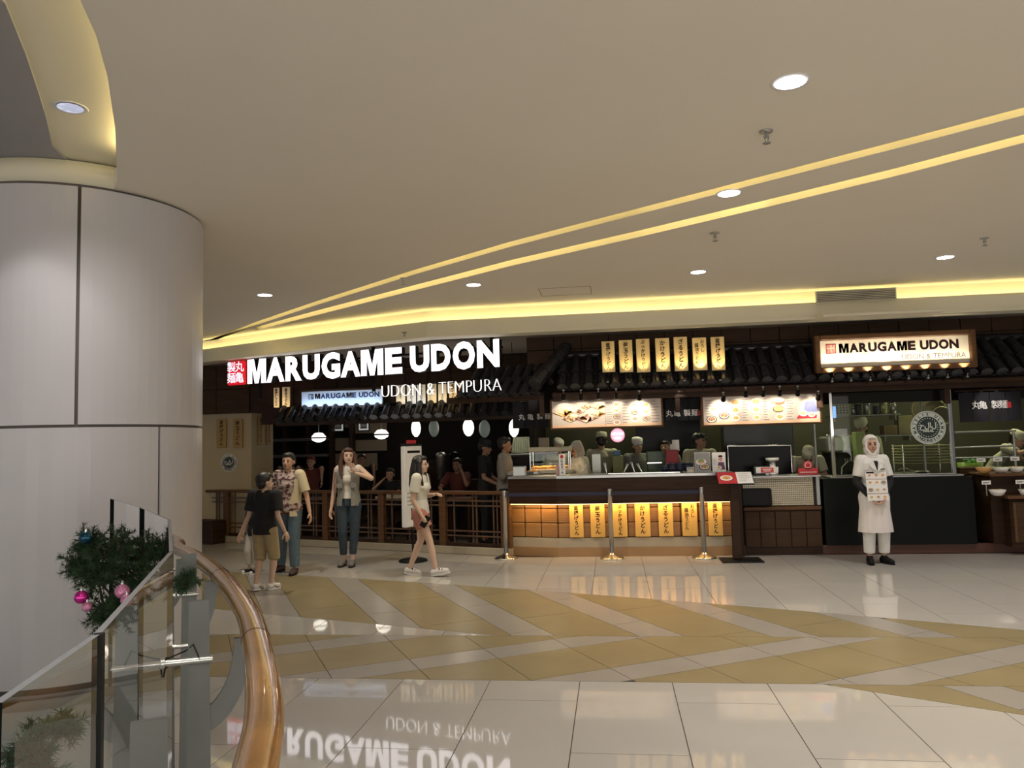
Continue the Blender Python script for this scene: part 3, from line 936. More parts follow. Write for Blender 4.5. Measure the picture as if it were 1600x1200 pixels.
for k in range(8):
    x = sx0 + W_ * (.055 + .127 * k)
    clip_lamp(f'clip spotlight under the framed sign, {"first second third fourth fifth sixth seventh eighth".split()[k]} from its west end', x, 10.44, sz0 - .10, (x, 10.585, sz0 + .09), [15, 11, 11, 17, 11, 11, 11, 8][k], spot=88, color=(1, .86, .62))

# ---- backlit menu boards hanging under the canopy
def menu(name, label, pa, pb, rz_fn, spots, short):
    a = PY(*pa, 10.78); b = PY(*pb, 10.78)
    x0, x1, z1, z0 = a.x, b.x, a.z, b.z
    o = thing(name, label, 'menu board', ((x0 + x1) / 2, 10.78, z0))
    t = MB(); t.box(((x0 + x1) / 2, 10.82, (z0 + z1) / 2), (x1 - x0 + .06, .05, z1 - z0 + .05), b=.01); t.build('frame', M['wood'], o, True)
    t = MB(); t.box(((x0 + x1) / 2, 10.79, (z0 + z1) / 2), (x1 - x0, .012, z1 - z0), b=.002); t.build('panel', mat('menu board paper', (.60, .52, .46), .5, noise=.15, nscale=3), o, True)
    c = Canvas((x0, 10.783, z0), (1, 0, 0), (0, 0, 1)); rz_fn(c, x1 - x0, z1 - z0); c.build('print', o)
    for u in (.1, .5, .9):
        t = MB(); t.frus((x0 + (x1 - x0) * u, 10.82, z1), (x0 + (x1 - x0) * u, 10.72, 2.22), .008, .008, 6); t.build('hanger', M['black'], o, True)
    for i, (sx, top, en) in enumerate(spots):
        p = PY(sx, top, 10.52)
        clip_lamp(f'black spotlight {["at the west end", "second from the west end", "at mid length", "fourth along", "at the east end", "past the east end"][i]} over the {short} menu board', p.x, 10.50, p.z, (p.x + .0, 10.78, z0 + (z1 - z0) * .45), en, spot=80, color=(1, .86, .66), r=.034)
    return o
foodc = [mat('food orange', (.78, .36, .08), .5), mat('food gold', (.75, .52, .20), .5), mat('food brown', (.30, .13, .07), .5), mat('food pink', (.62, .30, .25), .5), mat('plate white', (.85, .82, .76), .4), mat('menu grey text', (.22, .18, .17), .6), mat('food green', (.25, .36, .10), .5), mat('indigo cloth print', (.12, .14, .32), .6)]
def plate(c, x, y, r, k, sq=.72, lay=2):
    c.ell(x, y, r, r * sq, M['woodd'] if k % 3 == 2 else foodc[4], lay)
    c.ell(x, y + r * .03, r * .84, r * sq * .80, foodc[4], lay + 1)
    c.ell(x, y + r * .05, r * .68, r * sq * .6, foodc[k % 4], lay + 2)
    rr = random.Random(int(x * 977 + y * 331))
    for q in range(6):
        c.ell(x + rr.uniform(-.4, .4) * r, y + rr.uniform(-.25, .3) * r, r * .17, r * .10, foodc[rr.choice((0, 1, 3, 6, 1))], lay + 3, 7, rr.uniform(0, 3))
def lines(c, x0, x1, y0, y1, n):
    rr = random.Random(int(x0 * 100))
    for i in range(n):
        y = y1 - (y1 - y0) * i / max(1, n - 1); c.rect(x0, y, x0 + (x1 - x0) * rr.uniform(.55, 1), y + (y1 - y0) / n * .28, foodc[5], 2)
def menu_a(c, w, h):
    c.rect(0, 0, w, h * .10, mat('menu footer', (.72, .46, .30), .5), 1)
    def tray(x, y, s, k):
        c.poly([(x - s, y), (x, y - s * .42), (x + s, y), (x, y + s * .42)], M['woodd'], 2)
        c.poly([(x - s * .92, y + .004), (x, y - s * .36), (x + s * .92, y + .004), (x, y + s * .42)], mat('tray liner print', (.62, .50, .38), .5), 3)
        rr = random.Random(k)
        for q in range(16):
            u, v = rr.uniform(-.5, .5), rr.uniform(-.5, .5)
            c.ell(x + (u + v) * s * .75, y + (u - v) * s * .32, s * .17, s * .09, foodc[(k + rr.choice((0, 0, 0, 1))) % 4], 4, 8, rr.uniform(0, 3))
    tray(w * .105, h * .56, .16, 0); tray(w * .17, h * .32, .13, 1); tray(w * .315, h * .33, .17, 2); tray(w * .245, h * .58, .10, 3); tray(w * .32, h * .74, .09, 1); tray(w * .43, h * .74, .11, 0); tray(w * .43, h * .48, .11, 0)
    c.rect(w * .49, h * .03, w * .494, h * .97, foodc[5], 2)
    c.text('MENU', w * .53, h * .86, .045, foodc[5], 3, .002)
    lines(c, w * .50, w * .56, h * .1, h * .76, 9)
    for i in range(4): plate(c, w * .595, h * (.80 - .22 * i), .048, i)
    lines(c, w * .65, w * .72, h * .12, h * .86, 8)
    for i in range(3):
        plate(c, w * .76, h * (.75 - .25 * i), .052, i + 1); plate(c, w * .865, h * (.75 - .25 * i), .052, i)
    lines(c, w * .91, w * .985, h * .12, h * .86, 8)
def menu_b(c, w, h):
    c.rect(0, 0, w, h * .10, mat('menu footer', (.72, .46, .30), .5), 1)
    lines(c, w * .02, w * .10, h * .2, h * .86, 8)
    plate(c, w * .085, h * .56, .055, 1); plate(c, w * .07, h * .20, .07, 2); plate(c, w * .18, h * .32, .07, 2)
    for (x, kk) in ((.28, 0), (.46, 1)):
        for i in range(3): plate(c, w * x, h * (.78 - .28 * i), .070 - .008 * i, kk + i * 0)
        lines(c, w * (x + .06), w * (x + .11), h * .12, h * .86, 9)
    c.ell(w * .66, h * .78, .075, .055, M['woodl'], 2); c.ell(w * .66, h * .82, .07, .035, foodc[4], 3); plate(c, w * .61, h * .74, .03, 2)
    c.ell(w * .65, h * .50, .075, .045, M['ink'], 2); c.ell(w * .65, h * .51, .066, .038, foodc[1], 3); plate(c, w * .70, h * .48, .03, 1)
    plate(c, w * .66, h * .22, .065, 1); lines(c, w * .72, w * .79, h * .12, h * .86, 9)
    # picture of a cook in indigo with a tray of bowls
    c.ell(w * .92, h * .84, .035, .045, foodc[3], 3); c.ell(w * .92, h * .92, .038, .022, foodc[4], 4)
    c.poly([(w * .86, h * .36), (w * .985, h * .36), (w * .965, h * .72), (w * .92, h * .78), (w * .88, h * .70)], foodc[7], 2)
    c.poly([(w * .80, h * .14), (w * .97, h * .14), (w * .975, h * .26), (w * .82, h * .26)], M['red'], 3)
    plate(c, w * .86, h * .32, .055, 1, lay=4); plate(c, w * .93, h * .26, .045, 3, lay=4)
menu('menu_board', 'long menu board with tempura trays, over the serving counter', (862, 627), (1034, 664), menu_a, ((881, 621, 8), (908, 621, 7), (935, 619, 8), (963, 619, 7), (999, 622, 14)), 'tempura')
menu('menu_board', 'long menu board with noodle bowls and a cook, over the tiled counter', (1098, 621), (1282, 659), menu_b, ((1130, 624, 14), (1165, 617, 8), (1192, 616, 7), (1218, 615, 8), (1246, 615, 7), (1278, 622, 12)), 'noodle')

# ---- noren cloths
def noren(label, pa, pb, Y, tsize, tx, n=4, glow=False, ty=.5):
    a = PY(*pa, Y); b = PY(*pb, Y); w = b.x - a.x; h = a.z - b.z
    o = thing('noren_curtain', label, 'curtain', (a.x, Y, a.z), 0)
    t = MB(); t.tube([(-.04, 0, .01), (w + .04, 0, .01)], .012, 8); t.build('rod', M['woodd'], o)
    for u in (.02, w - .02):
        t = MB(); t.frus((u, 0, .01), (u, 0, (2.72 if Y < 11.3 else 3.14) - a.z), .005, .005, 6); t.build('cord', M['black'], o)
    for i in range(n):
        x0, x1 = w * i / n + .004, w * (i + 1) / n - .004
        t = MB(); V = []; K = 8
        for j in range(3):
            for k in range(K + 1):
                u = k / K; V.append((x0 + (x1 - x0) * u, .012 * math.sin(u * 6 + i * 2) * (j / 2) - .004, -.02 - (h - .02) * j / 2))
        for j in range(2):
            for k in range(K): t.add([], [])
        t.v = V; t.f = [(j * (K + 1) + k, j * (K + 1) + k + 1, (j + 1) * (K + 1) + k + 1, (j + 1) * (K + 1) + k) for j in range(2) for k in range(K)]; t.m = [0] * len(t.f); t.sm = [True] * len(t.f)
        t.build('cloth_panel', mat('black noren cloth', (.012, .012, .016), .85), o)
        t = MB(); t.box(((x0 + x1) / 2, 0, -.005), ((x1 - x0) * .25, .012, .05), b=.004); t.build('loop', mat('black noren cloth', (.012, .012, .016), .85), o)
    c = Canvas((a.x, Y - .02, a.z - h), (1, 0, 0), (0, 0, 1))
    wt = mat('white cloth print', (.85, .84, .82), .7, em=(1, .95, .9) if 0 else None)
    for ch, u in zip('丸亀製麺', tx): c.text(ch, w * u, h * ty, tsize, wt, 2, .001)
    c.rect(w * (tx[3] + .06), h * ty - tsize * .35, w * (tx[3] + .06) + tsize * .45, h * ty + tsize * .35, M['red'], 2)
    c.build('lettering', o)
    return o
noren('black cloth curtain with white characters between the two long menu boards', (1038, 622), (1095, 656), 11.0, .10, (.12, .34, .62, .84), 3, ty=.30)
noren('black cloth curtain with glowing white characters, past the counter glass', (1496, 612), (1598, 657), 11.0, .115, (.27, .38, .58, .70), 4, ty=.52)
noren('black cloth curtain with white characters, west of the long menu boards', (800, 628), (858, 668), 11.6, .10, (.26, .50, .76, .98), 3, ty=.40)
lamp('noren_light', 'SPOT', PY(1555, 605, 10.45), 10, (1, .92, .85), .02, PY(1550, 634, 11.0), math.radians(50), .7)
lamp('noren_light', 'SPOT', PY(1062, 610, 10.5), 2.0, (1, .92, .85), .02, PY(1062, 642, 11.0), math.radians(50), .7)
lamp('noren_light', 'SPOT', PY(830, 615, 11.0), 2.0, (1, .92, .85), .02, PY(830, 650, 11.6), math.radians(60), .7)

# ================================================================== serving counter
CX0, CX1 = -.80, 1.62
ct = thing('serving_counter', 'long brown wooden serving counter with glowing panels under its apron', 'counter', (.4, YC, 0))
LX, LY = -1.52, 11.06      # far end of the angled part
PL = [(LX, LY), (CX0, YC), (CX1, YC)]
def offp(P, d):
    return [(P[0][0] + .02, P[0][1] + d), (P[1][0] + .01, P[1][1] + d), (P[2][0], P[2][1] + d)]
t = MB(); t.wall(PL, 0, .125, .3); t.build('kick', M['stepb'], ct, True)
t = MB(); t.wall(offp(PL, .02), .125, .252, .3); t.build('ledge', M['stepl'], ct, True)
t = MB(); t.wall(offp(PL, .085), .252, .80, .2); t.build('core', M['woodd'], ct, True)
t = MB(); t.wall(offp(PL, -.11), .735, 1.09, .66); t.build('apron', M['woodd'], ct, True)
t = MB(); t.wall(offp(PL, -.13), 1.09, 1.125, .68); t.build('top', M['steel'], ct, True)
t = MB(); t.wall(offp(PL, -.075), .728, .733, .03); t.build('light_strip', mat('warm under-counter strip', (1, .8, .5), .5, em=(1, .62, .22), es=9), ct, True)
inv = wmat(ct).inverted()
rows = ((.262, .455), (.465, .66), (.668, .735))
def counter_panels(P, Q, n):
    P = Vector((*P, 0)); Q = Vector((*Q, 0)); d = (Q - P); L = d.length; d.normalize(); a = math.atan2(d.y, d.x)
    for i in range(n):
        for (z0, z1) in rows:
            t = MB(); t.box((0, 0, 0), (L / n - .012, .03, z1 - z0), b=.007)
            o = t.build('panel', M['woodl'], ct)
            p = P + d * (L * (i + .5) / n)
            o.matrix_basis = inv @ (Matrix.Translation((p.x, p.y + .07, (z0 + z1) / 2)) @ Matrix.Rotation(a, 4, 'Z'))
counter_panels(PL[0], PL[1], 3); counter_panels(PL[1], PL[2], 10)
for px in (1150,):
    t = MB(); t.box((1.66, 10.80, .55), (.09, .12, 1.10), b=.008); t.build('end_post', M['woodd'], ct, True)
LPX = [(891, 911), (924, 945), (959, 980), (994, 1016), (1031, 1052), (1068, 1090), (1109, 1130)]
for i in range(7):
    a, b = LPX[i]
    p0 = PY(a - .5, 838, 10.80); p1 = PY(b + 1, 838, 10.80)
    signboard('menu_signboard', f'{RDU[i]} from the west of the golden boards hanging under the serving counter', 'signboard', p0.x, p1.x, .268, .728, 10.835, BOARDS[i], 'golden boards under the counter', th=.02, rz=0, m=mat('golden wood board', (.78, .46, .11), .5, wave=(14, 14, 3), noise=.12))
lamp('counter_light', 'AREA', (.4, 10.77, .72), 6.5, (1, .64, .26), 2.3, (.4, 10.93, 0), sizey=.03)
lamp('counter_light', 'AREA', (-1.15, 10.87, .72), 1.8, (1, .64, .26), .6, (-1.15, 11.02, 0), sizey=.03)

# ---- tiled counter next to it
P = PY(1160, 748, 10.9); Q = PY(1282, 790, 10.9)
tc = thing('tiled_counter', 'low counter faced with small cream mosaic tiles above brown panels', 'counter', ((P.x + Q.x) / 2, 10.9, 0))
zt0, zt1 = PY(1220, 790, 10.9).z, PY(1220, 746, 10.9).z
t = MB(); t.box(((P.x + Q.x) / 2, 11.15, (zt0 + zt1) / 2), (Q.x - P.x, .46, zt1 - zt0)); t.build('core', M['grout'], tc, True)
t = MB(); nx = 36; nz = 13; dx = (Q.x - .08 - P.x) / nx; dz = (zt1 - zt0) / nz
for i in range(nx):
    for j in range(nz): t.box((P.x + dx * (i + .5), 10.916, zt0 + dz * (j + .5)), (dx * .86, .012, dz * .86), b=.002)
t.build('mosaic_tiles', mat('cream mosaic', (.66, .58, .42), .25, noise=.12, nscale=30), tc, True, kind='stuff')
t = MB(); t.box(((P.x + Q.x) / 2, 11.10, zt1 + .012), (Q.x - P.x + .03, .50, .024), b=.006); t.build('top', M['steel'], tc, True)
t = MB(); t.box((Q.x - .02, 10.905, (zt0 + zt1) / 2), (.05, .03, zt1 - zt0), b=.004); t.build('corner_trim', M['bsteel'], tc, True)
t = MB(); t.box(((P.x + Q.x) / 2, 11.12, .31), (Q.x - P.x, .44, .60)); t.build('base', M['woodd'], tc, True)
t = MB(); t.box(((P.x + Q.x) / 2, 10.98, zt0 - .035), (Q.x - P.x + .02, .24, .05), b=.01); t.build('shelf', M['wood'], tc, True)
panelgrid(tc, P.x - ((P.x + Q.x) / 2), Q.x - ((P.x + Q.x) / 2), .10, zt0 - .07, .0, .22, .23, M['fascia'])
t = MB(); t.box((1.9, 10.83, zt0 + .125), (.40, .13, .24), b=.02); bx = t.build('card_box', M['black']); tag(bx, 'black box on the shelf beside the mosaic tiles', 'box')
t = MB(); t.box(((1.62 + 8) / 2, 10.96, .06), (6.4, .10, .12)); t.build('baseboard_front', mat('red brown kick', (.10, .035, .02), .5), kind='structure')

# ---- charcoal counter with glass above
P = PY(1283, 745, 10.86); Q = PY(1520, 745, 10.86)
gc = thing('glazed_kitchen_counter', 'charcoal kitchen counter with a tall framed glass screen bearing a round emblem', 'counter', ((P.x + Q.x) / 2, 10.86, 0))
z1 = P.z - .0
z1 = PY(1400, 746, 10.86).z
prof = []
x0, x1 = P.x + .02, Q.x
r = .09
pts = [(x0, .12), (x1, .12)] + [(x1 - r + r * math.cos(a), z1 - r + r * math.sin(a)) for a in [k * PI / 12 for k in range(7)]] + [(x0 + r * .3 + r * .3 * math.cos(a), z1 - r * .3 + r * .3 * math.sin(a)) for a in [PI / 2 + k * PI / 8 for k in range(5)]]
t = MB(); n = len(pts)
V = [(p[0], 10.86, p[1]) for p in pts] + [(p[0], 11.35, p[1]) for p in pts]
t.add(V, [tuple(range(n)), tuple(range(2 * n - 1, n - 1, -1))] + [(i, n + i, n + (i + 1) % n, (i + 1) % n) for i in range(n)])
t.build('body', M['charcoal'], gc, True)
t = MB(); t.box(((x0 + x1) / 2, 11.08, z1 + .012), (x1 - x0 - .2, .42, .022), b=.005); t.build('worktop', M['steel'], gc, True)
gx0, gx1 = 2.955, 4.475
for gx in (gx0, gx1):
    t = MB(); t.box((gx, 10.90, (z1 + 2.2) / 2), (.045, .045, 2.2 - z1), b=.006); t.build('post', M['chrome'], gc, True)
for gx in (gx0 - .12, gx1 - .2):
    t = MB(); t.box((gx, 11.32, (z1 + 2.2) / 2), (.03, .03, 2.2 - z1), b=.005); t.build('post', M['bsteel'], gc, True)
t = MB(); t.box(((gx0 + gx1) / 2, 10.90, 2.205), (gx1 - gx0 + .05, .04, .03), b=.004); t.build('head_rail', M['bsteel'], gc, True)
t = MB(); t.box(((gx0 + gx1) / 2, 10.90, z1 + .035), (gx1 - gx0, .03, .02), b=.004); t.build('sill_rail', M['steel'], gc, True)
t = MB(); t.box(((gx0 + gx1) / 2, 10.90, (z1 + 2.2) / 2), (gx1 - gx0 - .05, .010, 2.16 - z1)); t.build('glass_pane', GLASSC, gc, True)
# round emblem printed on the glass
def emblem(parent, X, Y, Z, r, mw, mk, ring_txt=True, rz=0.0):
    c = Canvas((X, Y, Z), (math.cos(rz), math.sin(rz), 0), (0, 0, 1))
    c.ell(0, 0, r, r, mw, 1, 48); c.ell(0, 0, r * .93, r * .93, mk, 2, 48); c.ell(0, 0, r * .915, r * .915, mw, 3, 48)
    c.ell(0, 0, r * .66, r * .66, mk, 4, 40)
    def ringtext(s, rad, size, a0, a1, m, flip=False, off=0.002):
        for i, ch in enumerate(s):
            if ch == ' ': continue
            a = a0 + (a1 - a0) * i / (len(s) - 1)
            c.text(ch, rad * math.cos(a), rad * math.sin(a), size, m, 6, off, rot=(a - PI / 2) if not flip else (a + PI / 2))
    ringtext('MAJELIS ULAMA', r * .79, r * .23, math.radians(200), math.radians(-20), mk)
    ringtext('INDONESIA', r * .79, r * .23, math.radians(222), math.radians(318), mk, True)
    for k in range(24):
        a = 2 * PI * k / 24; c.ell(r * .55 * math.cos(a), r * .55 * math.sin(a), r * .055, r * .02, mw, 5, 8, a + .7)
    c.ell(0, 0, r * .43, r * .43, mk, 7, 30)
    c.text('حلال', 0, r * .12, r * .42, mw, 8, .003)
    c.text('HALAL', 0, -r * .20, r * .20, mw, 8, .003)
    c.build('emblem', parent)
pe = PY(1450, 668, 10.89)
emblem(gc, pe.x, 10.888, pe.z, .222, mat('frosted print', (.62, .66, .60), .6), mat('dark green print', (.015, .03, .028), .5))

# ---- wooden deli cabinet at the end
P = PY(1548, 745, 10.72)
dc = thing('wooden_display_cabinet', 'brown wooden display cabinet with bowls of toppings at the end of the counter', 'cabinet', (P.x + .8, 10.85, 0))
X = P.x
zc = PY(1570, 742, 10.72).z
t = MB(); t.box((X + .85, 11.05, zc / 2 + .06), (1.66, .5, zc - .14), b=.01); t.build('body', M['woodd'], dc, True)
t = MB(); t.box((X + .85, 11.02, zc), (1.74, .66, .035), b=.008); t.build('top', M['wood'], dc, True)
zl = PY(1570, 775, 10.62).z
t = MB(); t.box((X + .92, 10.72, zl - .02), (1.6, .30, .04), b=.008); t.build('lower_shelf', M['wood'], dc, True)
t = MB(); t.box((X + .92, 10.74, (zl - .05) / 2 + .05), (1.52, .22, zl - .15), b=.01); t.build('lower_case', M['woodd'], dc, True)
for k in range(3):
    t = MB(); t.box((X + .38 + k * .44, 10.62, (zl - .05) / 2 + .07), (.40, .02, zl - .24), b=.006); d = t.build('door', M['fascia'], dc, True)
    for (ax, bx_, az, bz) in ((-.19, -.16, 0, 1), (.16, .19, 0, 1)):
        t = MB(); t.box((X + .38 + k * .44 + (ax + bx_) / 2, 10.606, (zl - .05) / 2 + .07), (.03, .012, zl - .26), b=.003); t.build('stile', M['wood'], d, True)
for i, (px, py, kk, r, lab) in enumerate(((1545, 730, 0, .10, 'amber glass bowl of toppings on the display cabinet beside the charcoal counter'), (1572, 730, 1, .10, 'white bowl of green toppings on the display cabinet, between the amber and the yellow bowls'), (1597, 729, 2, .09, 'bowl of yellow toppings on the display cabinet, furthest from the glass'),
                                (1556, 766, 3, .10, 'pale dish of toppings on the cabinet lower shelf, under the amber bowl'), (1598, 764, 1, .07, 'small dish on the cabinet lower shelf, under the bowl of yellow toppings'))):
    p = PY(px, py, 10.72)
    zz = zc + .018 if i < 3 else zl
    o = thing('topping_bowl', lab, 'bowl', (p.x, 10.86 if i < 3 else 10.68, zz), 0, 'bowls of toppings')
    t = MB(); t.lathe([(.04, 0), (r * .7, .02), (r, .075), (r * .97, .077), (r * .66, .03), (.02, .022)], n=22); t.build('bowl', [mat('amber glass', (.55, .30, .10), .2), foodc[4], foodc[4], foodc[4]][min(kk, 3)], o)
    t = MB(); rr = random.Random(i)
    for q in range(34): t.ell((rr.uniform(-.6, .6) * r, rr.uniform(-.6, .6) * r, .062 + rr.uniform(0, .012)), (.018, .013, .01), 6, 4)
    t.build('toppings', [foodc[1], foodc[6], mat('yellow crumbs', (.7, .52, .12), .6), mat('pale noodles', (.7, .6, .42), .6)][kk], o, kind='stuff')
for i, (px, py, up, lab) in enumerate(((1533, 721, 1, 'behind the amber bowl'), (1559, 720, 1, 'behind the white bowl'), (1586, 719, 1, 'behind the yellow bowl'), (1541, 754, 0, 'below the amber bowl'), (1594, 753, 0, 'below the yellow bowl'))):
    p = PY(px, py, 10.95 if up else 10.68)
    o = thing('price_tag', f'small white price card standing {lab}', 'price tag', (p.x, 10.95 if up else 10.68, zc + .018 if up else zl), 0, 'white price cards')
    hh = p.z - (zc if up else zl)
    t = MB(); t.box((0, 0, max(hh, .05)), (.11, .006, .05), b=.002); t.build('card', M['paper'], o)
    t = MB(); t.box((0, .01, max(hh, .05) / 2), (.012, .012, max(hh, .05)), b=.002); t.build('stem', M['bsteel'], o)
    c = Canvas((-.05, -.003, max(hh, .05) - .02), (1, 0, 0), (0, 0, 1), .001); c.rect(.01, .022, .09, .028, M['ink']); c.rect(.01, .010, .07, .016, M['ink']); c.mb.build('print', c.mats, o)
# ================================================================== dining side
SP, SA = (-1.5, 10.75), -15.0
sa = math.radians(SA); SEX = Vector((math.cos(sa), math.sin(sa), 0)); SN = Vector((math.sin(sa), -math.cos(sa), 0))  # towards the mall
white_l = mat('lit white acrylic', (1, .97, 1), .4, em=(1, .95, 1), es=1.7)
whites = mat('lit white thin letters', (1, 1, 1), .4, em=(1, .98, .97), es=1.2)
blackr = mat('black metal return', (.006, .006, .006), .5)
o0 = PP(585, 560, SP, SA)
main = thing('illuminated_letter_sign', 'large glowing white capital letters hung over the dining entrance, with small red seal', 'sign', (o0.x, o0.y, 2.68))
LET = [('M', 389.9, 418.8), ('A', 419.4, 447.6), ('R', 449, 474.4), ('U', 475.8, 502.6), ('G', 505.4, 534.3), ('A', 535, 565.9), ('M', 566.8, 601.6), ('E', 604.5, 631), ('U', 643.3, 673.5), ('D', 676.4, 706.6), ('O', 710, 744.6), ('N', 748, 782.7)]
BASIS = Matrix((SEX, Vector((0, 0, 1)), SN)).transposed().to_4x4()
for ch, a, b in LET:
    pa, pb = PP(a, 570, SP, SA), PP(b, 570, SP, SA); wd = (pb - pa).length
    vs, fs = bold_glyph(ch, .05); kx = wd / BW[ch]; ky = .398
    T = Matrix.Translation((pa.x, pa.y, 2.684)) @ BASIS
    V = [T @ Vector((v[0] * kx, v[1] * ky, v[2])) for v in vs]
    t = MB()
    for f in fs:
        z = sum(vs[i][2] for i in f) / len(f)
        t.f.append(f); t.m.append(0 if z > .0499 else 1); t.sm.append(False)
    t.v = [tuple(v) for v in V]
    t.build('letter', [white_l, blackr], main, True)
# thin second line, letter by letter
sub = 'UDON & TEMPURA'
full, _ = text_mesh(sub, 1.0, .01, 0, 'LEFT'); W0 = max(v[0] for v in full) - min(v[0] for v in full)
pa, pb = PP(594, 611, SP, SA), PP(781.5, 601, SP, SA); wl = (pb - pa).length
zb = PP(700, 615.5, SP, SA).z; zt = PP(700, 595.5, SP, SA).z
k = wl / W0
for i, ch in enumerate(sub):
    if ch == ' ': continue
    pre = 0
    pv, _ = text_mesh(sub[:i + 1], 1.0, .01, 0, 'LEFT'); x1 = max(v[0] for v in pv)
    vs, fs = text_mesh(ch, 1.0, .018, -.036, 'LEFT')
    xx1 = max(v[0] for v in vs); y0 = min(v[1] for v in full); yh = max(v[1] for v in full) - y0
    T = Matrix.Translation((pa.x, pa.y, zb)) @ BASIS
    t = MB(); t.v = [tuple(T @ Vector(((v[0] - xx1 + x1) * k, (v[1] - y0) * (zt - zb) / yh, v[2] * .8))) for v in vs]
    for f in fs: t.f.append(f); t.m.append(0); t.sm.append(False)
    t.build('small_letter', whites, main, True)
# red seal
a, b = PP(357, 590, SP, SA), PP(384, 590, SP, SA)
t = MB(); w_ = (b - a).length
t.box((0, 0, 0), (w_, .07, .39), b=.02); ob = t.build('seal_box', mat('lit red acrylic', (.6, .02, .03), .4, em=(.75, .01, .02), es=.75), main)
ctr = (a + b) / 2
ob.matrix_basis = wmat(main).inverted() @ (Matrix.Translation((ctr.x, ctr.y, 2.88)) @ Matrix.Rotation(sa, 4, 'Z'))
c = Canvas((ctr.x + SN.x * .037, ctr.y + SN.y * .037, 2.88), SEX, (0, 0, 1))
cy = mat('lit cyan white characters', (.7, .9, 1), .4, em=(.55, .85, 1), es=1.3)
for ch, dx, dy in (('丸', .085, .09), ('亀', .085, -.09), ('製', -.085, .09), ('麺', -.085, -.09)): c.text(ch, dx, dy, .185, cy, 2, .001)
c.build('seal_lettering', main)
t = MB(); off = -SN * .10
for z in (2.78, 2.98):
    p, q = PP(389, 570, SP, SA) + off, PP(782, 570, SP, SA) + off
    t.tube([(p.x, p.y, z), (q.x, q.y, z)], .016, 6)
p, q = PP(389, 605, SP, SA) + off * .4, PP(784, 605, SP, SA) + off * .4
t.build('mounting_rail', M['black'], main, True)
for px in (400, 578, 765):
    p = PP(px, 570, SP, SA) + off
    t = MB(); t.box((p.x, p.y, (2.45 + 3.14) / 2), (.05, .03, 3.14 - 2.45), sa); t.build('hanger', M['black'], main, True)

# ---- inner facade (brown panelled wall over the dining room) carrying the smaller sign
YI = 13.0
t = MB(); t.box((-3.6, YI + .12, 2.60), (5.2, .16, 1.1)); wi = t.build('wall_dining_front', M['woodd'], kind='structure')
panelgrid(wi, -6.0, -1.1, 2.36, 3.12, YI + .04, .42, .25, M['woodd'], b=.004, jit=.004)
t = MB(); t.box((-8.1, YI + .3, 2.72), (4.2, .5, .90)); wl_ = t.build('wall_dining_left', M['woodd'], kind='structure')
panelgrid(wl_, -10.2, -6.42, 2.27, 3.14, YI + .04, .62, .43, M['fascia'], b=.004)
# inner canopy
ic = thing('inner_tiled_canopy', 'narrow dark tile canopy under the small blue-lit inner sign', 'canopy', (-4, 12.6, 2.0))
eu = PY(430, 655, 12.55)
sl2 = .75
lay_tiles(ic, (eu.x + .06, 12.55, 2.07), (1, 0, 0), (0, math.cos(sl2), math.sin(sl2)), 24, .187, rows=1, step=.2)
t = MB(); t.box(((eu.x - 1.3) / 2, 12.62, 2.03), (-1.3 - eu.x, .06, .06), b=.006); t.add([(eu.x, 12.6, 2.03), (-1.3, 12.6, 2.03), (-1.3, 13.0, 2.36), (eu.x, 13.0, 2.36)], [(0, 1, 2, 3)]); t.build('eave_board', M['woodd'], ic, True)
# inner sign
A, B = PY(470, 611, 12.75), PY(597, 633, 12.75)
A.z, B.z = PY(530, 610, 12.75).z, PY(530, 634, 12.75).z
isg = thing('small_blue_lit_sign', 'small white sign washed in blue light above the inner canopy', 'sign', ((A.x + B.x) / 2, 12.8, B.z))
t = MB(); t.box(((A.x + B.x) / 2, 12.8, (A.z + B.z) / 2), (B.x - A.x, .05, A.z - B.z), b=.006); t.build('panel', mat('cool sign face', (.62, .70, .80), .5), isg, True)
t = MB()
for (cx, cz, dx, dz) in (((A.x + B.x) / 2, A.z + .02, B.x - A.x + .08, .04), ((A.x + B.x) / 2, B.z - .02, B.x - A.x + .08, .04)):
    t.box((cx, 12.79, cz), (dx, .08, dz), b=.006)
t.build('frame', M['woodd'], isg, True)
c = Canvas((A.x, 12.773, B.z), (1, 0, 0), (0, 0, 1)); W_, H_ = B.x - A.x, A.z - B.z
c.bold('MARUGAME UDON', W_ * .17, W_ * .965, H_ * .50, H_ * .84, mat('navy print', (.02, .04, .12), .6), 2)
seal(c, W_ * .12, H_ * .66, H_ * .36, mat('navy print', (.02, .04, .12), .6), mat('navy print', (.02, .04, .12), .6), False, .002)
c.build('lettering', isg)
for k in range(6):
    x = A.x + W_ * (.07 + .17 * k)
    clip_lamp(f'tiny spotlight under the small blue-lit sign, {RDU[k]} from the west', x, 12.56, B.z - .06, (x, 12.77, B.z + .10), 3.2, color=(.62, .78, 1), spot=100, group='tiny spotlights of the inner canopy')
IL = [(427.5, 436, 606, 637), (441, 453, 605, 636), (619, 633, 602, 632), (636, 650, 602, 631.5), (652, 665, 601, 631), (668, 682, 600, 630), (685, 698, 600, 629.5), (702, 714, 599, 629), (717, 730, 598, 628)]
icol = [(1, .72, .35), (1, .72, .35), (1, .9, .75), (.75, .85, 1), (.75, .85, 1), (1, .75, .35), (1, .88, .72), (1, .62, .2), (1, .6, .2)]
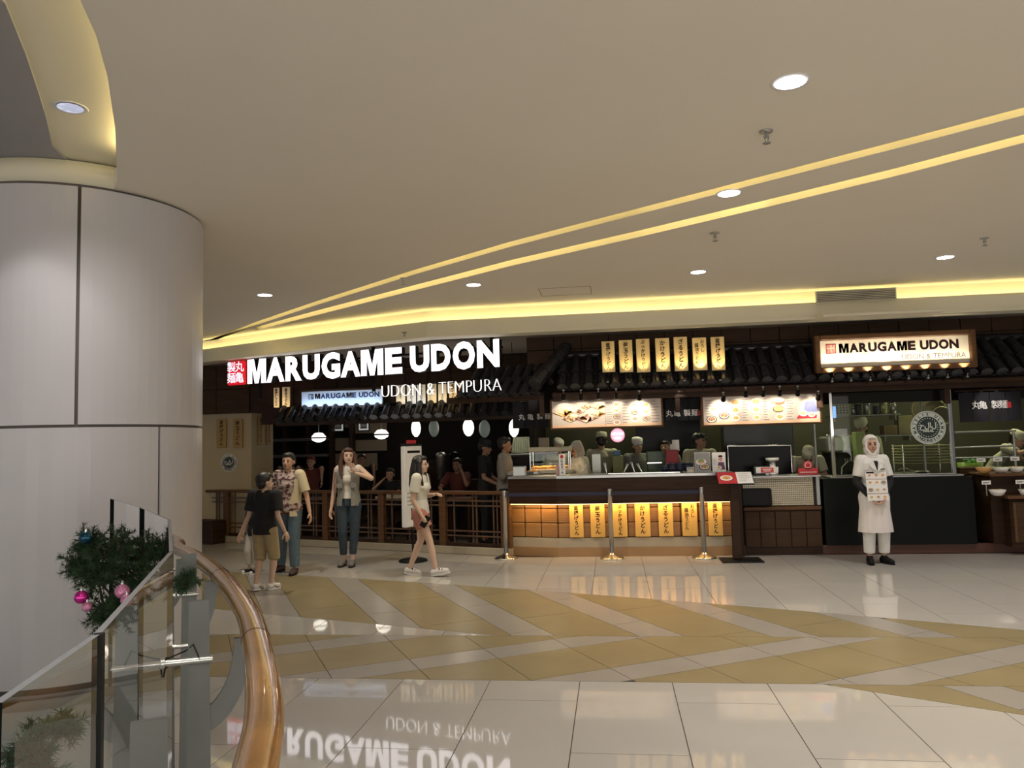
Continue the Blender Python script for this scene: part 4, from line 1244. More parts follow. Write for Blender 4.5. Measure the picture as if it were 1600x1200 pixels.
for i, (xa, xb, yt, yb) in enumerate(IL):
    p0, p1 = PY(xa, yb, 12.78), PY(xb, yb, 12.78); zt_ = PY(xa, yt, 12.78).z
    lab = f'small lit signboard on the inner canopy, {["nearest the beige pillar", "second from the beige pillar"][i]}' if i < 2 else f'small lit signboard behind the thin white letters, {RDU[i - 2]} from the blue sign'
    signboard('inner_signboard', lab, 'signboard', p0.x, p1.x, p0.z, zt_, 12.78, BOARDS[i % 7], 'small lit boards on the inner canopy', th=.025, m=mat('cream board', (.8, .72, .55), .5))
    lamp('inner_board_light', 'SPOT', ((p0.x + p1.x) / 2, 12.60, p0.z - .03), 1.7, icol[i], .02, ((p0.x + p1.x) / 2, 12.78, p0.z + .14), math.radians(95), .8)

# ---- beige square pillar with boards and emblem
XA, XB = PY(323, 700, 13.1).x, PY(393, 700, 13.1).x
d = ray(427, 700); yb_ = d.y * (XB / d.x)
zc_ = PY(360, 638, 13.1).z
pl = thing('square_pillar', 'beige square pillar with hanging wooden boards and a round dark emblem', 'pillar', ((XA + XB) / 2, (13.1 + yb_) / 2, 0))
t = MB(); t.box(((XA - .3 + XB) / 2, (13.1 + yb_) / 2, zc_ / 2), (XB - XA + .3, yb_ - 13.1, zc_), b=.01); t.build('body', mat('beige stone paint', (.46, .38, .24), .6, noise=.06, nscale=2), pl, True)
t = MB(); t.box(((XA - .3 + XB) / 2, (13.1 + yb_) / 2, (zc_ + 3.14) / 2), (XB - XA + .3, yb_ - 13.1, 3.14 - zc_)); t.build('upper_cladding', M['fascia'], pl, True)
for i, (xa, xb, txt) in enumerate(((339, 353, '釜揚げうどん'), (364, 378.5, '釜玉うどん'))):
    p0, p1 = PY(xa, 700, 13.06), PY(xb, 700, 13.06)
    signboard('hanging_board', f'wooden board on the front of the beige pillar, {"the outer of two" if i == 0 else "nearer the diners"}', 'signboard', p0.x, p1.x, p0.z, PY(xa, 655, 13.06).z, 13.06, txt, 'boards on the beige pillar', m=mat('ochre board', (.42, .27, .08), .5, wave=(14, 14, 3), noise=.15))
for i, (xa, txt) in enumerate(((405, 'かけうどん'), (418, 'ざるうどん'))):
    d = ray(xa, 690); yy = d.y * (XB / d.x); z0 = (CAMP + d * (yy / d.y)).z
    o = signboard('hanging_board', f'board on the shaded side of the beige pillar, {"nearer its front edge" if i == 0 else "nearer the diners"}', 'signboard', -.075, .075, 0, .52, 0, txt, 'boards on the beige pillar', m=mat('ochre board', (.42, .27, .08), .5))
    o.location = (XB + .032, yy, z0 - .06); o.rotation_euler = (0, 0, PI / 2)
pe = PY(357, 723, 13.08)
emblem(pl, pe.x, 13.095, pe.z, .165, mat('pale emblem print', (.62, .60, .54), .6), mat('dark green print', (.015, .03, .028), .5))
# ---- low fence with lattice
FP0, FP1 = Vector((-1.50, 10.92, 0)), Vector((-7.9, 13.32, 0))
fd = (FP1 - FP0); FL = fd.length; fd.normalize(); fa = math.atan2(fd.y, fd.x)
fn = thing('lattice_fence', 'low brown wooden lattice fence on a stone curb around the dining room', 'fence', FP0, fa)
t = MB(); t.box((FL / 2, -.06, .055), (FL, .14, .11), b=.008); t.build('curb', M['stepl'], fn)
t = MB(); t.box((FL / 2, -.06, .89), (FL, .11, .05), b=.008); t.build('top_rail', M['wood'], fn)
t = MB(); t.box((FL / 2, -.06, .135), (FL, .07, .05), b=.006); t.build('bottom_rail', M['woodd'], fn)
fw = mat('lattice wood', (.13, .07, .04), .45, noise=.3, nscale=20)
npn = 6; pw = FL / npn
for i in range(npn + 1):
    t = MB(); t.box((min(max(pw * i, .07), FL - .06), -.06, .49), (.11 if i else .15, .09, .76), b=.007); t.build('post', M['wood'], fn)
for i in range(npn):
    x0 = pw * i + .06; x1 = pw * (i + 1) - .06
    for z in (.77, .70, .33, .26):
        t = MB(); t.box(((x0 + x1) / 2, -.06, z), (x1 - x0, .022, .022), b=.003); t.build('slat', fw, fn)
    for u in (.16, .22, .50, .56, .88):
        t = MB(); t.box((x0 + (x1 - x0) * u, -.075, .51), (.022, .022, .72), b=.003); t.build('slat', fw, fn)
# dark planter box at the far end
p = PZ(328, 850)
t = MB(); t.box((p.x - .2, p.y + .15, .2), (.75, .3, .40), fa, b=.015); tag(t.build('planter_box', M['woodd']), 'dark brown box on the floor at the fence end beside the round column', 'box')

# ---- dining room shell
t = MB(); t.box((-5.5, 16.6, 1.6), (10.5, .1, 3.2)); wb = t.build('wall_dining_back', M['dark'], kind='structure')
t = MB(); t.box((-11.0, 15, 1.6), (.1, 6, 3.2)); t.build('wall_left', M['dark'], kind='structure')
def backbox(xa, ya, xb, yb, Y, m, nm='panel', th=.04, b=.004, par=None):
    a, b_ = PY(xa, ya, Y), PY(xb, yb, Y)
    t = MB(); t.box(((a.x + b_.x) / 2, Y, (a.z + b_.z) / 2), (abs(b_.x - a.x), th, abs(a.z - b_.z)), b=b); return t.build(nm, m, par or wb, True)
bp = mat('beige back panel', (.20, .16, .11), .6); sh_ = mat('dark shelf frame', (.05, .035, .025), .5)
for (xa, ya, xb, yb, m) in ((519, 660, 546, 668, bp), (519, 685, 546, 704, bp), (519, 709, 546, 735, bp), (552, 655, 605, 676, bp), (552, 688, 605, 704, bp), (552, 709, 590, 735, bp)):
    backbox(xa, ya, xb, yb, 16.4, m)
sf = thing('wall_shelving', 'dark open shelving against the dining room back wall', 'shelving', (-6, 16.3, 0))
for y in (686, 711): backbox(427, y, 515, y + 2, 16.2, mat('shelf edge', (.12, .11, .10), .5), 'shelf', .3, par=sf)
for x in (444, 480, 516, 548): backbox(x, 655, x + 6, 770, 16.25, M['woodd'], 'upright', .2, par=sf)
for i, (x, y, s) in enumerate(((529, 666, 8.5), (568.5, 665, 8.5))):
    p = PY(x, y, 16.36)
    o = thing('framed_picture', f'small black and white framed picture on the back wall, {"over the shelving" if i == 0 else "over the beige panels"}', 'picture', (p.x, 16.36, p.z), 0, 'framed pictures')
    t = MB(); t.box((0, 0, 0), (.26, .03, .24), b=.004); t.build('frame', M['black'], o)
    c = Canvas((0, -.016, 0), (1, 0, 0), (0, 0, 1)); c.rect(-.11, -.10, .11, .10, mat('glowing white mount', (.8, .8, .8), .5, em=(1, 1, 1), es=.25)); c.rect(-.075, -.065, .075, .065, mat('photo grey', (.10, .10, .10), .5), 2)  # picture mount carries a faint glow of its own
    c.poly([(-.075, .01), (0, .05), (.075, .0), (.075, -.03), (-.075, -.03)], mat('photo light', (.4, .4, .4), .5), 3); c.mb.build('print', c.mats, o)
t = MB(); t.box((-6.4, 15.1, .11), (4.9, 2.8, .22), b=.01); t.build('platform', M['woodd'], kind='structure')
# pendant lamps
glow = mat('lit white glass shade', (1, .96, .85), .4, em=(1, .93, .80), es=2.2)
for i, (x, y) in enumerate(((498, 684), (596, 679))):
    p = PY(x, y, 14.6)
    o = thing('pendant_lamp', f'white dome pendant lamp with dark band hanging in the dining room, {"over the two women" if i == 0 else "above the seated child"}', 'lamp', (p.x, 14.6, p.z), 0, 'dome pendant lamps')
    t = MB(); t.lathe([(.02, .10), (.08, .09), (.135, .03), (.14, .012)], n=20); t.lathe([(.14, -.012), (.12, -.05), (.05, -.085), (.003, -.09)], n=20); t.build('shade', glow, o)
    t = MB(); t.lathe([(.143, .014), (.143, -.014)], n=20); t.build('band', M['black'], o)
    t = MB(); t.frus((0, 0, .1), (0, 0, 3.14 - p.z), .006, .006, 6); t.build('cord', M['bsteel'], o)
for i, (x, y, on, w) in enumerate(((650, 669, 1, .085), (678, 669, 0, .09), (732, 668, 1, .10), (757, 670, 0, .10), (803, 669, 1, .09))):
    p = PY(x, y, 13.6)
    desc = ['bright, half hidden above the standing banner', 'dim grey, between the banner and the brightest lantern', 'brightest, above the seated man', 'dim grey, above the man in black', 'bright, behind the cloth curtain'][i]
    o = thing('paper_lantern', f'egg shaped paper lantern, {desc}', 'lantern', (p.x, 13.6, p.z), 0, 'egg shaped paper lanterns')
    t = MB(); t.lathe([(.03, .155)] + [(w * math.sin(PI * (k + 1.2) / 11.4) + (.0015 if k % 2 else 0), .155 * math.cos(PI * (k + 1.2) / 11.4)) for k in range(10)] + [(.03, -.155)], n=20)
    t.build('shade', mat('lit paper', (1, .93, .8), .6, em=(1, .92, .78), es=1.6) if on else mat('faintly glowing paper', (.22, .24, .22), .7, em=(.5, .6, .5), es=.10), o)  # the dim grey lanterns get a weak glow in their paper
    t = MB(); t.frus((0, 0, .15), (0, 0, 3.14 - p.z), .004, .004, 6); t.build('cord', M['black'], o)
lamp('dining_light', 'POINT', (-4.6, 15.0, 1.9), 6, (1, .85, .65), .15)
lamp('dining_light', 'POINT', (-2.8, 13.9, 2.0), 7, (1, .85, .65), .15)
lamp('soffit_light', 'AREA', (-3.4, 12.2, 2.0), 5, (1, .9, .8), 1.5, (-3.4, 12.0, 3.2))
# downlight & sprinkler in the dining soffit
p = PZ(660, 527, 3.14); downlight(p.x, p.y, 3.14, 'small round downlight seen just above the large white letters', True, 12, .07)
p = PZ(632, 519, 3.10)
o = thing('fire_sprinkler', 'small sprinkler head on the cove lip above the large white letters', 'sprinkler', (p.x, p.y, 3.10), 0, 'ceiling sprinklers')
t = MB(); t.lathe([(.04, 0), (.03, -.01), (.01, -.02), (.01, -.05), (.028, -.055), (.003, -.06)], n=12); t.build('body', M['bsteel'], o)

def table(label, x, y, sx, sy, rz=0, h=.74, m=None, group='dining tables'):
    o = thing('dining_table', label, 'table', (x, y, 0), rz, group)
    t = MB(); t.box((0, 0, h - .02), (sx, sy, .04), b=.008); t.build('tabletop', m or M['wood'], o)
    for i in (-1, 1):
        for j in (-1, 1):
            t = MB(); t.box((i * (sx / 2 - .06), j * (sy / 2 - .06), (h - .04) / 2), (.05, .05, h - .04), b=.005); t.build('leg', M['woodd'], o)
    return o
def chair(label, x, y, rz, group='dark dining chairs'):
    o = thing('dining_chair', label, 'chair', (x, y, 0), rz, group)
    t = MB(); t.box((0, 0, .44), (.42, .42, .05), b=.015); t.build('seat', M['black'], o)
    t = MB(); t.box((0, .2, .70), (.40, .03, .32), b=.012); t.build('backrest', M['woodd'], o)
    for i in (-1, 1):
        for j in (-1, 1):
            t = MB(); t.box((i * .18, j * .18, (.86 if j > 0 else .42) / 2), (.035, .035, .86 if j > 0 else .42), b=.004); t.build('leg', M['woodd'], o)
    return o
table('pale topped table behind the fence where the child eats', -3.4, 12.3, .8, .5, -.25, .80, mat('pale tabletop', (.45, .38, .30), .4))
table('brown table behind the fence beside the seated man', -2.5, 12.42, .6, .5, -.2)
table('dark table behind the printed-blouse woman', -5.35, 13.15, .8, .5, -.3)
chair('dark chair at the brown table by the seated man', -2.15, 13.15, 0); chair('dark chair of the eating child', -3.3, 12.9, 0.1)
# partition beside the standing customers
t = MB(); t.box((-3.5, 13.95, .66), (.55, .08, 1.32), b=.01); tag(t.build('low_screen', M['woodd']), 'low dark brown partition panel inside the dining room', 'partition')
for i, (x, y) in enumerate(((687, 707), (708, 707))):
    p = PY(x, y, 13.4)
    o = thing('drink_dispenser', f'steel topped drink dispenser at the back of the dining room, {"behind the girl" if i == 0 else "above the seated man"}', 'dispenser', (p.x, 13.5, .98), 0, 'drink dispensers')
    t = MB(); t.lathe([(.085, 0), (.085, .42), (.09, .43), (.09, .46), (.06, .49), (.003, .50)], n=18); t.build('tank', M['steel'] if i == 0 else M['blackgl'], o)
    t = MB(); t.frus((0, -.08, .06), (0, -.12, .06), .012, .012, 8); t.build('tap', M['chrome'], o)
t = MB(); t.box((-2.15, 13.6, .49), (1.6, .4, .98), b=.01); tag(t.build('service_cabinet', M['woodd']), 'dark service cabinet under the drink dispensers', 'cabinet')

# ---- banner stand
p = PZ(650, 877)
bs = thing('banner_stand', 'tall white double sided banner stand on a black foot, behind the walking girl', 'banner', (p.x - .04, p.y, 0), math.radians(66))
t = MB(); t.lathe([(.20, 0), (.20, .02), (.17, .035), (.03, .045)], n=24); t.build('foot', M['black'], bs)
t = MB(); t.frus((0, 0, .03), (0, 0, .45), .014, .014, 8); t.build('pole', M['black'], bs)
t = MB(); t.box((0, 0, 1.04), (.38, .08, 1.12), b=.01); t.build('panel', mat('white banner case', (.75, .74, .72), .5), bs)
t = MB(); t.box((0, 0, 1.615), (.39, .09, .03), b=.006); t.build('cap', M['black'], bs)
t = MB(); t.box((0, 0, 1.655), (.20, .02, .05), b=.004); t.build('topper', M['red'], bs)
c = Canvas((0, -.0405, .48), (1, 0, 0), (0, 0, 1)); c.rect(-.17, .02, .17, 1.10, M['paper'])
c.rect(-.14, 1.02, .14, 1.055, M['ink'], 2); c.ell(.0, .72, .08, .22, foodc[2], 2); c.ell(0, .70, .12, .08, foodc[1], 3); lines(c, -.16, .16, .3, .46, 4); c.rect(-.08, .10, .08, .26, M['ink'], 2); c.mb.build('poster', c.mats, bs)

# ---- belt stanchions
sp = [PZ(791, 873), PZ(956.5, 873), PZ(1101, 872)]
tops = []
for i, p in enumerate(sp):
    o = thing('belt_stanchion', ['steel belt stanchion at the corner where fence meets counter', 'steel belt stanchion in front of the middle of the serving counter', 'steel belt stanchion beside the slanted menu stand'][i], 'stanchion', (p.x, p.y, 0), 0, 'belt stanchions')
    t = MB(); t.lathe([(.165, 0), (.165, .012), (.15, .022), (.06, .055), (.035, .075), (.03, .08)], n=28); t.build('base', M['chrome'], o)
    t = MB(); t.lathe([(.030, .07), (.030, .84), (.033, .845), (.033, .93), (.028, .94), (.002, .942)], n=18); t.build('pole', M['steel'], o)
    t = MB(); t.box((.018, -.025, .88), (.012, .02, .075), b=.003); t.build('belt_slot', M['black'], o)
    tops.append(Vector((p.x, p.y, .88)))
for i in range(2):
    a, b = tops[i] + Vector((.036, 0, 0)), tops[i + 1] - Vector((.036, 0, 0))
    t = MB(); t.box((a + b) / 2, ((b - a).length, .003, .05), math.atan2((b - a).y, (b - a).x), b=.001); tag(t.build('queue_belt', mat('navy belt webbing', (.02, .02, .045), .7)), ['dark blue belt stretched between the corner stanchion and the middle stanchion', 'dark blue belt stretched from the middle stanchion to the menu stand'][i], 'belt', 'stanchion belts')

# ---- slanted menu stand
p = PZ(1158, 876)
ms = thing('menu_stand', 'slanted picture menu on a dark post with flat black foot', 'menu stand', (p.x, p.y, 0))
t = MB(); t.box((0, 0, .008), (.52, .40, .016), b=.004); t.build('foot', M['black'], ms)
t = MB(); t.box((-.04, .02, .52), (.12, .05, 1.0), b=.008); t.build('post', M['woodd'], ms)
R_ = Matrix.Translation((-.03, -.02, 1.06)) @ Matrix.Rotation(math.radians(35), 4, 'X')
t = MB(); t.box((0, 0, 0), (.46, .26, .02), b=.005, mx=R_); t.build('board', M['black'], ms)
o_ = R_ @ Vector((-.22, -.12, .0105)); ex_ = R_.to_3x3() @ Vector((1, 0, 0)); ey_ = R_.to_3x3() @ Vector((0, 1, 0))
c = Canvas(o_, ex_, ey_); c.rect(0, 0, .24, .24, M['red']); c.rect(.24, 0, .44, .24, M['paper']); plate(c, .11, .12, .08, 0); lines(c, .27, .42, .05, .2, 5); c.mb.build('print', c.mats, ms)

# ================================================================== kitchen
t = MB(); t.box((3.4, 14.2, 1.6), (9.6, .1, 3.2)); wk = t.build('wall_kitchen_back', M['green'], kind='structure')
t = MB(); t.box((-1.25, 14.3, 1.6), (.08, 4.5, 3.2)); t.build('wall_kitchen_left', M['dark'], kind='structure')
t = MB(); t.box((8.2, 14, 1.6), (.1, 6.2, 3.2)); t.build('wall_right', M['dark'], kind='structure')
KG = (1.0, .98, .60)
for x, e in ((.6, 22), (3.4, 40), (5.8, 26)):
    o = thing('kitchen_tube_light', f'fluorescent tube fixture on the kitchen ceiling, {"over the fryer" if x < 1 else "behind the glass screen" if x < 4 else "past the glass screen"}', 'light fixture', (x, 12.7, 3.085), 0, 'kitchen tube lights')
    t = MB(); t.box((0, 0, .03), (1.2, .16, .05), b=.008); t.build('housing', M['white'], o)
    t = MB(); t.tube([(-.56, 0, -.015), (.56, 0, -.015)], .018, 8); t.build('tube', mat('kitchen tube glow', (1, 1, .8), .4, em=(.95, 1, .7), es=5), o)
    lamp('kitchen_light', 'AREA', (x, 12.7, 2.98), e, KG, 1.1, (x, 12.7, 0), sizey=.1)
# dark glossy glass door in the middle of the kitchen
t = MB(); t.box((.92, 13.0, 1.35), (1.05, .06, 2.7), b=.005); t.build('door_1', M['blackgl'], kind='structure')
t = MB(); t.box((2.35, 13.05, 1.2), (1.1, .3, 2.4), b=.01); tag(t.build('tall_fridge', mat('dark fridge', (.02, .022, .02), .3)), 'tall dark cabinet behind the man with the visor', 'fridge')

def pxbox(nm, label, cat, xa, ya, xb, yb, Y, dep, m, b=.008, group=None, floorz=None):
    a, b_ = PY(xa, ya, Y), PY(xb, yb, Y)
    z0 = b_.z if floorz is None else floorz
    t = MB(); t.box(((a.x + b_.x) / 2, Y + dep / 2, (a.z + z0) / 2), (b_.x - a.x, dep, a.z - z0), b=b)
    return tag(t.build(nm, m), label, cat, group)
# work tables
def bench(label, x0, x1, y0, y1, z, m=M['kitsteel']):
    o = thing('kitchen_bench', label, 'bench', ((x0 + x1) / 2, (y0 + y1) / 2, 0), 0, 'kitchen benches')
    w, d = x1 - x0, y1 - y0
    t = MB(); t.box((0, 0, z - .02), (w, d, .04), b=.006); t.build('worktop', m, o)
    t = MB(); t.box((0, 0, .2), (w - .06, d - .06, .03), b=.004); t.build('shelf', m, o)
    for i in (-1, 1):
        for j in (-1, 1):
            t = MB(); t.frus((i * (w / 2 - .05), j * (d / 2 - .05), 0), (i * (w / 2 - .05), j * (d / 2 - .05), z - .04), .02, .02, 8); t.build('leg', m, o)
    return o
bench('steel bench along the kitchen back wall', -.9, 1.2, 13.55, 14.1, .9)
bench('steel bench behind the glass screen', 3.0, 4.6, 11.52, 12.5, 1.0)
bench('steel bench past the glass screen', 4.9, 6.8, 12.02, 12.45, .95)
# display of tempura, at the bend of the counter
p0, p1 = PY(826, 703, 11.5), PY(893, 736, 11.5)
tv = thing('tempura_display', 'cream topped glass tempura display lit from inside on the counter bend', 'display case', ((p0.x + p1.x) / 2, 11.55, 1.125))
X0_, X1_ = p0.x, p1.x; zt_ = p0.z
t = MB(); t.box(((X0_ + X1_) / 2, 11.62, zt_), (X1_ - X0_, .5, .07), b=.012); t.build('top_shelf', mat('cream case top', (.62, .56, .40), .4), tv, True)
t = MB(); t.box(((X0_ + X1_) / 2, 11.62, 1.165), (X1_ - X0_, .5, .06), b=.01); t.build('bottom_shelf', mat('cream case top', (.62, .56, .40), .4), tv, True)
for x in (X0_ + .03, X1_ - .03):
    for y in (11.40, 11.84):
        t = MB(); t.frus((x, y, 1.19), (x, y, zt_ - .03), .012, .012, 8); t.build('upright', M['chrome'], tv, True)
t = MB(); t.box(((X0_ + X1_) / 2, 11.39, (zt_ + 1.19) / 2 + .03), (X1_ - X0_ - .06, .006, zt_ - 1.19 - .1)); t.build('glass_front', GLASSC, tv, True)
rr = random.Random(5)
t = MB()
for q in range(60): t.ell((X0_ + .05 + rr.random() * (X1_ - X0_ - .1), 11.45 + rr.random() * .3, 1.215 + rr.random() * .02), (.035, .02, .016), 7, 5)
t.build('tempura_pieces', foodc[0], tv, True, kind='stuff')
lamp('case_light', 'AREA', ((X0_ + X1_) / 2, 11.6, zt_ - .05), 3.0, (1, .8, .5), .5, ((X0_ + X1_) / 2, 11.6, 1), sizey=.1)
lamp('heat_light', 'POINT', (-1.15, 11.5, 1.5), 2.2, (1, .72, .40), .05)
# open trays of fried food beside it
for i, x in enumerate((-1.42, -1.16)):
    o = thing('food_tray', f'steel tray heaped with golden tempura, {"nearest the fence" if i == 0 else "beside the display case"}', 'tray', (x, 11.42 + .04 * (1 - i), 1.126), -.2, 'tempura trays')
    t = MB(); t.box((0, 0, .008), (.23, .28, .015), b=.004)
    for (dx, dy, sx_, sy_) in ((-.112, 0, .008, .28), (.112, 0, .008, .28), (0, -.137, .23, .008), (0, .137, .23, .008)): t.box((dx, dy, .025), (sx_, sy_, .045), b=.002)
    t.build('pan', M['chrome'], o)
    t = MB()
    for q in range(26): t.ell((rr.uniform(-.085, .085), rr.uniform(-.11, .11), .03 + rr.random() * .03), (.034, .02, .016), 7, 5)
    t.build('tempura_pieces', foodc[rr.choice((0, 1))], o, kind='stuff')
o = pxbox('steel_caddy', 'small steel caddy box on the counter end near the fence', 'box', 801, 729, 821, 744, 10.98, .14, M['steel'], floorz=1.126)
# striped rack of plates, back-lit
a, b = PY(800, 680, 12.3), PY(832, 709, 12.3)
pr = thing('plate_rack', 'rack of pale upright plates glowing behind the customers', 'rack', ((a.x + b.x) / 2, 12.3, 0))
t = MB(); t.box(((a.x + b.x) / 2, 12.35, (b.z - .02) / 2), (b.x - a.x + .1, .4, b.z - .02), b=.01); t.build('stand', M['black'], pr, True)
for k in range(9):
    x = a.x + (b.x - a.x) * (k + .5) / 9
    T = Matrix.Translation((x, 12.3, (a.z + b.z) / 2)) @ Matrix.Rotation(math.radians(8 - k * 2), 4, 'Y')
    t = MB(); t.frus(T @ Vector((0, 0, -.13)), T @ Vector((0, 0, .12)), .020, .014, 10); t.build('plate', mat('pale green ware', (.62, .66, .50), .35), pr, True)
t = MB(); t.box(((a.x + b.x) / 2, 12.28, b.z), (b.x - a.x + .06, .05, .02), b=.004); t.build('rail', M['white'], pr, True)
lamp('rack_light', 'POINT', ((a.x + b.x) / 2, 12.0, 2.0), 3.0, (1, 1, .8), .05)

# counter-top goods, west to east
def pillar_sign(x, y, z):
    o = thing('table_talker', 'narrow upright paper tower with red seal and black characters on the counter', 'sign', (x, y, z))
    t = MB(); t.box((0, 0, .15), (.085, .085, .30), b=.003); t.build('tower', M['paper'], o)
    c = Canvas((0, -.043, 0), (1, 0, 0), (0, 0, 1)); c.ell(0, .265, .026, .026, M['red'], 2, 14); c.vtext('釜揚げうどん', 0, .225, .034, M['ink'], .037, 2, .002); c.mb.build('lettering', c.mats, o)
p = PY(879, 743, 10.98); pillar_sign(p.x, 10.98, 1.126)
c_ = pxbox('sauce_bottle', 'pinkish sauce bottle on the counter beside the paper tower', 'bottle', 868, 727, 874, 742, 11.0, .05, mat('pink plastic', (.6, .35, .33), .4), floorz=1.126)
t = MB(); t.box((.42, 11.02, 1.135), (1.0, .18, .02), b=.006); tag(t.build('condiment_rail', M['chrome']), 'long steel rail holding tongs and condiments on the counter', 'rail')
for i, (x, yt, lean) in enumerate(((907, 732, .3), (948, 729, -.08), (975, 738, .2), (992, 733, -.15), (1003, 731, -.2))):
    p = PY(x, 742, 11.02)
    o = thing('serving_tongs', f'steel tongs standing in the condiment rail, {READ[i]} from the paper tower', 'tongs', (p.x, 11.02, 1.146), 0, 'steel tongs on the counter')
    for s in (-1, 1):
        t = MB(); t.frus((0, 0, 0), (lean * .3 + s * .012, 0, .12 + .02 * (i % 2)), .005, .004, 6); t.build('arm', M['chrome'], o)
# bowls stacked on the counter
bw = MB(); bw.lathe([(.03, 0), (.032, .01), (.07, .045), (.08, .07), (.078, .071), (.066, .045), (.003, .014)], n=20)
bme = bw.mesh('bowl_shell', M['bowl'])
rr = random.Random(3)
bx0, bx1 = PY(1030, 740, 11.05).x, PY(1078, 740, 11.05).x
nb = 0
for i in range(4):
    for j in range(3 if i else 2):
        o = bpy.data.objects.new('stacked_bowl', bme); COL.objects.link(o)
        o.location = (bx0 + .08 + (bx1 - bx0 - .1) * i / 3, 11.10, 1.127 + j * .030)
        lv = ['lowest', 'middle', 'top'][j] if i else ['lowest', 'top'][j]
        tag(o, f'dark blue bowl on the counter, {lv} of {["the westmost stack", "the second stack", "the third stack", "the stack beside the red box"][i]}', 'bowl', 'dark blue bowls on the counter'); nb += 1
o = pxbox('red_gift_box', 'red patterned box standing behind the dark bowls', 'box', 1040, 703, 1061, 728, 11.25, .14, mat('red patterned card', (.40, .02, .03), .5, noise=.7, nscale=60), floorz=1.126)
t = MB(); p = PY(1056, 696, 11.3); t.box((p.x, 11.33, p.z), (.10, .02, .16), b=.003, mx=Matrix.Identity(4)); t.box((p.x - .05, 11.35, p.z - .05), (.06, .02, .14), b=.003); tag(t.build('leaflet_bundle', M['paper']), 'bundle of white leaflets sticking up behind the red box', 'leaflets')
def poster(label, xa, ya, xb, yb, Y, fn, m=M['paper']):
    a, b = PY(xa, ya, Y), PY(xb, yb, Y); z0 = 1.126
    o = thing('counter_poster', label, 'poster', ((a.x + b.x) / 2, Y, z0), 0, 'posters standing on the counter')
    w, h = b.x - a.x, a.z - z0
    t = MB(); t.box((0, .006, h / 2), (w, .012, h), b=.002); t.build('sheet', m, o)
    t = MB(); t.add([(0, .012, h * .7), (0, .12, 0), (0, .012, 0), (.012, .012, h * .7), (.012, .12, 0), (.012, .012, 0)], [(0, 1, 2), (3, 5, 4), (0, 3, 4, 1)]); t.build('strut', M['black'], o)
    c = Canvas((-w / 2, 0, 0), (1, 0, 0), (0, 0, 1)); fn(c, w, h); c.mb.build('print', c.mats, o)
def pf1(c, w, h):
    c.rect(.005, .005, w - .005, h - .005, mat('grey poster print', (.30, .29, .28), .5), 1); plate(c, w * .4, h * .52, w * .34, 3, .6); c.ell(w * .4, h * .6, w * .2, h * .07, foodc[6], 6); plate(c, w * .62, h * .27, w * .36, 2, .6)
def pf2(c, w, h):
    c.ell(w * .62, h * .66, w * .15, w * .17, foodc[3], 2); c.ell(w * .62, h * .80, w * .17, w * .08, M['ink'], 3); c.poly([(w * .35, h * .12), (w * .95, h * .12), (w * .85, h * .5), (w * .45, h * .5)], mat('plum robe print', (.14, .06, .12), .6), 2)
    plate(c, w * .5, h * .22, w * .2, 1, lay=4); lines(c, w * .08, w * .36, h * .4, h * .66, 5)
def pf3(c, w, h): c.rect(.004, .004, w - .004, h - .004, mat('grey card print', (.35, .34, .30), .5), 1); plate(c, w * .5, h * .3, w * .3, 1); lines(c, w * .2, w * .8, h * .6, h * .9, 3)
poster('grey poster of two noodle bowls standing on the counter', 1085, 707, 1111, 743, 10.95, pf1)
poster('white poster with a cook in a plum robe, nearest the slanted menu', 1112, 707, 1135, 743, 10.93, pf2)
poster('small grey card standing between the bowls and the two-bowl poster', 1073, 730, 1085, 743, 10.92, pf3)
# pink round lit disc sign
p = PY(965, 680, 11.5)
o = thing('round_disc_sign', 'bright pink and white round sign hanging below the tempura menu board', 'sign', (p.x, 11.5, p.z))
t = MB(); t.frus((0, 0, 0), (0, .03, 0), .105, .105, 28); t.build('disc', mat('lit pink disc', (.9, .4, .5), .4, em=(.95, .35, .42), es=.85), o)
c = Canvas((0, -.0, 0), (1, 0, 0), (0, 0, 1)); wl2 = mat('lit pale print', (1, .9, .95), .4, em=(1, .85, .95), es=1.2)
c.ell(0, 0, .088, .088, mat('lit rose print', (.9, .6, .75), .4, em=(.95, .62, .78), es=.95), 1, 24); c.text('UDON', 0, .02, .06, wl2, 2, .002); c.ell(0, -.04, .05, .02, wl2, 2); c.mb.build('print', c.mats, o)
t = MB(); t.frus((0, .015, .10), (0, .015, 3.14 - p.z), .004, .004, 5); t.build('hanger', M['black'], o)
# kitchen machines behind the counter
pxbox('steel_machine', 'grey green steel machine behind the hijab cook', 'machine', 924, 709, 940, 742, 11.9, .4, M['kitsteel'], floorz=.0)
pxbox('order_screen', 'grey monitor standing behind the hijab cook', 'monitor', 841, 684, 858, 702, 12.2, .06, mat('grey plastic', (.30, .29, .26), .5), floorz=1.45)
for i, (xa, ya, xb, yb, lab) in enumerate(((957, 712, 975, 741, 'lower yellow green crate stack beside the capped cook'), (958, 704, 970, 712, 'small blue handled tub on the yellow green crates'))):
    pxbox('storage_crate', lab, 'crate', xa, ya, xb, yb, 11.9, .3, mat('yellow green plastic', (.25, .27, .10), .5) if i == 0 else mat('blue plastic', (.05, .16, .3), .4), floorz=.0 if i == 0 else None)
pxbox('green_machine', 'dark green kitchen machine with a bright chrome edge', 'machine', 1011, 706, 1040, 742, 11.7, .35, mat('dark green enamel', (.04, .09, .03), .3), floorz=0)
pxbox('chrome_strip_tray', 'thin chrome tray on the dark green machine', 'tray', 1011, 722, 1035, 724.5, 11.63, .06, M['chrome'])
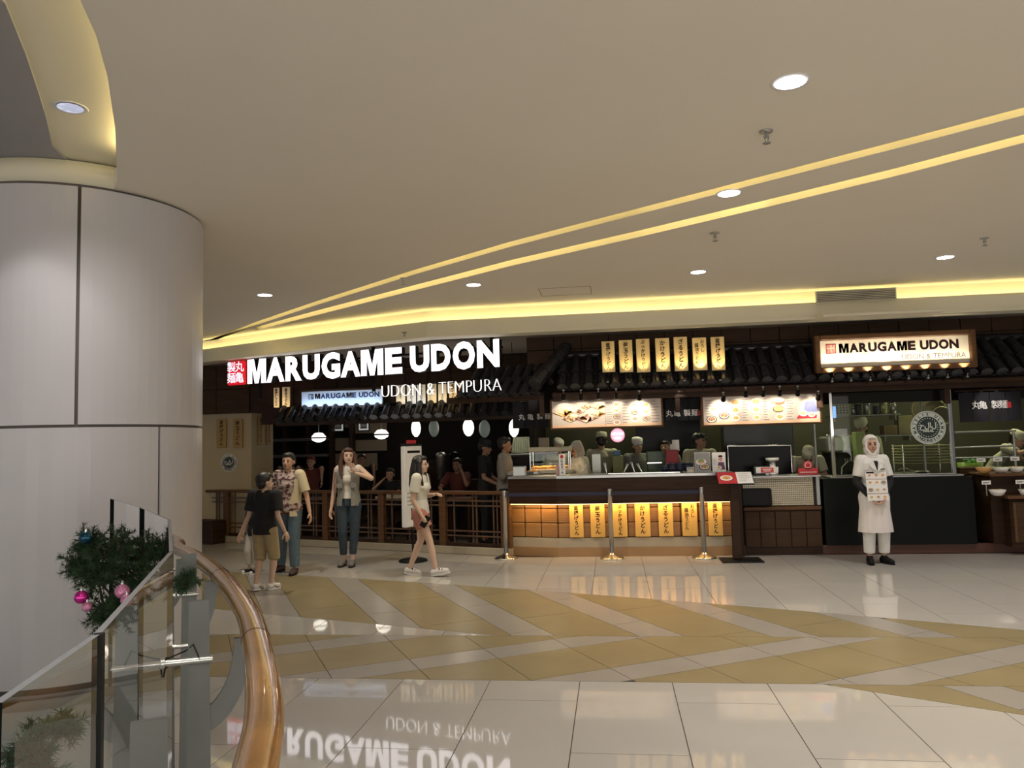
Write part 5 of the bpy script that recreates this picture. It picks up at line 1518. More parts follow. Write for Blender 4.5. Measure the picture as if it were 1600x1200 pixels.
# black glazed case with steel rim
a, b = PY(1137, 697, 11.45), PY(1238, 738, 11.45)
o = thing('rimmed_black_case', 'black glazed case with a bright steel rim behind the mosaic counter', 'display case', ((a.x + b.x) / 2, 11.6, 0))
t = MB(); t.box(((a.x + b.x) / 2, 11.65, (a.z) / 2), (b.x - a.x, .36, a.z - .02), b=.01); t.build('body', M['blackgl'], o, True)
t = MB(); t.tube([(a.x, 11.46, b.z), (a.x, 11.46, a.z), (b.x, 11.46, a.z - .01), (b.x, 11.46, b.z)], .014, 8); t.build('rim', M['chrome'], o, True)
# kitchen scale, small signs on the tiled counter
p = PY(1209, 740, 11.15)
zt_ = PY(1220, 746, 10.9).z + .025
o = thing('white_scale', 'white kitchen scale with a round pan on the mosaic counter', 'scale', (p.x, 11.2, zt_))
t = MB(); t.lathe([(.075, 0), (.07, .02), (.04, .10), (.035, .18)], n=4); t.build('body', M['white'], o)
t = MB(); t.lathe([(.02, .18), (.085, .20), (.09, .235), (.084, .235), (.02, .20)], n=24); t.build('pan', M['white'], o)
t = MB(); t.box((-.16, 0, .06), (.20, .12, .12), b=.015); t.build('display', mat('slate plastic', (.05, .06, .07), .4), o)
p = PY(1199, 742, 11.0)
o = thing('card_holder', 'white card with a red band standing on the mosaic counter', 'sign', (p.x, 11.0, zt_))
t = MB(); t.box((0, 0, .075), (.30, .01, .08), b=.003); t.build('card', M['paper'], o)
t = MB(); t.box((0, .01, .02), (.05, .05, .04), b=.004); t.build('stand', M['bsteel'], o)
c = Canvas((0, -.005, .075), (1, 0, 0), (0, 0, 1), .001); c.rect(-.085, -.034, .085, .034, mat('bright red print', (.62, .04, .05), .5)); c.rect(-.06, .004, .06, .016, M['paper'], 2); c.rect(-.05, -.018, .05, -.008, M['paper'], 2); c.mb.build('print', c.mats, o)
p = PY(1263, 742, 10.98)
o = thing('red_notice_stand', 'red notice stand with round seal in front of the bending cook', 'sign', (p.x, 10.98, zt_))
t = MB(); t.box((0, 0, .045), (.26, .012, .09), b=.004); t.frus((0, -.006, .13), (0, .006, .13), .06, .06, 20); t.build('plate', mat('bright red print', (.62, .04, .05), .5), o)
c = Canvas((0, -.007, .13), (1, 0, 0), (0, 0, 1), .001); c.ell(0, 0, .042, .042, M['paper'], 1, 16); c.ell(0, 0, .034, .034, M['red'], 2, 16); c.rect(-.11, -.10, .11, -.09, M['paper'], 2); c.mb.build('print', c.mats, o)

# ---- behind the glass screen
def kshelf(label, xa, xb, y, Y, dep=.3):
    a, b = PY(xa, y, Y), PY(xb, y, Y); zz = (a.z + b.z) / 2
    o = thing('wall_shelf', label, 'shelf', ((a.x + b.x) / 2, Y, zz), 0, 'kitchen wall shelves')
    t = MB(); t.box((0, dep / 2, -.012), (b.x - a.x, dep, .025), b=.004); t.build('board', M['kitsteel'], o)
    for s in (-1, 1):
        t = MB(); t.box((s * ((b.x - a.x) / 2 - .08), dep / 2, -.06), (.02, dep, .08), b=.004); t.build('bracket', M['kitsteel'], o)
    return zz, a.x, b.x
z, xa, xb = kshelf('upper kitchen shelf with steel canisters behind the glass screen', 1296, 1408, 648, 13.0)
jars = [(1317, .42, M['paper'], 'square pale notice board'), ]
o = thing('printed_board', 'pale board printed with rows of small pictures on the upper kitchen shelf', 'notice', (PY(1316, 640, 12.98).x, 12.98, z + .001))
w_ = .28
t = MB(); t.box((0, .01, .13), (w_, .02, .26), b=.003); t.build('board', mat('pale green card', (.42, .42, .24), .5), o)
c = Canvas((-w_ / 2, -.0005, 0), (1, 0, 0), (0, 0, 1))
for i in range(4):
    for j in range(5): c.rect(.05 + i * .05, .03 + j * .04, .075 + i * .05, .05 + j * .04, M['ink'])
c.mb.build('print', c.mats, o)
for i, (x, r, h, m) in enumerate(((1333, .04, .13, 0), (1341, .05, .20, 1), (1355, .06, .22, 0), (1369, .05, .16, 1), (1381, .06, .22, 2), (1396, .05, .18, 0))):
    p = PY(x, 645, 13.1)
    o = thing('steel_canister', f'canister on the upper kitchen shelf, {READ[i]} from the pale printed board', 'canister', (p.x, 13.1, z + .001), 0, 'kitchen canisters')
    t = MB(); t.lathe([(r, 0), (r, h * .86), (r * .9, h * .9)], n=16); t.build('body', [M['steel'], M['bowl'], mat('olive tin', (.45, .46, .24), .3, metal=.5)][m], o)
    t = MB(); t.lathe([(r * .92, h * .88), (r * .92, h), (.003, h + .005)], n=16); t.build('lid', M['chrome'], o)
z, xa, xb = kshelf('lower kitchen shelf with boxes behind the glass screen', 1375, 1430, 679, 13.0)
for i, (x, w, h, cc, lab) in enumerate(((1388, .26, .15, (.30, .20, .08), 'brown carton on the lower kitchen shelf'), (1413, .30, .30, (.36, .32, .16), 'olive carton on the lower kitchen shelf near the round sieves'))):
    t = MB(); t.box((PY(x, 670, 13.15).x, 13.15, z + h / 2 + .001), (w * .8, .2, h), b=.006); tag(t.build('carton', mat(f'carton {i}', cc, .6, noise=.2, nscale=5)), lab, 'box')
# hood, blue screen
a, b = PY(1296, 612, 12.6), PY(1370, 620, 12.6)
t = MB(); t.box(((a.x + b.x) / 2, 12.8, a.z), (b.x - a.x + .6, .5, .10), b=.01); t.box(((a.x + b.x) / 2, 12.8, (a.z + 3.14) / 2), (.3, .3, 3.14 - a.z)); tag(t.build('extractor_hood', mat('pale hood', (.36, .37, .24), .4)), 'long pale extractor hood high behind the glass screen', 'hood')
pxbox('blue_screen', 'small glowing blue screen beside the glass screen post', 'screen', 1299, 635, 1307, 653, 12.5, .04, mat('blue display', (.1, .3, 1), .4, em=(.22, .45, 1), es=1.3))
# noodle machine
a, b = PY(1292, 682, 12.0), PY(1352, 706, 12.0)
o = thing('noodle_machine', 'wide steel noodle machine with a chrome lip behind the glass screen', 'machine', ((a.x + b.x) / 2, 12.3, 1.0))
t = MB(); t.box(((a.x + b.x) / 2, 12.3, (a.z + b.z) / 2), (b.x - a.x, .5, a.z - b.z), b=.03); t.build('housing', M['kitsteel'], o, True)
t = MB(); t.tube([(a.x, 12.03, a.z + .01), (b.x, 12.03, a.z + .01)], .016, 8); t.build('lip', M['chrome'], o, True)
t = MB(); t.box(((a.x + b.x) / 2, 12.3, (b.z + 1.0) / 2), (b.x - a.x - .1, .44, b.z - 1.0)); t.build('base', M['black'], o, True)
c = Canvas((a.x + .08, 12.075, 1.06), (1, 0, 0), (0, 0, 1)); c.text('HAR-H', .30, .15, .085, mat('pale print', (.6, .62, .5), .6), 2); c.build('lettering', o)
pxbox('lime_control_box', 'lime green control box on the noodle machine', 'control box', 1337, 675, 1352, 704, 11.75, .2, mat('lime enamel', (.36, .45, .14), .4), floorz=1.0)
# trays stack with bright edges
a, b = PY(1402, 697, 11.7), PY(1482, 722, 11.7)
o = thing('tray_rack', 'rack of stacked noodle trays with bright edges below the round emblem', 'rack', ((a.x + b.x) / 2, 11.75, z1 + .02))
n = 7
for k in range(n):
    zz = b.z + (a.z - b.z) * k / (n - 1)
    t = MB(); t.box(((a.x + b.x) / 2, 11.75, zz), (b.x - a.x, .4, .014), b=.003); t.build('tray', mat('tray wood', (.48, .44, .20), .4), o, True)
for x in (a.x + .02, b.x - .02):
    for y in (11.56, 11.94):
        t = MB(); t.frus((x, y, .99), (x, y, a.z + .02), .01, .01, 6); t.build('upright', M['chrome'], o, True)
p = PY(1432, 738, 11.3)
o = thing('strainer', 'wire noodle strainer lying on the worktop behind the glass', 'strainer', (p.x, 11.12, z1 + .03))
t = MB(); t.lathe([(.10, .03), (.095, .035), (.06, .0), (.003, -.004)], n=18); t.build('basket', M['steel'], o)
t = MB(); t.tube([(-.08, 0, .03), (-.22, .0, .09), (-.30, .0, .06)], .008, 6); t.build('handle', M['chrome'], o)
p = PY(1313, 735, 11.2)
o = thing('steel_swan_tap', 'small steel tap standing on the worktop by the glass screen post', 'tap', (p.x, 11.15, z1 + .02))
t = MB(); t.lathe([(.06, 0), (.05, .012), (.012, .02)], n=16); t.build('base', M['chrome'], o)
t = MB(); t.tube([(0, 0, .02), (.01, 0, .12), (.05, 0, .16), (.09, 0, .2)], .009, 8); t.build('spout', M['chrome'], o)
for i, (x, y, r) in enumerate(((1445, 640, .20), (1461, 642, .17), (1472, 650, .14))):
    p = PY(x, y, 12.9 - .08 * i)
    o = thing('bamboo_sieve', f'round woven bamboo sieve hanging in the kitchen, {["largest and hindmost", "middle", "smallest and nearest the post"][i]}', 'sieve', (p.x, 12.9 - .08 * i, p.z), 0, 'hanging bamboo sieves')
    t = MB(); t.frus((0, 0, 0), (0, .02, 0), r * .95, r * .9, 28); t.build('weave', mat('bamboo weave', (.26, .23, .13), .6, bump=.6, bscale=90), o)
    t = MB(); t.tube([(r * math.cos(2 * PI * k / 28), 0, r * math.sin(2 * PI * k / 28)) for k in range(28)], .012, 6, closed=True); t.build('rim', mat('bamboo rim', (.34, .29, .15), .5), o)
    t = MB(); t.frus((0, .01, r), (0, .01, 3.14 - p.z), .003, .003, 5); t.build('cord', M['black'], o)
# right hand side beyond the glass: rails and bright green tub
o = thing('counter_guard_rail', 'grey steel guard rail around the counter past the glass screen', 'rail', (5.2, 11.4, 0))
for (x1, y1, x2, y2) in ((1492, 676, 1587, 673), (1492, 700, 1587, 696), (1492, 716, 1590, 714)):
    p, q = PY(x1, y1, 11.3), PY(x2, y2, 11.3); t = MB(); t.frus(p, q, .013, .013, 8); t.build('bar', M['bsteel'], o, True)
p, q = PY(1583, 673, 11.3), PY(1587, 720, 11.3); t = MB(); t.frus(p, (q.x, 11.3, 1.0), .016, .016, 8); t.build('upright', M['bsteel'], o, True)
p = PY(1515, 712, 12.1)
o = thing('green_tub', 'bright green tub of leaves past the glass screen', 'tub', (p.x, 12.1, .951))
t = MB(); t.lathe([(.14, 0), (.17, .18), (.165, .18), (.135, .01), (.003, .01)], n=20); t.build('tub', mat('bright green plastic', (.25, .45, .06), .4), o)
t = MB(); rr = random.Random(9)
for q in range(24): t.ell((rr.uniform(-.1, .1), rr.uniform(-.1, .1), .18 + rr.random() * .06), (.04, .03, .02), 6, 4)
t.build('leaves', mat('leaf green', (.10, .26, .04), .5), o, kind='stuff')
for i in range(3):
    a = PY(1497, 722 + 6 * i, 11.6)
    t = MB(); t.box((a.x + .22, 11.75, 1.0 + .034 * (2 - i)), (.40, .28, .028), b=.006); tag(t.build('wooden_tray', M['wood']), f'brown wooden tray past the glass screen, {["top", "middle", "bottom"][i]} of its pile', 'tray', 'piled wooden trays')
t = MB(); t.box((5.05, 11.75, .49), (.9, .5, .96), b=.01); tag(t.build('side_cabinet', M['woodd']), 'dark cabinet behind the display cabinet, under the tray pile', 'cabinet')
# air grille on the cove
a, b = PY(1275, 460, 10.3), PY(1400, 470, 10.3)
o = thing('air_grille', 'slotted white air grille set in the ceiling cove above the framed sign', 'air vent', ((a.x + b.x) / 2, 10.30, 3.30))
t = MB(); w = b.x - a.x
for (dz, sz) in ((0, .015), (.15, .015)): t.box((0, 0, dz), (w, .03, sz), b=.003)
for s in (-1, 1): t.box((s * w / 2, 0, .075), (.015, .03, .165), b=.003)
t.build('frame', M['cream'], o)
t = MB(); t.box((0, .02, .075), (w, .01, .15)); t.build('backing', M['gap'], o)
for k in range(6):
    t = MB(); t.box((0, 0, .02 + k * .022), (w - .02, .02, .010), b=.002); t.build('slat', M['cream'], o)
t = MB(); t.box(((a.x + b.x) / 2 + .2, 10.15, 3.085), (w + .45, .42, .035), b=.006); t.build('trim_2', M['cream'], kind='structure')
# ================================================================== PEOPLE
SKIN = mat('warm skin', (.50, .30, .20), .55); SKINP = mat('pale skin', (.62, .42, .32), .55); SKIND = mat('brown skin', (.36, .20, .13), .55)
HAIR = mat('black hair', (.012, .009, .008), .45); HAIRB = mat('reddish brown hair', (.07, .025, .016), .45)
EYEM = mat('dark eye', (.02, .012, .01), .3); LIP = mat('lip', (.36, .12, .10), .5)

def remesh(mb, voxel, smooth=2, fac=.5):
    me = mb.mesh('tmp', [EYEM]); o = bpy.data.objects.new('tmp', me); COL.objects.link(o)
    m = o.modifiers.new('r', 'REMESH'); m.mode = 'VOXEL'; m.voxel_size = voxel; m.use_smooth_shade = True
    if smooth:
        s = o.modifiers.new('s', 'SMOOTH'); s.factor = fac; s.iterations = smooth
    dg = bpy.context.evaluated_depsgraph_get(); e = o.evaluated_get(dg); out = bpy.data.meshes.new_from_object(e)
    bpy.data.objects.remove(o); bpy.data.meshes.remove(me)
    return out
def part_from(me, name, m, parent, extra=None):
    """me: remeshed mesh; extra: MB joined into the same mesh"""
    if extra is not None:
        bm = bmesh.new(); bm.from_mesh(me); e = extra.mesh('x', [m]); bm.from_mesh(e); bm.to_mesh(me); bm.free(); bpy.data.meshes.remove(e)
    me.name = name; me.materials.clear(); me.materials.append(m)
    for p in me.polygons: p.use_smooth = True; p.material_index = 0
    o = bpy.data.objects.new(name, me); COL.objects.link(o); o.parent = parent
    return o
V3 = Vector
def capsule(t, a, b, ra, rb, n=12):
    t.frus(a, b, ra, rb, n); t.ell(a, ra * 1.0, n, 8); t.ell(b, rb * 1.0, n, 8)
def limb(t, pts, rs, n=12, endcap=True):
    for i in range(len(pts) - 1): t.frus(pts[i], pts[i + 1], rs[i], rs[i + 1], n)
    for i in range(len(pts)):
        if 0 < i < len(pts) - 1 or endcap or i == 0: t.ell(pts[i], rs[i], n, 8)
def hand(mb, wrist, d, palm_n, H, curl=.5, spread=.12):
    """palm, four unequal two-bone fingers and a thumb; d: direction of the fingers, palm_n: out of the palm"""
    d = V3(d).normalized(); n = V3(palm_n); n = (n - d * n.dot(d)).normalized(); s = d.cross(n)
    L = H * .105; pw = L * .42
    c = wrist + d * (L * .26)
    B = Matrix((s, d, n)).transposed().to_4x4()
    mb.ell(c, (pw * .52, L * .30, L * .115), 10, 7, 0, B)
    for i, (u, ln) in enumerate(((-.36, .40), (-.13, .46), (.11, .43), (.33, .34))):
        p0 = c + s * (pw * u * 1.15) + d * (L * .20); a = spread * (u * 2)
        d1 = (d + s * a + n * (curl * .55)).normalized(); p1 = p0 + d1 * (L * ln * .52)
        d2 = (d1 + n * curl * 1.1).normalized(); p2 = p1 + d2 * (L * ln * .48)
        r = L * .062
        mb.frus(p0, p1, r, r * .92, 7); mb.ell(p1, r * .92, 7, 5); mb.frus(p1, p2, r * .92, r * .7, 7); mb.ell(p2, r * .7, 7, 5)
    for sd in (-1,):
        p0 = c + s * (pw * .45 * sd) - d * (L * .12); p1 = p0 + (s * sd * .75 + d * .65 + n * .3).normalized() * L * .24; p2 = p1 + (s * sd * .25 + d * .9 + n * .4).normalized() * L * .19
        r = L * .075
        mb.frus(p0, p1, r, r * .9, 7); mb.ell(p1, r * .9, 7, 5); mb.frus(p1, p2, r * .9, r * .7, 7); mb.ell(p2, r * .7, 7, 5)

def person(label, loc, rz, H, pose=None, skin=SKIN, hair=('short', HAIR), top=None, bottom=None, shoes=None, cat='person', yaw=0.0, nod=0.0, tilt=0.0, vox=.011, female=False, headk=1.0, fat=1.0, curl=(.5, .5), group=None, palms=None, hdirs=None):
    """one figure; local frame faces -y, z up, joints in units of the height"""
    o = thing('person', label, cat, loc, rz, group)
    J = dict(hip=(0, 0, .525), chest=(0, 0, .72), neck=(0, .0, .845), head=(0, -.008, .925))
    sw = (.098 if female else .112)
    for s, k in ((-1, 'r'), (1, 'l')):
        J.update({'sh' + k: (s * sw, 0, .815), 'el' + k: (s * (sw + .025), .012, .635), 'wr' + k: (s * (sw + .03), -.02, .485),
                  'hp' + k: (s * .052, 0, .515), 'kn' + k: (s * .055, -.012, .285), 'an' + k: (s * .055, .008, .048), 'to' + k: (s * .062, -.105, .018)})
    J.update(pose or {})
    J = {k: V3(v) * H for k, v in J.items()}
    hs = H * headk
    t = MB()
    hip, ch, nk, hd = J['hip'], J['chest'], J['neck'], J['head']
    # trunk
    up = (nk - hip)
    def at_(f, rx, ry): p = hip + up * f if f > .6 or f < .01 else hip.lerp(ch, f / .6); return (p.x, p.y, p.z, rx * H, ry * H)
    kk = fat
    prof = [(-.05, .060, .045), (0, .086 * kk, .060 * kk), (.12, .084 * kk, .060 * kk), (.32, .070 * kk, .050 * kk), (.60, (.080 if female else .088) * kk, .056 * kk), (.80, .086 * kk if female else .097 * kk, .052 * kk), (.93, .060, .036), (1.0, .032, .030)]
    t.loft([at_(*p) for p in prof], 18)
    if female: t.ell(ch + (J['shr'] - J['shl']).cross(up).normalized() * 0 + V3((0, -.035 * H, .01 * H)), (.062 * H, .036 * H, .034 * H), 14, 8)
    for k in 'rl':
        limb(t, [J['sh' + k], J['el' + k], J['wr' + k]], [.031 * H * (.88 if female else 1), .022 * H, .0145 * H])
        t.frus(J['sh' + k], nk - V3((0, 0, .01 * H)), .027 * H, .026 * H, 12)
        limb(t, [J['hp' + k], J['kn' + k], J['kn' + k].lerp(J['an' + k], .35), J['an' + k]], [.052 * H, .031 * H, .031 * H, .018 * H])
        f0 = J['an' + k] - V3((0, 0, .018 * H)); f1 = J['to' + k]
        limb(t, [f0, f0.lerp(f1, .6), f1], [.020 * H, .018 * H, .013 * H])
    # neck and head
    t.frus(nk - V3((0, 0, .02 * H)), hd - V3((0, 0, .02 * H)), .030 * H, .026 * H, 12)
    RH = Matrix.Translation(hd) @ Matrix.Rotation(yaw, 4, 'Z') @ Matrix.Rotation(nod, 4, 'X') @ Matrix.Rotation(tilt, 4, 'Y')
    def hp(x, y, z): return RH @ (V3((x, y, z)) * hs)
    R3 = RH.to_3x3().to_4x4()
    t.ell(hp(0, .008, .014), (.0475 * hs, .057 * hs, .054 * hs), 16, 12, 0, R3)
    t.ell(hp(0, -.018, -.022), (.036 * hs, .036 * hs, .044 * hs), 14, 10, 0, R3)
    t.ell(hp(0, -.040, -.050), (.016 * hs, .014 * hs, .012 * hs), 10, 7, 0, R3)
    t.frus(hp(0, -.046, .010), hp(0, -.060, -.013), .005 * hs, .0095 * hs, 8); t.ell(hp(0, -.058, -.014), .0098 * hs, 8, 6)
    for s in (-1, 1):
        t.ell(hp(s * .047, .008, -.004), (.006 * hs, .012 * hs, .018 * hs), 8, 7, 0, R3)
        t.ell(hp(s * .020, -.040, -.014), (.012 * hs, .009 * hs, .012 * hs), 8, 6, 0, R3)
    me = remesh(t, vox * .8, 1)
    hb = MB()
    for k, s in (('r', -1), ('l', 1)):
        d = (J['wr' + k] - J['el' + k]).normalized()
        if hdirs and k in hdirs: d = V3(hdirs[k])
        pn = V3((-s, -.2, 0)) if not (palms and k in palms) else V3(palms[k])
        hand(hb, J['wr' + k], d, pn, H, curl[0 if k == 'r' else 1])
    part_from(me, 'body', skin, o, hb)
    for s in (-1, 1):
        e = MB(); e.ell(hp(s * .0185, -.0475, .002), (.0078 * hs, .0055 * hs, .0050 * hs), 8, 6, 0, R3); e.build('eye', EYEM, o)
        e = MB(); e.ell(hp(s * .0185, -.0475, .016), (.012 * hs, .005 * hs, .0028 * hs), 8, 5, 0, R3); e.build('eyebrow', HAIR, o)
    e = MB(); e.ell(hp(0, -.0535, -.034), (.014 * hs, .005 * hs, .0050 * hs), 10, 6, 0, R3); e.build('mouth', LIP, o)
    ctx = dict(o=o, J=J, H=H, hp=hp, R3=R3, hs=hs, at=at_, RH=RH, female=female, vox=vox, prof=prof, fat=kk)
    # hair
    kind, hm = hair
    if kind:
        t = MB()
        if kind in ('short', 'bob', 'long', 'bun'):
            t.ell(hp(0, .016, .024), (.053 * hs, .058 * hs, .054 * hs), 16, 12, 0, R3)
            t.ell(hp(0, -.022, .052), (.040 * hs, .030 * hs, .020 * hs), 12, 8, 0, R3)
            t.ell(hp(0, .032, -.006), (.046 * hs, .036 * hs, .042 * hs), 12, 8, 0, R3)
        if kind in ('bob', 'long'):
            for s in (-1, 1):
                limb(t, [hp(s * .043, -.012, .028), hp(s * .052, .000, -.02), hp(s * .054, .004, -.075)], [.016 * hs, .017 * hs, .015 * hs], 8)
            limb(t, [hp(0, .045, .0), hp(0, .05, -.05), hp(0, .048, -.09)], [.036 * hs, .04 * hs, .034 * hs], 10)
            for s in (-1, 1): limb(t, [hp(s * .03, .035, .0), hp(s * .038, .035, -.05), hp(s * .04, .03, -.095)], [.024 * hs, .026 * hs, .02 * hs], 10)
        if kind == 'long':
            for s in (-1, -.3, .3, 1): limb(t, [hp(s * .036, .042, -.03), hp(s * .04, .055, -.12), hp(s * .034, .05, -.21)], [.024 * hs, .024 * hs, .010 * hs], 8)
            for s in (-1, 1): limb(t, [hp(s * .050, -.004, .02), hp(s * .062, -.008, -.06), hp(s * .060, -.022, -.13), hp(s * .050, -.040, -.19)], [.018 * hs, .022 * hs, .018 * hs, .008 * hs], 8)
            limb(t, [hp(0, .05, -.06), hp(0, .062, -.16), hp(0, .055, -.26)], [.042 * hs, .036 * hs, .014 * hs], 10)
        if kind == 'bun': t.ell(hp(0, .075, .02), .026 * hs, 10, 8)
        part_from(remesh(t, vox * .8, 1), 'hair', hm, o)
    if top: make_top(ctx, **top)
    if bottom: make_bottom(ctx, **bottom)
    if shoes: make_shoes(ctx, **shoes)
    return ctx

def sliced(me, co, no):
    bm = bmesh.new(); bm.from_mesh(me)
    bmesh.ops.bisect_plane(bm, geom=bm.verts[:] + bm.edges[:] + bm.faces[:], plane_co=co, plane_no=no, clear_outer=True)
    bm.to_mesh(me); bm.free(); return me
def make_top(c, m, sleeve=.5, hem=-.02, name='shirt', ease=.010, flare=0.0, m2=None, collar=False):
    J, H, o = c['J'], c['H'], c['o']; t = MB(); e = ease * H * .62 + .004
    pr = [(-.20 if hem < -.1 else -.12, .088, .064), (0, .090 * c['fat'], .064 * c['fat']), (.12, .088 * c['fat'], .064 * c['fat'])] + c['prof'][3:6] + [(.93, .060, .040), (.975, .037, .034)]
    t.loft([(lambda q: (q[0], q[1], q[2], q[3] + e + flare * H * max(0, .4 - p[0]), q[4] + e + flare * H * max(0, .4 - p[0])))(c['at'](*p)) for p in pr], 20)
    if c['female']: t.ell(J['chest'] + V3((0, -.036 * H, .01 * H)), (.064 * H + e, .038 * H + e, .036 * H + e), 14, 8)
    for k in 'rl':
        s, el, w = J['sh' + k], J['el' + k], J['wr' + k]
        t.frus(s, J['neck'] - V3((0, 0, .012 * H)), .031 * H + e * .5, .029 * H, 12)
        r0, r1, r2 = .033 * H + e, .026 * H + e, .018 * H + e
        if sleeve <= 0: t.ell(s - V3((s.x * .10, 0, .01)), (.034 * H, .034 * H, .04 * H), 12, 8)
        elif sleeve <= .5: t.ell(s, r0, 12, 8); t.frus(s, s.lerp(el, sleeve * 1.5), r0, r1 + .006, 14)
        else: t.ell(s, r0, 12, 8); t.frus(s, el, r0, r1, 14); t.ell(el, r1, 12, 8); t.frus(el, el.lerp(w, (sleeve - .5) * 2), r1, r2, 14)
    me = remesh(t, c['vox'] * .8, 1)
    h = J['hip'] + (J['neck'] - J['hip']) * hem
    up = (J['chest'] - J['hip']).normalized()
    sliced(me, h, -up)
    return part_from(me, name, m, o)
def make_bottom(c, m, length=1.0, ease=.008, name='trousers', flare=0.0, waist=.08):
    J, H, o = c['J'], c['H'], c['o']; t = MB(); e = ease * H + .003
    t.loft([c['at'](-.06, .078 + ease, .055 + ease), c['at'](0.0, .088 * c['fat'] + ease, .062 * c['fat'] + ease), c['at'](waist * 2, .082 * c['fat'] + ease, .058 * c['fat'] + ease)], 18)
    for k in 'rl':
        h, n, a = J['hp' + k], J['kn' + k], J['an' + k]
        r0, r1, r2 = .053 * H + e, .034 * H + e + flare * H * .5, .022 * H + e + flare * H
        t.ell(h, r0, 14, 8)
        if length <= .5: t.frus(h, h.lerp(n, length * 2), r0, r0 + (r1 - r0) * length * 2 + flare * H, 16)
        else: t.frus(h, n, r0, r1, 16); t.ell(n, r1, 14, 8); t.frus(n, n.lerp(a, (length - .5) * 2), r1, r1 + (r2 - r1) * (length - .5) * 2, 16)
    return part_from(remesh(t, c['vox'] * .8, 1), name, m, o)
def make_shoes(c, m, sole=None, name='shoe', high=False, toe=None):
    J, H, o = c['J'], c['H'], c['o']
    for k in 'rl':
        a, f = J['an' + k], J['to' + k]; d = (f - (a - V3((0, 0, .03 * H)))); d.normalize()
        a0 = a - V3((0, 0, .022 * H)); heel = a0 - d * .022 * H
        t = MB(); limb(t, [heel, a0 + d * .035 * H, f - d * .005 * H], [.025 * H, .027 * H, .022 * H], 10)
        if high: t.frus(a0, a + V3((0, 0, .012 * H)), .026 * H, .024 * H, 12)
        me = remesh(t, .006, 1)
        s_ = part_from(me, name, m, o)
        side = d.cross(V3((0, 0, 1))).normalized(); upv = side.cross(d).normalized()
        t = MB(); B = Matrix((side, d, upv)).transposed().to_4x4()
        cc = (heel + f) / 2 - upv * .019 * H; L = (f - heel).length
        n = 20; V = []
        for z in (-.008 * H, .006 * H):
            for i in range(n):
                an = 2 * PI * i / n; V.append(cc + side * (.028 * H * math.cos(an)) + d * ((L / 2 + .024 * H) * math.sin(an)) + upv * z)
        t.add(V, [tuple(range(n - 1, -1, -1)), tuple(range(n, 2 * n))] + [(i, (i + 1) % n, n + (i + 1) % n, n + i) for i in range(n)])
        t.build('sole', sole or M['black'], s_)
        if toe:
            t = MB(); t.ell(f - d * .002 * H + upv * .002, (.0245 * H, .026 * H, .0215 * H), 10, 7, 0, B); t.build('toe_cap', toe, s_)
def cap_hat(c, m, h=.05, flat=True, tall=1.0):
    hp, hs = c['hp'], c['hs']
    t = MB(); rings = []
    prof = [(.054, .018), (.058, .045), (.056, .045 + .03 * tall), (.045, .052 + .034 * tall), (.003, .056 + .035 * tall)]
    n = 22; V = []
    for (r, z) in prof:
        for i in range(n):
            a = 2 * PI * i / n; V.append(hp(r * .93 * math.cos(a), .008 + r * 1.06 * math.sin(a), z + .012 * math.sin(a) * (1 if z < .03 else .3)))
    t.add(V, [(j * n + i, j * n + (i + 1) % n, (j + 1) * n + (i + 1) % n, (j + 1) * n + i) for j in range(len(prof) - 1) for i in range(n)], 0, True)
    return t.build('cap', m, c['o'])
def hijab(c, m):
    hp, hs, R3 = c['hp'], c['hs'], c['R3']; t = MB()
    t.ell(hp(0, .018, .020), (.060 * hs, .060 * hs, .064 * hs), 16, 12, 0, R3)
    t.ell(hp(0, .02, -.04), (.056 * hs, .055 * hs, .05 * hs), 14, 10, 0, R3)
    for s in (-1, 1): limb(t, [hp(s * .030, -.036, .050), hp(s * .046, -.026, .012), hp(s * .042, -.028, -.035), hp(s * .014, -.036, -.066)], [.008 * hs, .0085 * hs, .010 * hs, .012 * hs], 10)
    limb(t, [hp(-.026, -.040, .054), hp(0, -.046, .060), hp(.026, -.040, .054)], [.008 * hs, .008 * hs, .008 * hs], 10)
    t.ell(hp(0, -.008, -.075), (.046 * hs, .040 * hs, .022 * hs), 14, 8, 0, R3)
    t.ell(hp(0, .0, -.095), (.056 * hs, .046 * hs, .022 * hs), 14, 8, 0, R3)
    limb(t, [hp(.028, .045, .05), hp(.066, .042, .0), hp(.048, .03, -.06)], [.026 * hs, .012 * hs, .018 * hs], 10)
    return part_from(remesh(t, c['vox'] * .7, 2), 'headscarf', m, c['o'])

white_c = mat('white uniform cloth', (.72, .70, .66), .8, bump=.15, bscale=25)
cream_c = mat('cream uniform cloth', (.56, .55, .40), .8)
blk_c = mat('black cloth', (.010, .010, .011), .85)
jeans = mat('dark blue jeans', (.035, .055, .075), .8, noise=.35, nscale=30)
jeansb = mat('faded blue jeans', (.10, .15, .19), .8, noise=.25, nscale=25)

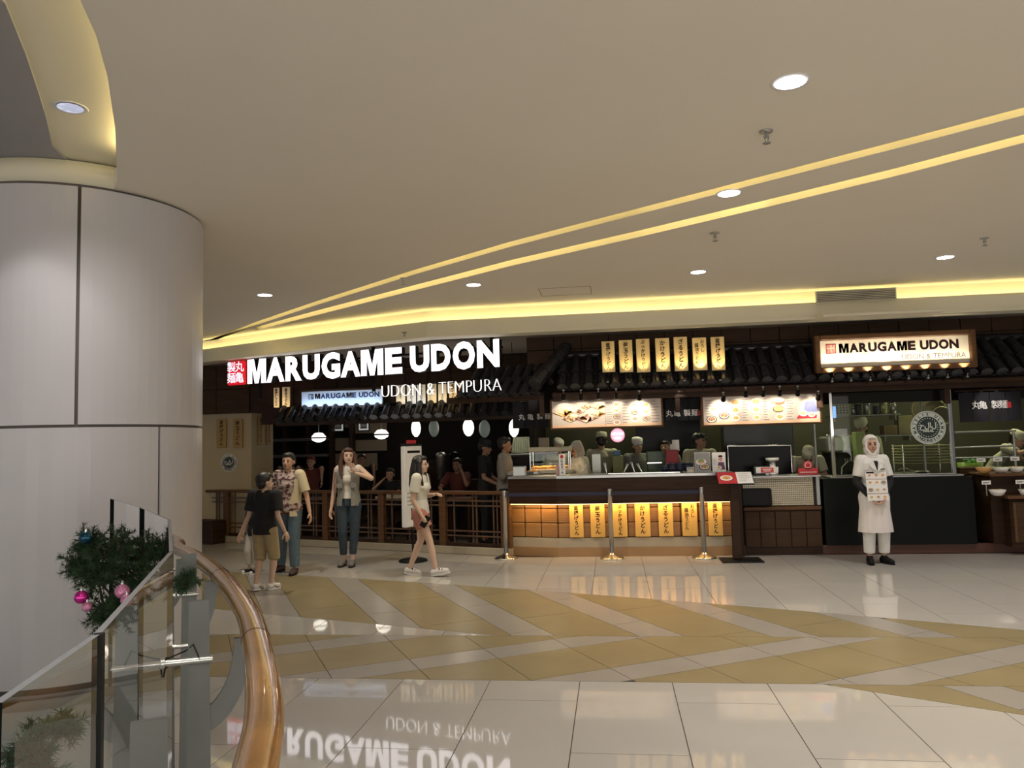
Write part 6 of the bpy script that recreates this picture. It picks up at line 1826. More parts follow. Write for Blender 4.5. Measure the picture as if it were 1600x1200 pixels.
# ---- 1 uniformed greeter with headscarf in front of the charcoal counter
p = PZ(1372, 880)
c = person('uniformed woman in white headscarf holding a picture menu, before the charcoal counter', (p.x, p.y, 0), .06, 1.575,
           dict(shr=(-.088, 0, .808), shl=(.088, 0, .808), elr=(-.128, -.005, .635), wrr=(-.055, -.075, .52), ell=(.128, -.005, .635), wrl=(.045, -.075, .52), anr=(-.062, .0, .048), tor=(-.085, -.095, .018), anl=(.05, .0, .048), tol=(.075, -.085, .018)),
           skin=SKIN, hair=(None, None), female=True, vox=.010, yaw=-.12, tilt=.02, fat=1.06,
           top=dict(m=blk_c, sleeve=1.0, hem=.0, name='black_undershirt', ease=.003), bottom=dict(m=white_c, length=.93, ease=.012, flare=.004), shoes=dict(m=M['black'], high=True), curl=(.5, .5), hdirs=dict(r=(.6, -.25, -.75), l=(-.6, -.25, -.75)), palms=dict(r=(.3, -.3, 1), l=(-.3, -.3, 1)))
hijab(c, mat('white headscarf cloth', (.72, .68, .64), .8))
make_top(c, white_c, sleeve=.5, hem=-.10, name='jacket', ease=.012)
H = c['H']; o = c['o']
# lapels and open collar showing black
t = MB()
t.add([(-.018 * H, -.079 * H, .79 * H), (.018 * H, -.079 * H, .79 * H), (0, -.101 * H, .715 * H), (-.018 * H, -.06 * H, .80 * H), (.018 * H, -.06 * H, .80 * H)], [(0, 1, 2), (3, 4, 1, 0)]); t.build('collar_opening', blk_c, o)
for s in (-1, 1):
    t = MB(); t.add([(s * .018 * H, -.080 * H, .800 * H), (s * .052 * H, -.078 * H, .765 * H), (s * .034 * H, -.096 * H, .745 * H), (0, -.104 * H, .712 * H), (s * .016 * H, -.088 * H, .79 * H),
                     (s * .018 * H, -.072 * H, .800 * H), (s * .052 * H, -.068 * H, .765 * H), (s * .034 * H, -.086 * H, .745 * H)], [(0, 1, 2, 3, 4), (0, 5, 6, 1), (1, 6, 7, 2)]); t.build('lapel', white_c, o)
t = MB(); t.box((.047 * H, -.089 * H, .735 * H), (.034 * H, .004, .007 * H), b=.001); t.build('name_tag', M['black'], o)
# apron skirt
t = MB(); rg = []
N = 30
for j, (z, rx, ry) in enumerate(((.575, .092, .070), (.50, .102, .080), (.42, .112, .086), (.33, .122, .090), (.245, .130, .094))):
    rg.append([(rx * H * math.cos(2 * PI * i / N) * (1 + .015 * math.sin(i * 1.9) * j / 2), ry * H * math.sin(2 * PI * i / N) * (1 + .03 * math.sin(i * 2.3) * j / 2), z * H) for i in range(N)])
V = [v for r in rg for v in r]
t.add(V, [(j * N + i, j * N + (i + 1) % N, (j + 1) * N + (i + 1) % N, (j + 1) * N + i) for j in range(len(rg) - 1) for i in range(N)], 0, True); t.build('apron', mat('white apron cloth', (.74, .68, .64), .8, bump=.2, bscale=14), o)
# menu she holds: a thing of her own hands
mn = thing('picture_menu', 'laminated picture menu card held by the woman in the headscarf', 'menu', (p.x, p.y - .155, .515 * H), .06)
T = Matrix.Rotation(-.10, 4, 'X')
t = MB(); t.box((0, 0, .145), (.25, .006, .36), b=.002, mx=T); t.build('card', M['paper'], mn)
cv = Canvas(T @ V3((-.125, -.0035, -.035)), (1, 0, 0), T.to_3x3() @ V3((0, 0, 1)))
rr = random.Random(4)
for i in range(3):
    for j in range(4): plate(cv, .045 + i * .08, .045 + j * .088, .030, rr.choice((0, 1, 2, 3)), .8)
cv.rect(0, .085, .25, .09, foodc[2], 2); cv.rect(0, .26, .25, .265, foodc[2], 2); cv.rect(.01, .335, .10, .352, M['ink'], 3); cv.mb.build('print', cv.mats, mn)

# ---- 2 girl walking to the right
p = PZ(659, 899)
pink = mat('salmon shorts cloth', (.40, .16, .12), .8)
c = person('girl with long black hair and glasses walking, in white tee and salmon shorts', (p.x, p.y, 0), PI / 2 - .05, 1.475,
           dict(kni=(0, 0, 0), hpr=(-.045, 0, .515), hpl=(.045, 0, .515), knr=(-.045, -.085, .295), anr=(-.045, -.135, .060), tor=(-.048, -.235, .048), knl=(.045, .018, .285), anl=(.045, .120, .055), tol=(.048, .035, .015),
                elr=(-.125, .03, .64), wrr=(-.115, -.05, .495), ell=(.115, -.03, .655), wrl=(.04, -.115, .67)), skin=SKINP, hair=('long', HAIR), female=True, vox=.009, yaw=.0, nod=.02, headk=1.06, fat=.88,
           top=dict(m=mat('white tee cloth', (.62, .60, .52), .85), sleeve=.45, hem=-.02, ease=.016, name='tee'), bottom=dict(m=pink, length=.26, ease=.012, name='shorts', flare=.010),
           shoes=dict(m=mat('white sneaker', (.65, .62, .60), .6), sole=mat('white rubber sole', (.7, .68, .66), .6)), curl=(.6, .7), palms=dict(l=(0, .3, -1)), hdirs=dict(l=(-.5, -.7, .1)))
hp, hs, o = c['hp'], c['hs'], c['o']
t = MB()
for s in (-1, 1):
    t.tube([hp(s * .021 + .014 * math.cos(a), -.056, .003 + .012 * math.sin(a)) for a in [2 * PI * k / 14 for k in range(14)]], .0018, 5, closed=True)
    t.frus(hp(s * .036, -.054, .005), hp(s * .048, .0, .006), .0016, .0016, 5)
t.build('glasses', M['bsteel'], o)
for k in 'rl':
    a, f = c['J']['an' + k], c['J']['to' + k]
    for q in (.35, .6):
        t = MB(); m_ = a.lerp(f, q) + V3((0, 0, .0)); t.box(m_ + V3((0, 0, .002)), (.068 if q < .5 else .062, .016, .036), b=.004); t.build('shoe_stripe', M['black'], o)
w_ = wmat(o) @ (c['J']['wrr'] + V3((.0, -.035, -.055)))
t = MB(); t.box((0, 0, 0), (.012, .075, .15), b=.005, mx=Matrix.Rotation(.6, 4, 'X')); ph = t.build('mobile_phone', M['blackgl']); ph.location = w_; ph.rotation_euler = (0, 0, PI / 2); tag(ph, 'black phone held low in the hand of the walking girl', 'phone')

# ---- 3 woman in tweed vest
p = PZ(546, 884)
tweed = mat('grey tweed', (.30, .29, .25), .9, noise=.55, nscale=90)
c = person('woman with red-brown hair in grey tweed vest and jeans, hand raised to her chin', (p.x, p.y, 0), .12, 1.60,
           dict(elr=(-.128, .02, .64), wrr=(-.148, -.01, .49), shl=(.098, 0, .818), ell=(.205, -.05, .735), wrl=(.085, -.10, .785), knr=(-.048, -.03, .285), anr=(-.052, .02, .05), tor=(-.062, -.08, .02), knl=(.05, -.015, .285), anl=(.028, -.01, .055), tol=(.035, -.11, .022)),
           skin=SKINP, hair=('long', HAIRB), female=True, vox=.0095, yaw=.35, nod=-.06, tilt=.05, fat=.92, curl=(.4, .12),
           top=dict(m=mat('white blouse', (.66, .62, .55), .8, bump=.2, bscale=30), sleeve=0, hem=.14, ease=.006, name='blouse'), bottom=dict(m=jeans, length=.90, ease=.004), shoes=dict(m=mat('grey flats', (.16, .14, .13), .7), sole=M['black']),
           palms=dict(l=(-.3, -1, .1)), hdirs=dict(l=(-.35, -.1, .75)))
H, o, J = c['H'], c['o'], c['J']
# open vest: shell of the trunk with the front cut away
t = MB(); e = .010 * H
pr = [(-.05, .095, .070), (.12, .090, .068), (.32, .078, .060), (.60, .084, .064), (.80, .086, .060), (.93, .066, .042)]
N = 36; R_ = [c['at'](*q) for q in pr]; V = []
for (x, y, z, rx, ry) in R_:
    for i in range(N + 1):
        a = -PI / 2 + .38 + (2 * PI - .76) * i / N
        V.append((x + (rx + e) * math.cos(a), y + (ry + e) * math.sin(a) * (1.12 if math.sin(a) < 0 else 1), z))
t.add(V, [(j * (N + 1) + i, j * (N + 1) + i + 1, (j + 1) * (N + 1) + i + 1, (j + 1) * (N + 1) + i) for j in range(len(pr) - 1) for i in range(N)], 0, True); t.build('vest', tweed, o)
for s in (-1, 1):
    t = MB(); t.box((s * .060 * H, -.078 * H, .68 * H), (.05 * H, .012, .035 * H), b=.004); t.build('vest_pocket', tweed, o)
t = MB(); t.tube([J['shr'] + V3((.0, -.03, .04)), J['shr'] + V3((-.03, -.05, -.15)), J['elr'] + V3((.01, -.03, -.1)), J['wrr'] + V3((0, 0, -.05))], .004, 6); t.build('bag_strap', mat('plum leather', (.06, .02, .02), .5), o)

# ---- 4 older woman
p = PZ(452, 896)
blouse = mat('brown patterned blouse', (.40, .30, .27), .85)
m_ = blouse.node_tree; b_ = m_.nodes['Principled BSDF']; tc_ = m_.nodes.new('ShaderNodeTexCoord'); mp_ = m_.nodes.new('ShaderNodeMapping'); mp_.inputs['Scale'].default_value = (9, 9, 14)
vo = m_.nodes.new('ShaderNodeTexNoise'); vo.inputs['Scale'].default_value = 2.2; vo.inputs['Detail'].default_value = 3; rp = m_.nodes.new('ShaderNodeValToRGB'); rp.color_ramp.interpolation = 'CONSTANT'
rp.color_ramp.elements[0].color = (.06, .02, .018, 1); rp.color_ramp.elements[1].position = .50; rp.color_ramp.elements[1].color = (.42, .33, .28, 1); e_ = rp.color_ramp.elements.new(.42); e_.color = (.14, .06, .05, 1)
m_.links.new(tc_.outputs['Object'], mp_.inputs['Vector']); m_.links.new(mp_.outputs['Vector'], vo.inputs['Vector']); m_.links.new(vo.outputs['Fac'], rp.inputs['Fac']); m_.links.new(rp.outputs['Color'], b_.inputs['Base Color'])
c = person('older woman in brown patterned blouse with a cream sleeve, jeans and sandals', (p.x, p.y, 0), -.05, 1.555,
           dict(hpr=(-.055, 0, .515), knr=(-.07, .01, .285), anr=(-.125, .10, .055), tor=(-.15, .02, .018), knl=(.055, -.02, .285), anl=(.06, -.02, .048), tol=(.075, -.12, .018), ell=(.16, .0, .64), wrl=(.20, -.03, .50), elr=(-.13, .02, .63), wrr=(-.12, -.06, .50)),
           skin=SKIN, hair=('bun', HAIR), female=True, vox=.0095, yaw=.05, fat=1.16, headk=1.04,
           top=dict(m=blouse, sleeve=.5, hem=-.10, ease=.016, name='blouse'), bottom=dict(m=jeansb, length=.97, ease=.008, flare=.008), shoes=dict(m=mat('brown sandal', (.06, .03, .025), .6), sole=M['black']))
H, o, J = c['H'], c['o'], c['J']
cream2 = mat('cream panel cloth', (.56, .47, .30), .85)
t = MB(); s, el = J['shl'], J['ell']; t.frus(s + V3((.002, 0, .004)), s.lerp(el, .80), .046 * H, .043 * H, 16); t.ell(s, .0465 * H, 14, 8); t.build('cream_sleeve', cream2, o)
t = MB(); V = []
for (z, rx, ry) in ((.475, .105, .083), (.60, .100, .078), (.70, .106, .079), (.78, .112, .074)):
    for i in range(9):
        a = -1.15 + i * .20 if z < .7 else -.85 + i * .16
        V.append((rx * 1.06 * H * math.cos(a), ry * 1.06 * H * math.sin(a), z * H))
t.add(V, [(j * 9 + i, j * 9 + i + 1, (j + 1) * 9 + i + 1, (j + 1) * 9 + i) for j in range(3) for i in range(8)], 0, True); t.build('cream_side_panel', cream2, o)

# ---- 5 boy seen from behind
p = PZ(414, 922)
khaki = mat('khaki shorts cloth', (.42, .33, .19), .85, noise=.15, nscale=20)
c = person('boy in black tee and khaki shorts walking away, white sneakers', (p.x, p.y, 0), PI - .18, 1.325,
           dict(knr=(-.06, -.05, .29), anr=(-.05, -.02, .055), tor=(-.055, -.12, .022), knl=(.055, -.01, .285), anl=(.05, .055, .06), tol=(.055, -.045, .018), elr=(-.155, .03, .635), wrr=(-.19, -.02, .50), ell=(.15, .02, .635), wrl=(.205, .05, .50)),
           skin=SKINP, hair=('short', HAIR), vox=.009, yaw=-.5, headk=1.18, fat=1.02,
           top=dict(m=blk_c, sleeve=.5, hem=-.14, ease=.030, name='tee'), bottom=dict(m=khaki, length=.56, ease=.012, name='shorts', flare=.006), shoes=dict(m=mat('white sneaker', (.65, .62, .60), .6), sole=mat('white rubber sole', (.7, .68, .66), .6)))
o, J, H = c['o'], c['J'], c['H']
for k in 'rl':
    a, f = J['an' + k], J['to' + k]
    for s in (-1, 1):
        t = MB(); q = [a.lerp(f, u) + V3((s * .037, 0, zz - .028)) for u, zz in ((.1, .012), (.45, -.006), (.7, .004), (.35, .018))]
        t.tube(q[:3], .0035, 5); t.build('dark_side_mark', M['black'], o)
# ---- 6 small child half hidden behind the boy
p = PZ(398, 895)
person('small child in black top and white trousers, mostly hidden behind the boy', (p.x, p.y, 0), -.5, .98,
       dict(knr=(-.06, -.06, .29), anr=(-.075, -.03, .05), tor=(-.085, -.12, .018), elr=(-.16, 0, .64), wrr=(-.19, -.04, .52)), skin=SKINP, hair=('short', HAIR), vox=.009, headk=1.25, fat=1.1,
       top=dict(m=blk_c, sleeve=.5, hem=-.10, ease=.02, name='tee'), bottom=dict(m=mat('white trousers cloth', (.60, .56, .48), .8, bump=.4, bscale=20), length=.86, ease=.018), shoes=dict(m=blk_c, sole=M['white'], toe=M['white']))

# ---- customers at the fence end
p = PY(757, 700, 12.3)
c = person('man in black cap and black shirt standing in profile by the tempura trays', (p.x, 12.3, 0), PI / 2 - .1, 1.66,
           dict(elr=(-.12, -.02, .64), wrr=(-.09, -.145, .575), ell=(.12, -.03, .64), wrl=(.06, -.155, .58)), skin=SKIND, hair=('short', HAIR), vox=.012, nod=.15,
           top=dict(m=blk_c, sleeve=.5, hem=-.08, name='shirt'), bottom=dict(m=blk_c, length=.95), shoes=dict(m=M['black']))
cap_hat(c, blk_c)
w_ = wmat(c['o']) @ (c['J']['wrl'] + V3((-.03, -.09, .03)))
t = MB(); t.box((0, 0, 0), (.24, .16, .012), b=.004, mx=Matrix.Rotation(.3, 4, 'Y')); o = t.build('paper_tray', M['paper']); o.location = w_; tag(o, 'white paper tray held by the man in the black cap', 'tray')
p = PY(788, 700, 11.75)
c = person('man in grey beige shirt standing in profile with folded arms by the counter bend', (p.x, 11.75, 0), PI / 2, 1.70,
           dict(elr=(-.125, -.0, .65), wrr=(-.01, -.115, .68), ell=(.125, -.0, .65), wrl=(.02, -.11, .655)), skin=SKIND, hair=('short', HAIR), vox=.012, nod=.05, fat=1.05,
           top=dict(m=mat('grey beige shirt', (.23, .20, .17), .85), sleeve=.55, hem=-.08, name='shirt', ease=.02), bottom=dict(m=blk_c, length=.95), shoes=dict(m=M['black']))
# ---- kitchen crew
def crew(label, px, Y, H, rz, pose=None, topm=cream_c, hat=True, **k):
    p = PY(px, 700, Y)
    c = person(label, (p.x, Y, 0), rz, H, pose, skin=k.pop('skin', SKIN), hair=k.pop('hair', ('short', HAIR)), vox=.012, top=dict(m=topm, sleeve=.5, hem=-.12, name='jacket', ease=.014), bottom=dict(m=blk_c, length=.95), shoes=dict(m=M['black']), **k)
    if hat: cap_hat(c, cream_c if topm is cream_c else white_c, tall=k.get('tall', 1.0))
    return c
c = crew('cook in white jacket and beret bending over behind the tempura display', 866, 12.75, 1.66, .5, dict(chest=(0, -.03, .72), neck=(0, -.06, .835), head=(0, -.085, .905), shr=(-.112, -.045, .81), shl=(.112, -.045, .81), elr=(-.13, -.12, .67), wrr=(-.07, -.2, .60), ell=(.13, -.12, .67), wrl=(.07, -.2, .60)), topm=white_c, nod=.5)
c = crew('cook in white headscarf and jacket working sideways at the counter', 905, 12.0, 1.60, -PI / 2 + .5, dict(neck=(0, -.02, .845), head=(0, -.035, .92), elr=(-.125, -.06, .655), wrr=(-.08, -.17, .63), ell=(.135, .03, .64), wrl=(.10, -.08, .60)), topm=mat('pale jacket cloth', (.60, .58, .50), .8), hat=False, female=True, nod=.45, hair=(None, None), fat=1.12)
hijab(c, mat('pale headscarf', (.60, .57, .50), .8))
c = crew('capped cook in cream jacket seen from behind at the stove', 940, 12.5, 1.72, PI - .2, dict(elr=(-.14, -.05, .65), wrr=(-.10, -.14, .60), ell=(.14, -.05, .65), wrl=(.10, -.14, .60)), yaw=.3)
t = MB(); H = 1.72; t.loft([(0, 0, .50 * H, .100 * H, .076 * H), (0, 0, .56 * H, .104 * H, .080 * H)], 20); t.build('apron_band', cream_c, c['o'])
c = crew('cook in pale jacket and black visor looking sideways behind the two posters', 1093, 11.85, 1.68, .25, dict(elr=(-.14, .0, .64), wrr=(-.12, -.08, .53), ell=(.14, 0, .64), wrl=(.12, -.08, .53)), topm=cream_c, hat=False, yaw=.75, skin=SKIND)
t = MB(); hp = c['hp']; t.tube([hp(.052 * math.cos(a), .008 + .058 * math.sin(a), .032) for a in [2 * PI * k / 20 for k in range(20)]], .012, 6, closed=True); t.add([hp(-.04, -.045, .030), hp(.04, -.045, .030), hp(.034, -.085, .024), hp(-.034, -.085, .024), hp(-.04, -.045, .036), hp(.04, -.045, .036), hp(.034, -.085, .028), hp(-.034, -.085, .028)], [(0, 3, 2, 1), (4, 5, 6, 7), (2, 3, 7, 6), (0, 4, 7, 3), (1, 2, 6, 5)]); t.build('visor', blk_c, c['o'])
c = crew('cook in cream jacket and cap bending over the mosaic counter', 1256, 11.75, 1.62, -.05, dict(hip=(0, .05, .52), chest=(0, -.03, .69), neck=(0, -.10, .785), head=(0, -.16, .80), shr=(-.112, -.085, .765), shl=(.112, -.085, .765), elr=(-.15, -.10, .63), wrr=(-.06, -.16, .60), ell=(.15, -.10, .63), wrl=(.06, -.16, .60)), nod=.9)
c = crew('cook in cream jacket and cap seen behind the glass, above the greeter', 1348, 12.85, 1.82, -.55, dict(elr=(-.14, -.04, .65), wrr=(-.10, -.14, .58), ell=(.14, -.04, .65), wrl=(.10, -.14, .58)), yaw=-.35, nod=.2)
c = crew('cook in cream jacket leaning sideways past the glass screen', 1548, 12.95, 1.72, .9, dict(hip=(0, .05, .52), chest=(.03, -.06, .68), neck=(.05, -.16, .78), head=(.055, -.20, .835), shr=(-.06, -.13, .765), shl=(.15, -.13, .765), elr=(-.07, -.24, .72), wrr=(-.05, -.34, .76), ell=(.16, -.20, .66), wrl=(.12, -.30, .64)), nod=.3)
c = crew('pale capped cook figure standing in for a reflection in the dark glossy door', 996, 12.5, 1.62, .4, None, topm=mat('shaded jacket cloth', (.20, .20, .18), .8))  # replaces a reflection in dark glass; its dimness is put into the jacket colour
c = crew('cook figure standing in for a reflection in the dark glossy door, nearer the noren', 1040, 12.75, 1.58, -.4, None, topm=mat('shaded jacket cloth', (.20, .20, .18), .8), hat=False)  # second reflection stand-in, jacket colour darkened likewise
# ---- seated diners
SIT = dict(hip=(0, .10, .30), chest=(0, .10, .49), neck=(0, .09, .615), head=(0, .075, .70), shr=(-.105, .09, .585), shl=(.105, .09, .585), hpr=(-.05, .09, .29), hpl=(.05, .09, .29), knr=(-.07, -.14, .29), knl=(.07, -.14, .29), anr=(-.07, -.13, .05), anl=(.07, -.13, .05), tor=(-.075, -.24, .018), tol=(.075, -.24, .018))
def sitter(label, px, py, Y, H, rz, arms, topm, **k):
    p = PY(px, py, Y); z = .22 if Y > 13.7 else max(0.0, p.z - .70 * H)
    S = dict(SIT); S.update(arms)
    return person(label, (p.x, Y, z), rz, H, S, vox=.012, top=dict(m=topm, sleeve=.5, hem=-.02, ease=.016), bottom=dict(m=blk_c, length=.95), shoes=dict(m=M['black']), **k)
sitter('child in black eating with one hand at its mouth, behind the fence', 607, 742, 12.75, 1.30, .0, dict(elr=(-.20, -.03, .52), wrr=(-.06, -.07, .635), ell=(.14, -.02, .46), wrl=(.06, -.13, .45)), blk_c, skin=SKIN, hair=('short', HAIR), headk=1.15)
sitter('seated man in dark red shirt resting his head on his hand', 709, 727, 13.1, 1.68, -.25, dict(ell=(.17, -.06, .50), wrl=(.09, -.02, .66), elr=(-.14, -.05, .47), wrr=(-.06, -.16, .44)), mat('dark red shirt', (.14, .035, .03), .85), skin=SKIND, hair=('short', HAIR))
sitter('diner in red headscarf sitting behind the older woman', 484, 722, 14.0, 1.60, .2, {}, mat('dark red shirt', (.14, .035, .03), .85), skin=SKIN, hair=('short', mat('dark red scarf', (.16, .02, .03), .8)))
sitter('diner in pale blue shirt beside the beige pillar, behind the boy', 450, 733, 14.7, 1.60, -.2, {}, mat('pale blue shirt', (.20, .24, .34), .85), skin=SKIN, hair=('short', HAIR))
sitter('dark haired diner sitting far back behind the vest woman', 565, 716, 14.2, 1.62, .3, {}, blk_c, skin=SKIND, hair=('short', HAIR))
sitter('diner in dark green shirt turned away, beside the seated man in red', 656, 733, 13.5, 1.60, 2.6, {}, mat('dark green shirt', (.02, .035, .02), .85), skin=SKIND, hair=('bob', HAIR))
# ================================================================== curved balustrade in the foreground
woodr = mat('varnished handrail wood', (.36, .17, .045), .16, wave=(5, 5, 22), noise=.45, coat=.5, spec=.5)
postm = mat('satin stainless', (.15, .155, .145), .42, metal=.6)
bal = thing('glass_balustrade', 'curved frameless glass balustrade with varnished wooden handrail on flat steel posts', 'balustrade', (-.9, 1.6, 0))
RLP = [(400, 1200), (413, 1100), (400, 1000), (382, 950), (345, 901), (305, 871), (277, 857)]
RLw = [PZ(x, y, 1.10) for x, y in RLP]
GP = [PZ(x, y, 1.30) for x, y in ((0, 1100), (158, 990), (271, 862), (267, 812), (222, 793), (175, 779))]
g_back = GP[0] + (GP[0] - GP[1]).normalized() * 1.2 + Vector((.10, 0, 0))
# rail: smooth curve through the measured points, carried on beyond the frame and round the far side
d0 = (RLw[0] - RLw[1]).normalized()
r_m1 = RLw[0] + d0 * .35 + Vector((-.02, 0, 0)); r_m2 = r_m1 + d0 * .7 + Vector((-.08, 0, 0))
def outward(i):
    a, b = GP[i - 1], GP[min(i + 1, len(GP) - 1)]; d = (b - a).normalized(); return Vector((d.y, -d.x, 0))
far = [GP[4] + outward(4) * .17, GP[5] + outward(5) * .17]
for q in far: q.z = 1.10
ctrl = [r_m2, r_m1] + RLw + far
def catmull(P, n=8):
    out = []
    for i in range(len(P) - 1):
        p0, p1, p2, p3 = P[max(i - 1, 0)], P[i], P[i + 1], P[min(i + 2, len(P) - 1)]
        for k in range(n):
            t = k / n
            out.append(.5 * ((2 * p1) + (p2 - p0) * t + (2 * p0 - 5 * p1 + 4 * p2 - p3) * t * t + (3 * p1 - p0 - 3 * p2 + p3) * t ** 3))
    out.append(P[-1]); return out
rc = catmull(ctrl)
t = MB(); n = 20; V = []
for i, p in enumerate(rc):
    d = (rc[min(i + 1, len(rc) - 1)] - rc[max(i - 1, 0)]); d.z = 0; d.normalize(); s = Vector((-d.y, d.x, 0))
    for k in range(n):
        a = 2 * PI * k / n; V.append(p + s * (.037 * math.cos(a)) + Vector((0, 0, .031 * math.sin(a))))
t.add(V, [(i * n + k, i * n + (k + 1) % n, (i + 1) * n + (k + 1) % n, (i + 1) * n + k) for i in range(len(rc) - 1) for k in range(n)], 0, True)
t.add(V, [tuple(range(n - 1, -1, -1)), tuple(range((len(rc) - 1) * n, len(rc) * n))])
t.build('handrail', woodr, bal, True)
# joints in the rail, thin dark rings
for f in (.40, .60):
    i = int(len(rc) * f); p = rc[i]; d = (rc[i + 1] - rc[i - 1]); d.z = 0; d.normalize(); s = Vector((-d.y, d.x, 0))
    t = MB(); t.tube([p + s * (.0372 * math.cos(2 * PI * k / 20)) + Vector((0, 0, .0312 * math.sin(2 * PI * k / 20))) for k in range(20)], .0009, 4, closed=True); t.build('rail_joint', M['woodd'], bal, True)
edge = mat('polished glass edge', (.20, .21, .22), .2, spec=.6); sidem = mat('dark glass side', (.006, .008, .008), .7, spec=.1)
gp = [g_back] + GP
for i in range(len(gp) - 1):
    a, b = gp[i].copy(), gp[i + 1].copy(); d = (b - a); d.z = 0; L = d.length; d.normalize(); nn = Vector((d.y, -d.x, 0))
    g = .006
    a2, b2 = a + d * g, b - d * g
    th = .012
    t = MB()
    V = [(*(a2.xy), .05), (*(b2.xy), .05), (*((b2 - nn * th).xy), .05), (*((a2 - nn * th).xy), .05)]
    V += [(v[0], v[1], 1.30) for v in V]
    t.add(V, [(0, 1, 5, 4)], 0); t.add(V, [(4, 5, 6, 7)], 1); t.add(V, [(1, 2, 6, 5), (3, 0, 4, 7)], 2)
    t.build('glass_panel', [GLASS, edge, sidem], bal, True)
# dark joint gaskets
for i, w_ in ((1, .015), (2, .0025), (4, .010)):
    p = GP[i]; t = MB(); t.box((p.x - .004, p.y, .675), (w_, w_, 1.25), math.atan2((GP[i] - GP[i - 1]).y, (GP[i] - GP[i - 1]).x)); t.build('gasket', M['black'], bal, True)
t = MB()
for i in range(len(gp) - 1):
    a, b = gp[i], gp[i + 1]; d = (b - a); d.z = 0; d.normalize(); nn = Vector((d.y, -d.x, 0))
    q = [(a + nn * .03).xy, (b + nn * .03).xy, (b - nn * .05).xy, (a - nn * .05).xy]
    t.prism([tuple(x) for x in q], 0, .06)
t.build('base_channel', postm, bal, True)
def near_rail(p):
    return min(rc, key=lambda q: (q.xy - p.xy).length)
def near_glass(p):
    best = None
    for a, b in zip(gp, gp[1:]):
        d = (b - a); d.z = 0; u = max(0, min(1, (p - a).xy.dot(d.xy) / d.xy.length_squared)); q = a + d * u
        if best is None or (q.xy - p.xy).length < (best.xy - p.xy).length: best = q
    return best
def post(px, py, pins, name='post', zt=1.19, arm=True):
    p = PZ(px, py, zt); q = near_glass(p); nn = (p - q); nn.z = 0
    if nn.length < .05: nn = Vector((1, -.1, 0))
    nn.normalize()
    v = CAMP - p; v.z = 0; v.normalize(); s = Vector((-v.y, v.x, 0))
    t = MB(); V = []
    for z, w_ in ((0, .078), (zt, .052)):
        for (i, j) in ((-1, -1), (1, -1), (1, 1), (-1, 1)): V.append(Vector((p.x, p.y, z)) + s * (i * w_ / 2) + v * (j * -.008))
    t.add(V, [(0, 3, 2, 1), (4, 5, 6, 7), (0, 1, 5, 4), (1, 2, 6, 5), (2, 3, 7, 6), (3, 0, 4, 7)])
    po = t.build(name, postm, bal, True)
    for z in pins:
        a = Vector((p.x, p.y, z)) + s * (.036 if s.dot(nn) > 0 else -.036) * 1.0 + v * .010; b = Vector((q.x, q.y, z))
        t = MB(); t.frus(a, b, .0105, .0105, 14); t.frus(b - nn * .004, b + nn * .006, .017, .017, 14); t.build('standoff_pin', M['chrome'], po, True)
    if arm:
        r = near_rail(p); h = Vector((r.x - p.x, r.y - p.y, 0)); L = h.length; h.normalize(); tt = Vector((-h.y, h.x, 0)) * .005
        t = MB(); V = []; K = 12
        z0, z1 = .83, 1.075
        for i in range(K + 1):
            a = PI / 2 * i / K; x = L * math.sin(a); z = z0 + (z1 - z0) * (1 - math.cos(a))
            x2 = (L - .05) * math.sin(a); z2 = z0 + .065 + (z1 - z0 - .065) * (1 - math.cos(a))
            for (xx, zz) in ((x, z), (x2, z2)):
                for sg in (-1, 1): V.append(Vector((p.x, p.y, 0)) + h * xx + Vector((0, 0, zz)) + tt * sg)
        for i in range(K):
            o_, n_ = i * 4, i * 4 + 4
            t.add([], []); 
            t.f += [(o_, n_, n_ + 1, o_ + 1), (o_ + 2, o_ + 3, n_ + 3, n_ + 2), (o_, o_ + 2, n_ + 2, n_), (o_ + 1, n_ + 1, n_ + 3, o_ + 3)]; t.m += [0] * 4; t.sm += [False] * 4
        t.v = [tuple(x) for x in V]
        t.build('rail_bracket', postm, po, True)
    return po, p
post(233, 1125, (1.03,)); pa_, pA = post(311, 938, (1.03, .35)); pb_, pB = post(296, 865, (1.03, .83)); post(262, 838, (1.03,))
# cable tie and loose wire on the standoff pin
q = near_glass(pA)
m_ = Vector((pA.x, pA.y, 1.03)).lerp(Vector((q.x, q.y, 1.03)), .92)
t = MB(); t.tube([m_ + Vector((0, -.013 * math.sin(2 * PI * k / 10), .013 * math.cos(2 * PI * k / 10))) for k in range(10)], .003, 5, closed=True); t.tube([m_, m_ + Vector((.0, -.012, -.035))], .0025, 5); t.build('cable_tie', M['black'], bal, True)
t = MB(); t.tube([m_ + Vector((0, 0, .01)), m_.lerp(Vector((pA.x, pA.y, 1.075)), .6), Vector((pA.x - .005, pA.y - .02, 1.075)), Vector((pA.x + .012, pA.y - .02, 1.04))], .002, 5); t.build('loose_wire', M['black'], bal, True)

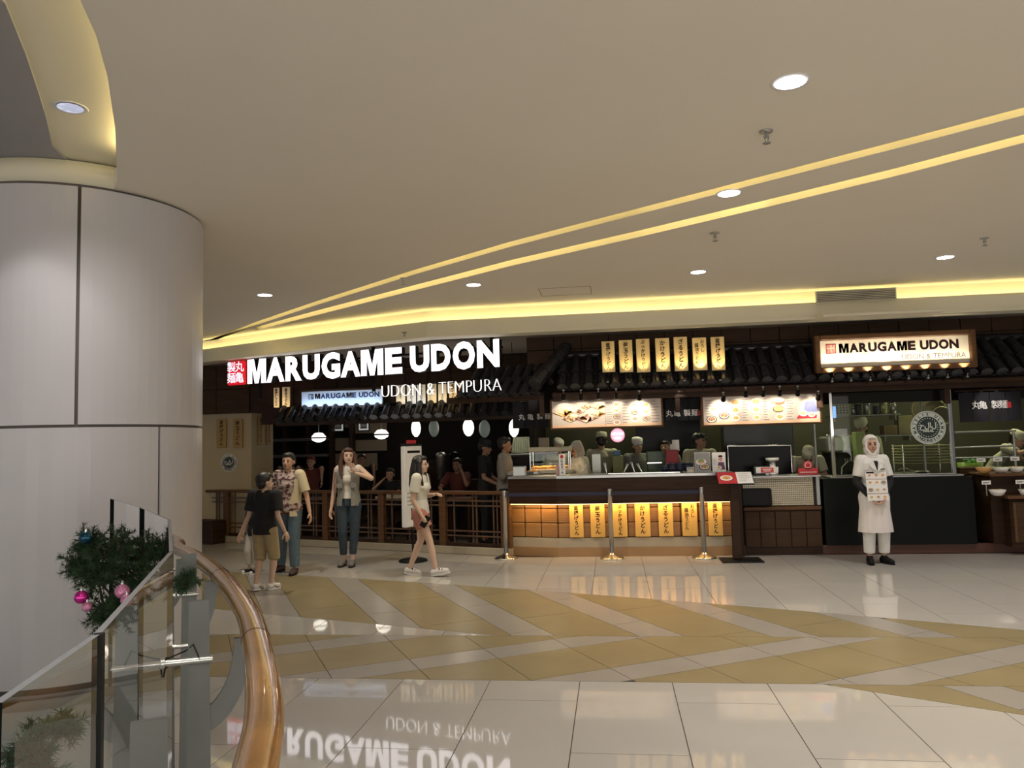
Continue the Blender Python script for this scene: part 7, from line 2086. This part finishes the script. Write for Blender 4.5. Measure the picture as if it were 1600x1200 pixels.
# ---- Christmas garland and baubles
needle = mat('dark pine needles', (.055, .125, .050), .6, noise=.5, nscale=40); twig = mat('brown twig', (.06, .035, .02), .8)
def at(px, py, D): return CAMP + ray(px, py) * D
def sprig(t, tw, p, d, L, rng, k=1.0):
    d = d.normalized(); tw.frus(p, p + d * L, .0028, .0012, 5)
    up = Vector((0, 0, 1)) if abs(d.z) < .9 else Vector((1, 0, 0)); ex = d.cross(up).normalized(); ey = d.cross(ex)
    for i in range(int(L / .0017 * k)):
        u = rng.random(); a = rng.random() * 2 * PI; r = ex * math.cos(a) + ey * math.sin(a)
        b = p + d * (L * (u * .95)); nd = (r * .8 + d * rng.uniform(.35, .8)).normalized(); ln = rng.uniform(.022, .036)
        sd = nd.cross(d).normalized() * .0016
        t.add([b - sd, b + sd, b + nd * ln], [(0, 1, 2)])
        sd2 = nd.cross(sd).normalized() * .0016
        t.add([b - sd2, b + sd2, b + nd * ln], [(0, 1, 2)])
def garland(name, label, cores, n, seed, group=None, LR=(.09, .16)):
    rng = random.Random(seed); c0 = at(*cores[0][:3]); o = thing(name, label, 'garland', c0, 0, 'pine garlands')
    t, tw = MB(), MB()
    ctr = sum((at(*c[:3]) for c in cores), Vector()) / len(cores)
    tw.tube([at(*c[:3]) for c in cores], .006, 6)
    for i in range(n):
        c = rng.choice(cores); q = at(*c[:3]); R0_ = c[3]
        v = Vector((rng.gauss(0, 1), rng.gauss(0, .8), rng.gauss(0, 1))).normalized()
        p = q + v * R0_ * rng.uniform(.15, .95) ** .6
        L = rng.uniform(*LR); d = (v * .75 + Vector((rng.gauss(0, .6), rng.gauss(0, .5), rng.gauss(0, .6)))).normalized()
        sprig(t, tw, p - d * L * .45, d, L, rng)
    t.build('needles', needle, o, True, kind='stuff'); tw.build('twigs', twig, o, True, kind='stuff')
    return o
garland('pine_garland', 'bushy green pine garland with baubles hanging beside the round column', [(225, 868, 3.75, .075), (190, 862, 3.7, .10), (160, 868, 3.65, .09), (215, 900, 3.7, .09), (180, 905, 3.65, .11), (150, 900, 3.62, .06), (185, 945, 3.6, .075), (165, 960, 3.6, .045), (140, 848, 3.65, .03), (120, 885, 3.65, .025)], 330, 3)
garland('pine_garland', 'thin green pine garland seen through the nearest glass panel at the floor side', [(15, 1190, 1.75, .035), (45, 1165, 1.8, .035), (80, 1140, 1.85, .03), (105, 1130, 1.9, .025), (60, 1190, 1.8, .03)], 55, 5, LR=(.05, .09))
garland('pine_garland', 'small tuft of pine garland tied to the steel post under the far handrail', [(290, 908, 2.98, .02), (283, 914, 2.98, .015), (298, 905, 2.98, .015)], 34, 6, LR=(.04, .07))
pinkm = mat('magenta bauble', (.75, .04, .38), .15, metal=.6); pinkl = mat('pink glitter bauble', (.75, .30, .50), .25, metal=.5, bump=.6, bscale=120); bluem = mat('petrol blue bauble', (.01, .07, .12), .15, metal=.5)
for (x, y, D, r, m, lab) in ((134, 840, 3.55, .029, bluem, 'petrol blue bauble at the top of the garland'), (127, 933, 3.5, .030, pinkm, 'shiny magenta bauble at the lower edge of the garland'), (136, 948, 3.45, .022, pinkl, 'small pink glitter bauble just under the magenta one'),
                             (191, 924, 3.45, .032, pinkl, 'pink bauble in the middle of the garland beside the glass edge'), (198, 938, 3.40, .026, pinkl, 'small pink glitter bauble overlapping the middle pink one')):
    p = at(x, y, D); o = thing('bauble', lab, 'bauble', p, 0, 'christmas baubles')
    t = MB(); t.ell((0, 0, 0), r, 24, 16); t.build('ball', m, o)
    t = MB(); t.frus((0, 0, r * .95), (0, 0, r * 1.22), r * .2, r * .2, 10); t.tube([(r * .12 * math.cos(a), 0, r * 1.35 + r * .14 * math.sin(a)) for a in [2 * PI * k / 10 for k in range(10)]], .0015, 4, closed=True); t.build('cap', M['chrome'], o)
